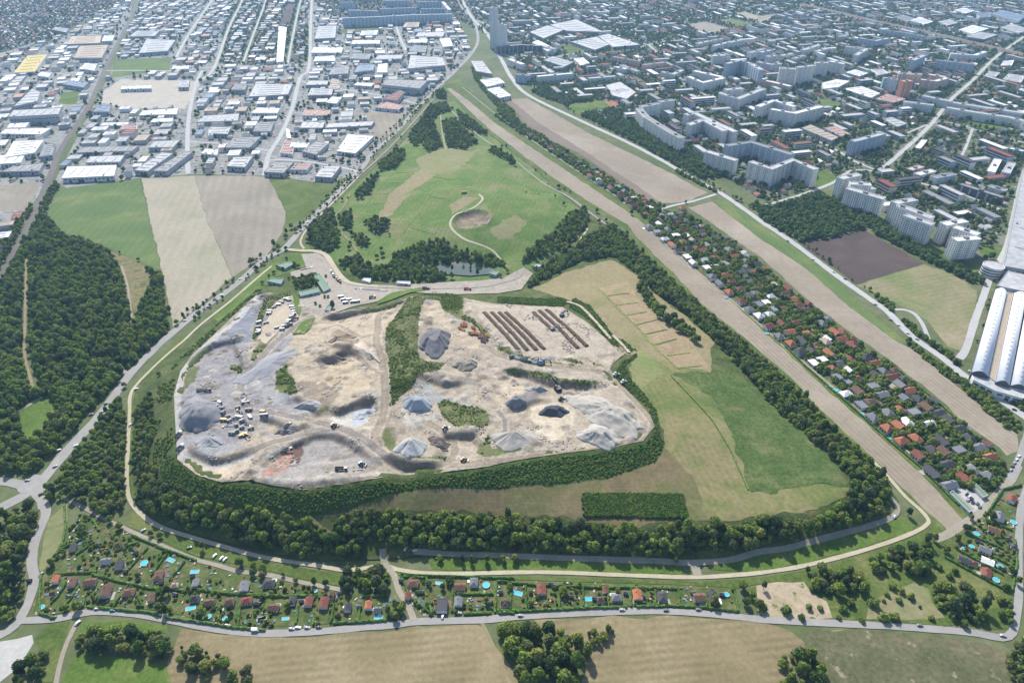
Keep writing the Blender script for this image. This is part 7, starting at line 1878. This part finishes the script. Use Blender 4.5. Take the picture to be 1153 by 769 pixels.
# ---------------------------------------------------------------- single trees: near and free-standing ones
NT = [0]
def tree(x, y, k, kind_, look, group, shrub=False):
    z = float(H(x, y))
    t = empty("leafy_shrub" if shrub else "deciduous_tree", (x, y, z + .1), rt.uniform(0, 6.28), (k, k, k * rt.uniform(.9, 1.12)))
    if shrub:
        link("foliage", SHRUBS[kind_ % 4], t); link("stem", TREES[0][1], t, (0, 0, 0), 0, (.4, .4, .3))
    else:
        link("crown", TREES[kind_][0], t); link("trunk", TREES[kind_][1], t)
    tag(t, look, "shrub" if shrub else "tree", group, (x, y, z)); NT[0] += 1
def sz(k): return 'tall' if k > 1.1 else ('small' if k < .75 else 'medium')
GROVES = []
def grove(reg, poly, s, size, place, kinds=(0, 1, 2, 3, 4, 5)):
    GROVES.append((reg, poly))
    X, Y = pts_in(reg, poly, s * 1.34, roads=True)
    for x, y in zip(X, Y):
        k = rt.uniform(*size) * 1.15; kd = int(rt.choice(kinds))
        tree(x, y, k, kd, "%s %s tree %s" % (sz(k), 'light green' if kd in (3, 5) else 'dark green', place), "single trees " + place)
def singles(reg, s, place, shrub=False):
    for tok in s.split():
        a_, b_, k = map(float, tok.split(',')); x, y, _ = g1(reg, a_, b_)
        kd = int(rt.integers(6))
        if shrub: tree(x, y, k, kd, "%s round green shrub %s" % ('large' if k > 1.7 else 'small', place), "single shrubs " + place, True)
        else: tree(x, y, k, kd, "%s %s tree %s" % (sz(k), 'light green' if kd in (3, 5) else 'dark green', place), "single trees " + place)
grove('B1', [(330,575),(420,550),(560,560),(700,545),(750,590),(740,680),(640,660),(520,640),(400,630),(330,620)], 7.0, (.85, 1.25), "in the grove above the lower left lawn")
grove('B1', [(790,610),(860,630),(980,660),(1000,690),(960,720),(900,765),(800,765),(780,690)], 7.0, (.75, 1.15), "left of the big stubble field")
grove('B1', [(1000,740),(1080,720),(1100,790),(1000,790)], 6.0, (.6, .9), "at the lower edge of the stubble field")
grove('B1', [(0,90),(80,20),(150,10),(160,90),(120,200),(100,280),(110,330),(100,420),(60,500),(0,520)], 8.2, (1.0, 1.5), "at the left edge beside the side road")
grove('B1', [(150,640),(200,620),(210,690),(160,765),(60,790),(80,720)], 7.0, (.8, 1.2), "beside the concrete lot")
grove('B3', [(0,535),(120,520),(300,560),(380,600),(400,640),(380,700),(350,790),(90,790),(100,700),(0,620)], 7.4, (1.0, 1.45), "in the grove between the two stubble fields")
grove('B3', [(380,560),(450,550),(500,520),(515,560),(440,600),(390,600)], 5.5, (.6, .9), "at the tip of the middle grove")
grove('B4', [(95,660),(180,640),(260,680),(310,790),(90,790)], 7.0, (.9, 1.3), "in the grove below the right stubble field")
grove('B4', [(210,290),(300,290),(420,300),(480,340),(460,380),(300,390),(220,370)], 6.6, (.9, 1.2), "above the sandy patch")
grove('B4', [(490,240),(600,190),(730,160),(770,200),(740,300),(640,310),(600,280),(500,300)], 7.2, (.7, 1.15), "below the bend of the ring path")
grove('B4', [(740,380),(800,340),(900,380),(970,440),(1000,520),(860,520),(790,450)], 7.2, (.8, 1.25), "in the scrub wood beside the road bend")
grove('B4', [(1040,400),(1110,390),(1100,540),(1040,500)], 6.5, (.6, .95), "inside the road bend at the right")
grove('B4', [(1080,610),(1160,580),(1200,790),(1070,790)], 8.5, (.9, 1.3), "at the lower right corner")
grove('B2', [(390,300),(470,290),(580,280),(610,330),(600,380),(500,380),(400,350)], 5.6, (.7, 1.1), "beside the connecting road")
grove('B2', [(600,440),(670,420),(690,470),(660,505),(610,500)], 4.5, (.5, .8), "at the corner of the village road")
singles('B2', "828,238,.9 925,245,.7 965,245,.75 1030,245,.75 1105,252,.5 285,340,.7 335,345,.65 205,330,.5 150,305,.45 60,310,.7 20,300,.7", "on the grass along the ring path")
singles('B3', "75,240,.8 25,235,.6 770,248,.6 145,430,.7 285,385,.9 520,380,.8 935,425,.9 660,370,.4 1060,360,.8 1100,400,.9 1130,440,.9 1075,430,.8 1150,360,.8", "in or beside the narrow garden row")
singles('B1', "365,110,1.0 520,100,1.0 480,70,.9 440,40,.9 655,130,.6 695,140,.6 700,390,1.0 730,380,.8 690,450,.9 720,465,.8 290,450,.8 340,450,.9 280,210,.7 230,260,.9 210,350,.6 880,190,.8 1040,260,.9 1100,270,.9 1140,280,.8 740,460,.7 1000,460,.7 870,470,.7 600,310,.6", "in the lower left garden colony")
singles('B2', "600,345,.9 430,370,.9 60,400,.7 170,440,.7 300,500,.6 870,335,.8 780,350,.6 1030,420,.8 840,360,.6 1130,360,.7 390,480,.6", "in the middle garden colony")
singles('B4', "120,460,2.4 220,445,1.6 270,450,1.5 190,490,1.6 370,455,2.0 400,430,2.2 450,500,1.5 500,430,2.5 545,490,2.6 590,490,2.4 610,415,1.6 660,400,1.8 620,375,1.7 580,355,2.0 750,490,1.5 700,440,.8 350,490,1.2 20,450,2.2 560,390,1.3 545,415,1.0 1000,385,1.6 850,290,1.6 780,270,2.0 830,310,1.8 920,370,1.7 1070,360,1.9 870,250,1.2", "in the scrub meadow", True)
singles('B4', "650,45,1.0 810,200,.8 760,150,.8 900,110,.9 860,150,.8 920,60,.7 1030,150,.8 1010,60,.8 1120,340,.9 1100,300,.7", "beside the right garden colony")
singles('M1', "860,615,.9 885,600,.8 930,560,.9 1085,415,.9 1010,490,.6 960,530,.6 1130,385,.7 800,650,.6 705,660,.9 720,690,.9 735,620,1.0 700,560,.9 690,500,.7 640,440,.8 600,400,.6 520,370,.5", "along the main road and field edge")
singles('M2', "110,340,1.2 130,350,1.0 185,260,1.1 165,285,1.0 205,275,1.0 225,265,.9 160,300,.9 240,245,.7 265,215,.7 285,200,.7 310,170,.7 330,150,.7 345,125,.7 365,110,.7 385,85,.8 405,70,.7 430,60,.8 440,40,.8 30,435,.6 55,420,.6 10,410,.9 80,395,.5 405,140,.7 430,130,.5 215,430,.8 165,395,.6 125,430,.7 260,500,.9 240,510,.9 205,500,.8 365,605,1.0 200,425,.8 435,350,.8 440,330,.7 475,380,.8 555,390,.8 580,380,.9 575,355,.7 610,290,.5 600,270,.5", "beside the main road and landfill entrance")
grove('M2', [(195,485),(240,475),(285,470),(300,498),(250,525),(205,522)], 6.0, (.6, .9), "between the entrance offices")
singles('M2', "335,470,.6 150,440,.6 110,455,.6 90,475,.7 60,500,.6 175,480,.5 345,560,.6 310,600,.6 290,590,.5 330,560,.5 460,455,.8 520,470,.7 560,480,.6 600,485,.6 1090,470,.8 1120,450,.7 990,450,.6 960,440,.7 880,430,.6", "around the entrance yard and pond")
singles('M3', "165,12,.6 208,25,.6 288,160,.7 250,125,.6 265,85,.8 290,92,.6 315,105,.6 430,190,1.0 440,235,.8 470,230,.7 180,115,.4 125,105,.4 220,70,.4 580,200,.9 815,150,.7 720,175,.8 700,165,.8", "between the meadow hill and the bare strip")
singles('T2', "1030,580,.7 1095,640,.7 1115,640,.7 640,640,.8 660,600,.7 720,490,.7 700,530,.6 540,690,.7 580,640,.7 600,610,.6 855,430,.8", "along the top of the meadow hill")
singles('L1', "690,165,.7 540,215,.7 245,250,1.1 215,240,1.0 270,260,1.0", "left of the pit beside the path")
gf = []
for reg, poly in GROVES:
    X, Y = pts_in(reg, poly, 5.0, roads=True)
    for x, y in zip(X, Y):
        k = rt.uniform(.35, .75); gf.append((x, y, float(H(x, y)) + .1, k * 1.2, k * 1.2, k, rt.uniform(0, 6.28), rt.integers(6)))
scatter("grove_young_trees", gf, PC_TREE, "young trees and thicket filling the front groves", "thicket", 6)
print("single trees", NT[0])
# ---------------------------------------------------------------- air
def haze():
    x0, x1, y0, y1, z0, z1 = -6000, 6000, -1200, 9000, -3.0, 470.0
    o = mesh_obj("haze", [(x0,y0,z0),(x1,y0,z0),(x1,y1,z0),(x0,y1,z0),(x0,y0,z1),(x1,y0,z1),(x1,y1,z1),(x0,y1,z1)],
                 [(3,2,1,0),(4,5,6,7),(0,1,5,4),(1,2,6,5),(2,3,7,6),(3,0,4,7)])
    m = bpy.data.materials.new("haze_air"); m.use_nodes = True
    n, l = m.node_tree.nodes, m.node_tree.links
    n.remove(n["Principled BSDF"])
    v = n.new("ShaderNodeVolumePrincipled")
    v.inputs["Color"].default_value = (0.38, 0.67, 1.0, 1)
    v.inputs["Density"].default_value = 0.000065
    v.inputs["Anisotropy"].default_value = 0.2
    l.new(v.outputs[0], n["Material Output"].inputs["Volume"])
    o.data.materials.append(m)
    kind(o, 'stuff', "thin bluish summer haze over the far town", "haze")
haze()
# ---------------------------------------------------------------- labels: every repeated look gets the place that singles it out
MARKS = [("the railway", (104,112)), ("the railway's lower end", (40,235)), ("the bare yard", (165,108)), ("the far green field", (160,76)), ("the business park crossroads", (213,150)), ("the wide park avenue", (325,130)), ("the pale field's top edge", (215,190)),
         ("the far apartment row", (445,18)), ("the twin towers", (562,40)), ("the highway junction", (535,55)), ("the grey triangular field", (435,135)), ("the big mall roofs", (640,35)), ("the sports lawn", (660,118)), ("the estate's long grove", (740,160)),
         ("the white tower cluster", (905,80)), ("the salmon tower", (1018,95)), ("the far railway", (1000,30)), ("the shopping street", (970,100)), ("the ploughed dark field", (965,290)), ("the square wood", (920,245)), ("the barrel-roofed halls", (1125,380)), ("the rotunda", (1119,302)),
         ("the upper strip settlement", (620,160)), ("the crossing road", (775,232)), ("the settlement's middle", (850,320)), ("the settlement street bend", (960,420)), ("the settlement's lower end", (1080,530)), ("the settlement car park", (1100,565)), ("the settlement's outer edge", (1060,460)),
         ("the side road", (60,640)), ("the lower left colony", (160,640)), ("the village road curve", (110,685)), ("the colony's right half", (290,675)), ("the connecting road", (450,670)), ("the middle colony", (540,670)), ("the garden row", (650,668)), ("the garden row's end", (800,675)),
         ("the sandy patch", (900,680)), ("the right colony", (1115,615)), ("the lower right bend", (1135,715)), ("the entrance yard", (400,325)), ("the weighbridge office", (360,320)), ("the pond", (520,300)), ("the meadow path", (530,245)), ("the meadow hill top", (500,140)), ("the left rim", (205,480)), ("the crushing works", (265,470)), ("the compost pad", (610,375)), ("the skip yard", (540,370)), ("the right rim", (710,450)), ("the football pitch", (45,465)), ("the road junction", (45,550)), ("the pale field corner", (200,370)), ("the long avenue by the fields", (300,290)), ("the top left houses", (40,30)), ("the top right corner", (1120,40)), ("the estate's green square", (1080,145)), ("the front gravel path", (620,640)), ("the upper left edge", (15,130)), ("the right edge works", (1150,240)), ("the wood's tip", (640,710)), ("the dry plots", (740,370))]
ORD = ['first', 'second', 'third', 'fourth', 'fifth', 'sixth', 'seventh', 'eighth', 'ninth', 'tenth', 'eleventh', 'twelfth', 'thirteenth', 'fourteenth', 'fifteenth', 'sixteenth', 'seventeenth', 'eighteenth', 'nineteenth', 'twentieth']
def ordn(k):
    if k < 20: return ORD[k]
    return ['twenty', 'thirty', 'forty', 'fifty', 'sixty', 'seventy', 'eighty', 'ninety'][min(7, (k + 1) // 10 - 2)] + '-' + ORD[(k + 1) % 10 - 1] if (k + 1) % 10 else ['', '', 'twenty', 'thirtieth', 'fortieth', 'fiftieth', 'sixtieth', 'seventieth', 'eightieth', 'ninetieth'][min(9, (k + 1) // 10)]
def finish_labels():
    by = {}
    for o, look, pos in REGISTER: by.setdefault(look, []).append((o, pos))
    for look, L_ in by.items():
        if len(L_) == 1: continue
        sub = {}
        long_ = len(look.split()) > 9
        for o, pos in L_:
            u, v = to_sheet(*pos)
            mk = '' if long_ or len(look.split()) > 8 else " near " + min(MARKS, key=lambda q: (q[1][0] - u) ** 2 + ((q[1][1] - v) * 1.6) ** 2)[0]
            sub.setdefault(mk, []).append((u, v, o))
        for mk, S in sub.items():
            S.sort(key=lambda q: (q[0], q[1]))
            for k, (u, v, o) in enumerate(S):
                if len(S) == 1: o["label"] = look + mk
                elif k == 0: o["label"] = look + mk + ", leftmost such one"
                elif k == len(S) - 1: o["label"] = look + mk + ", rightmost such one"
                else: o["label"] = look + mk + ", %s from left" % ordn(k)
finish_labels()
print("OBJECTS TOTAL", len(bpy.data.objects))
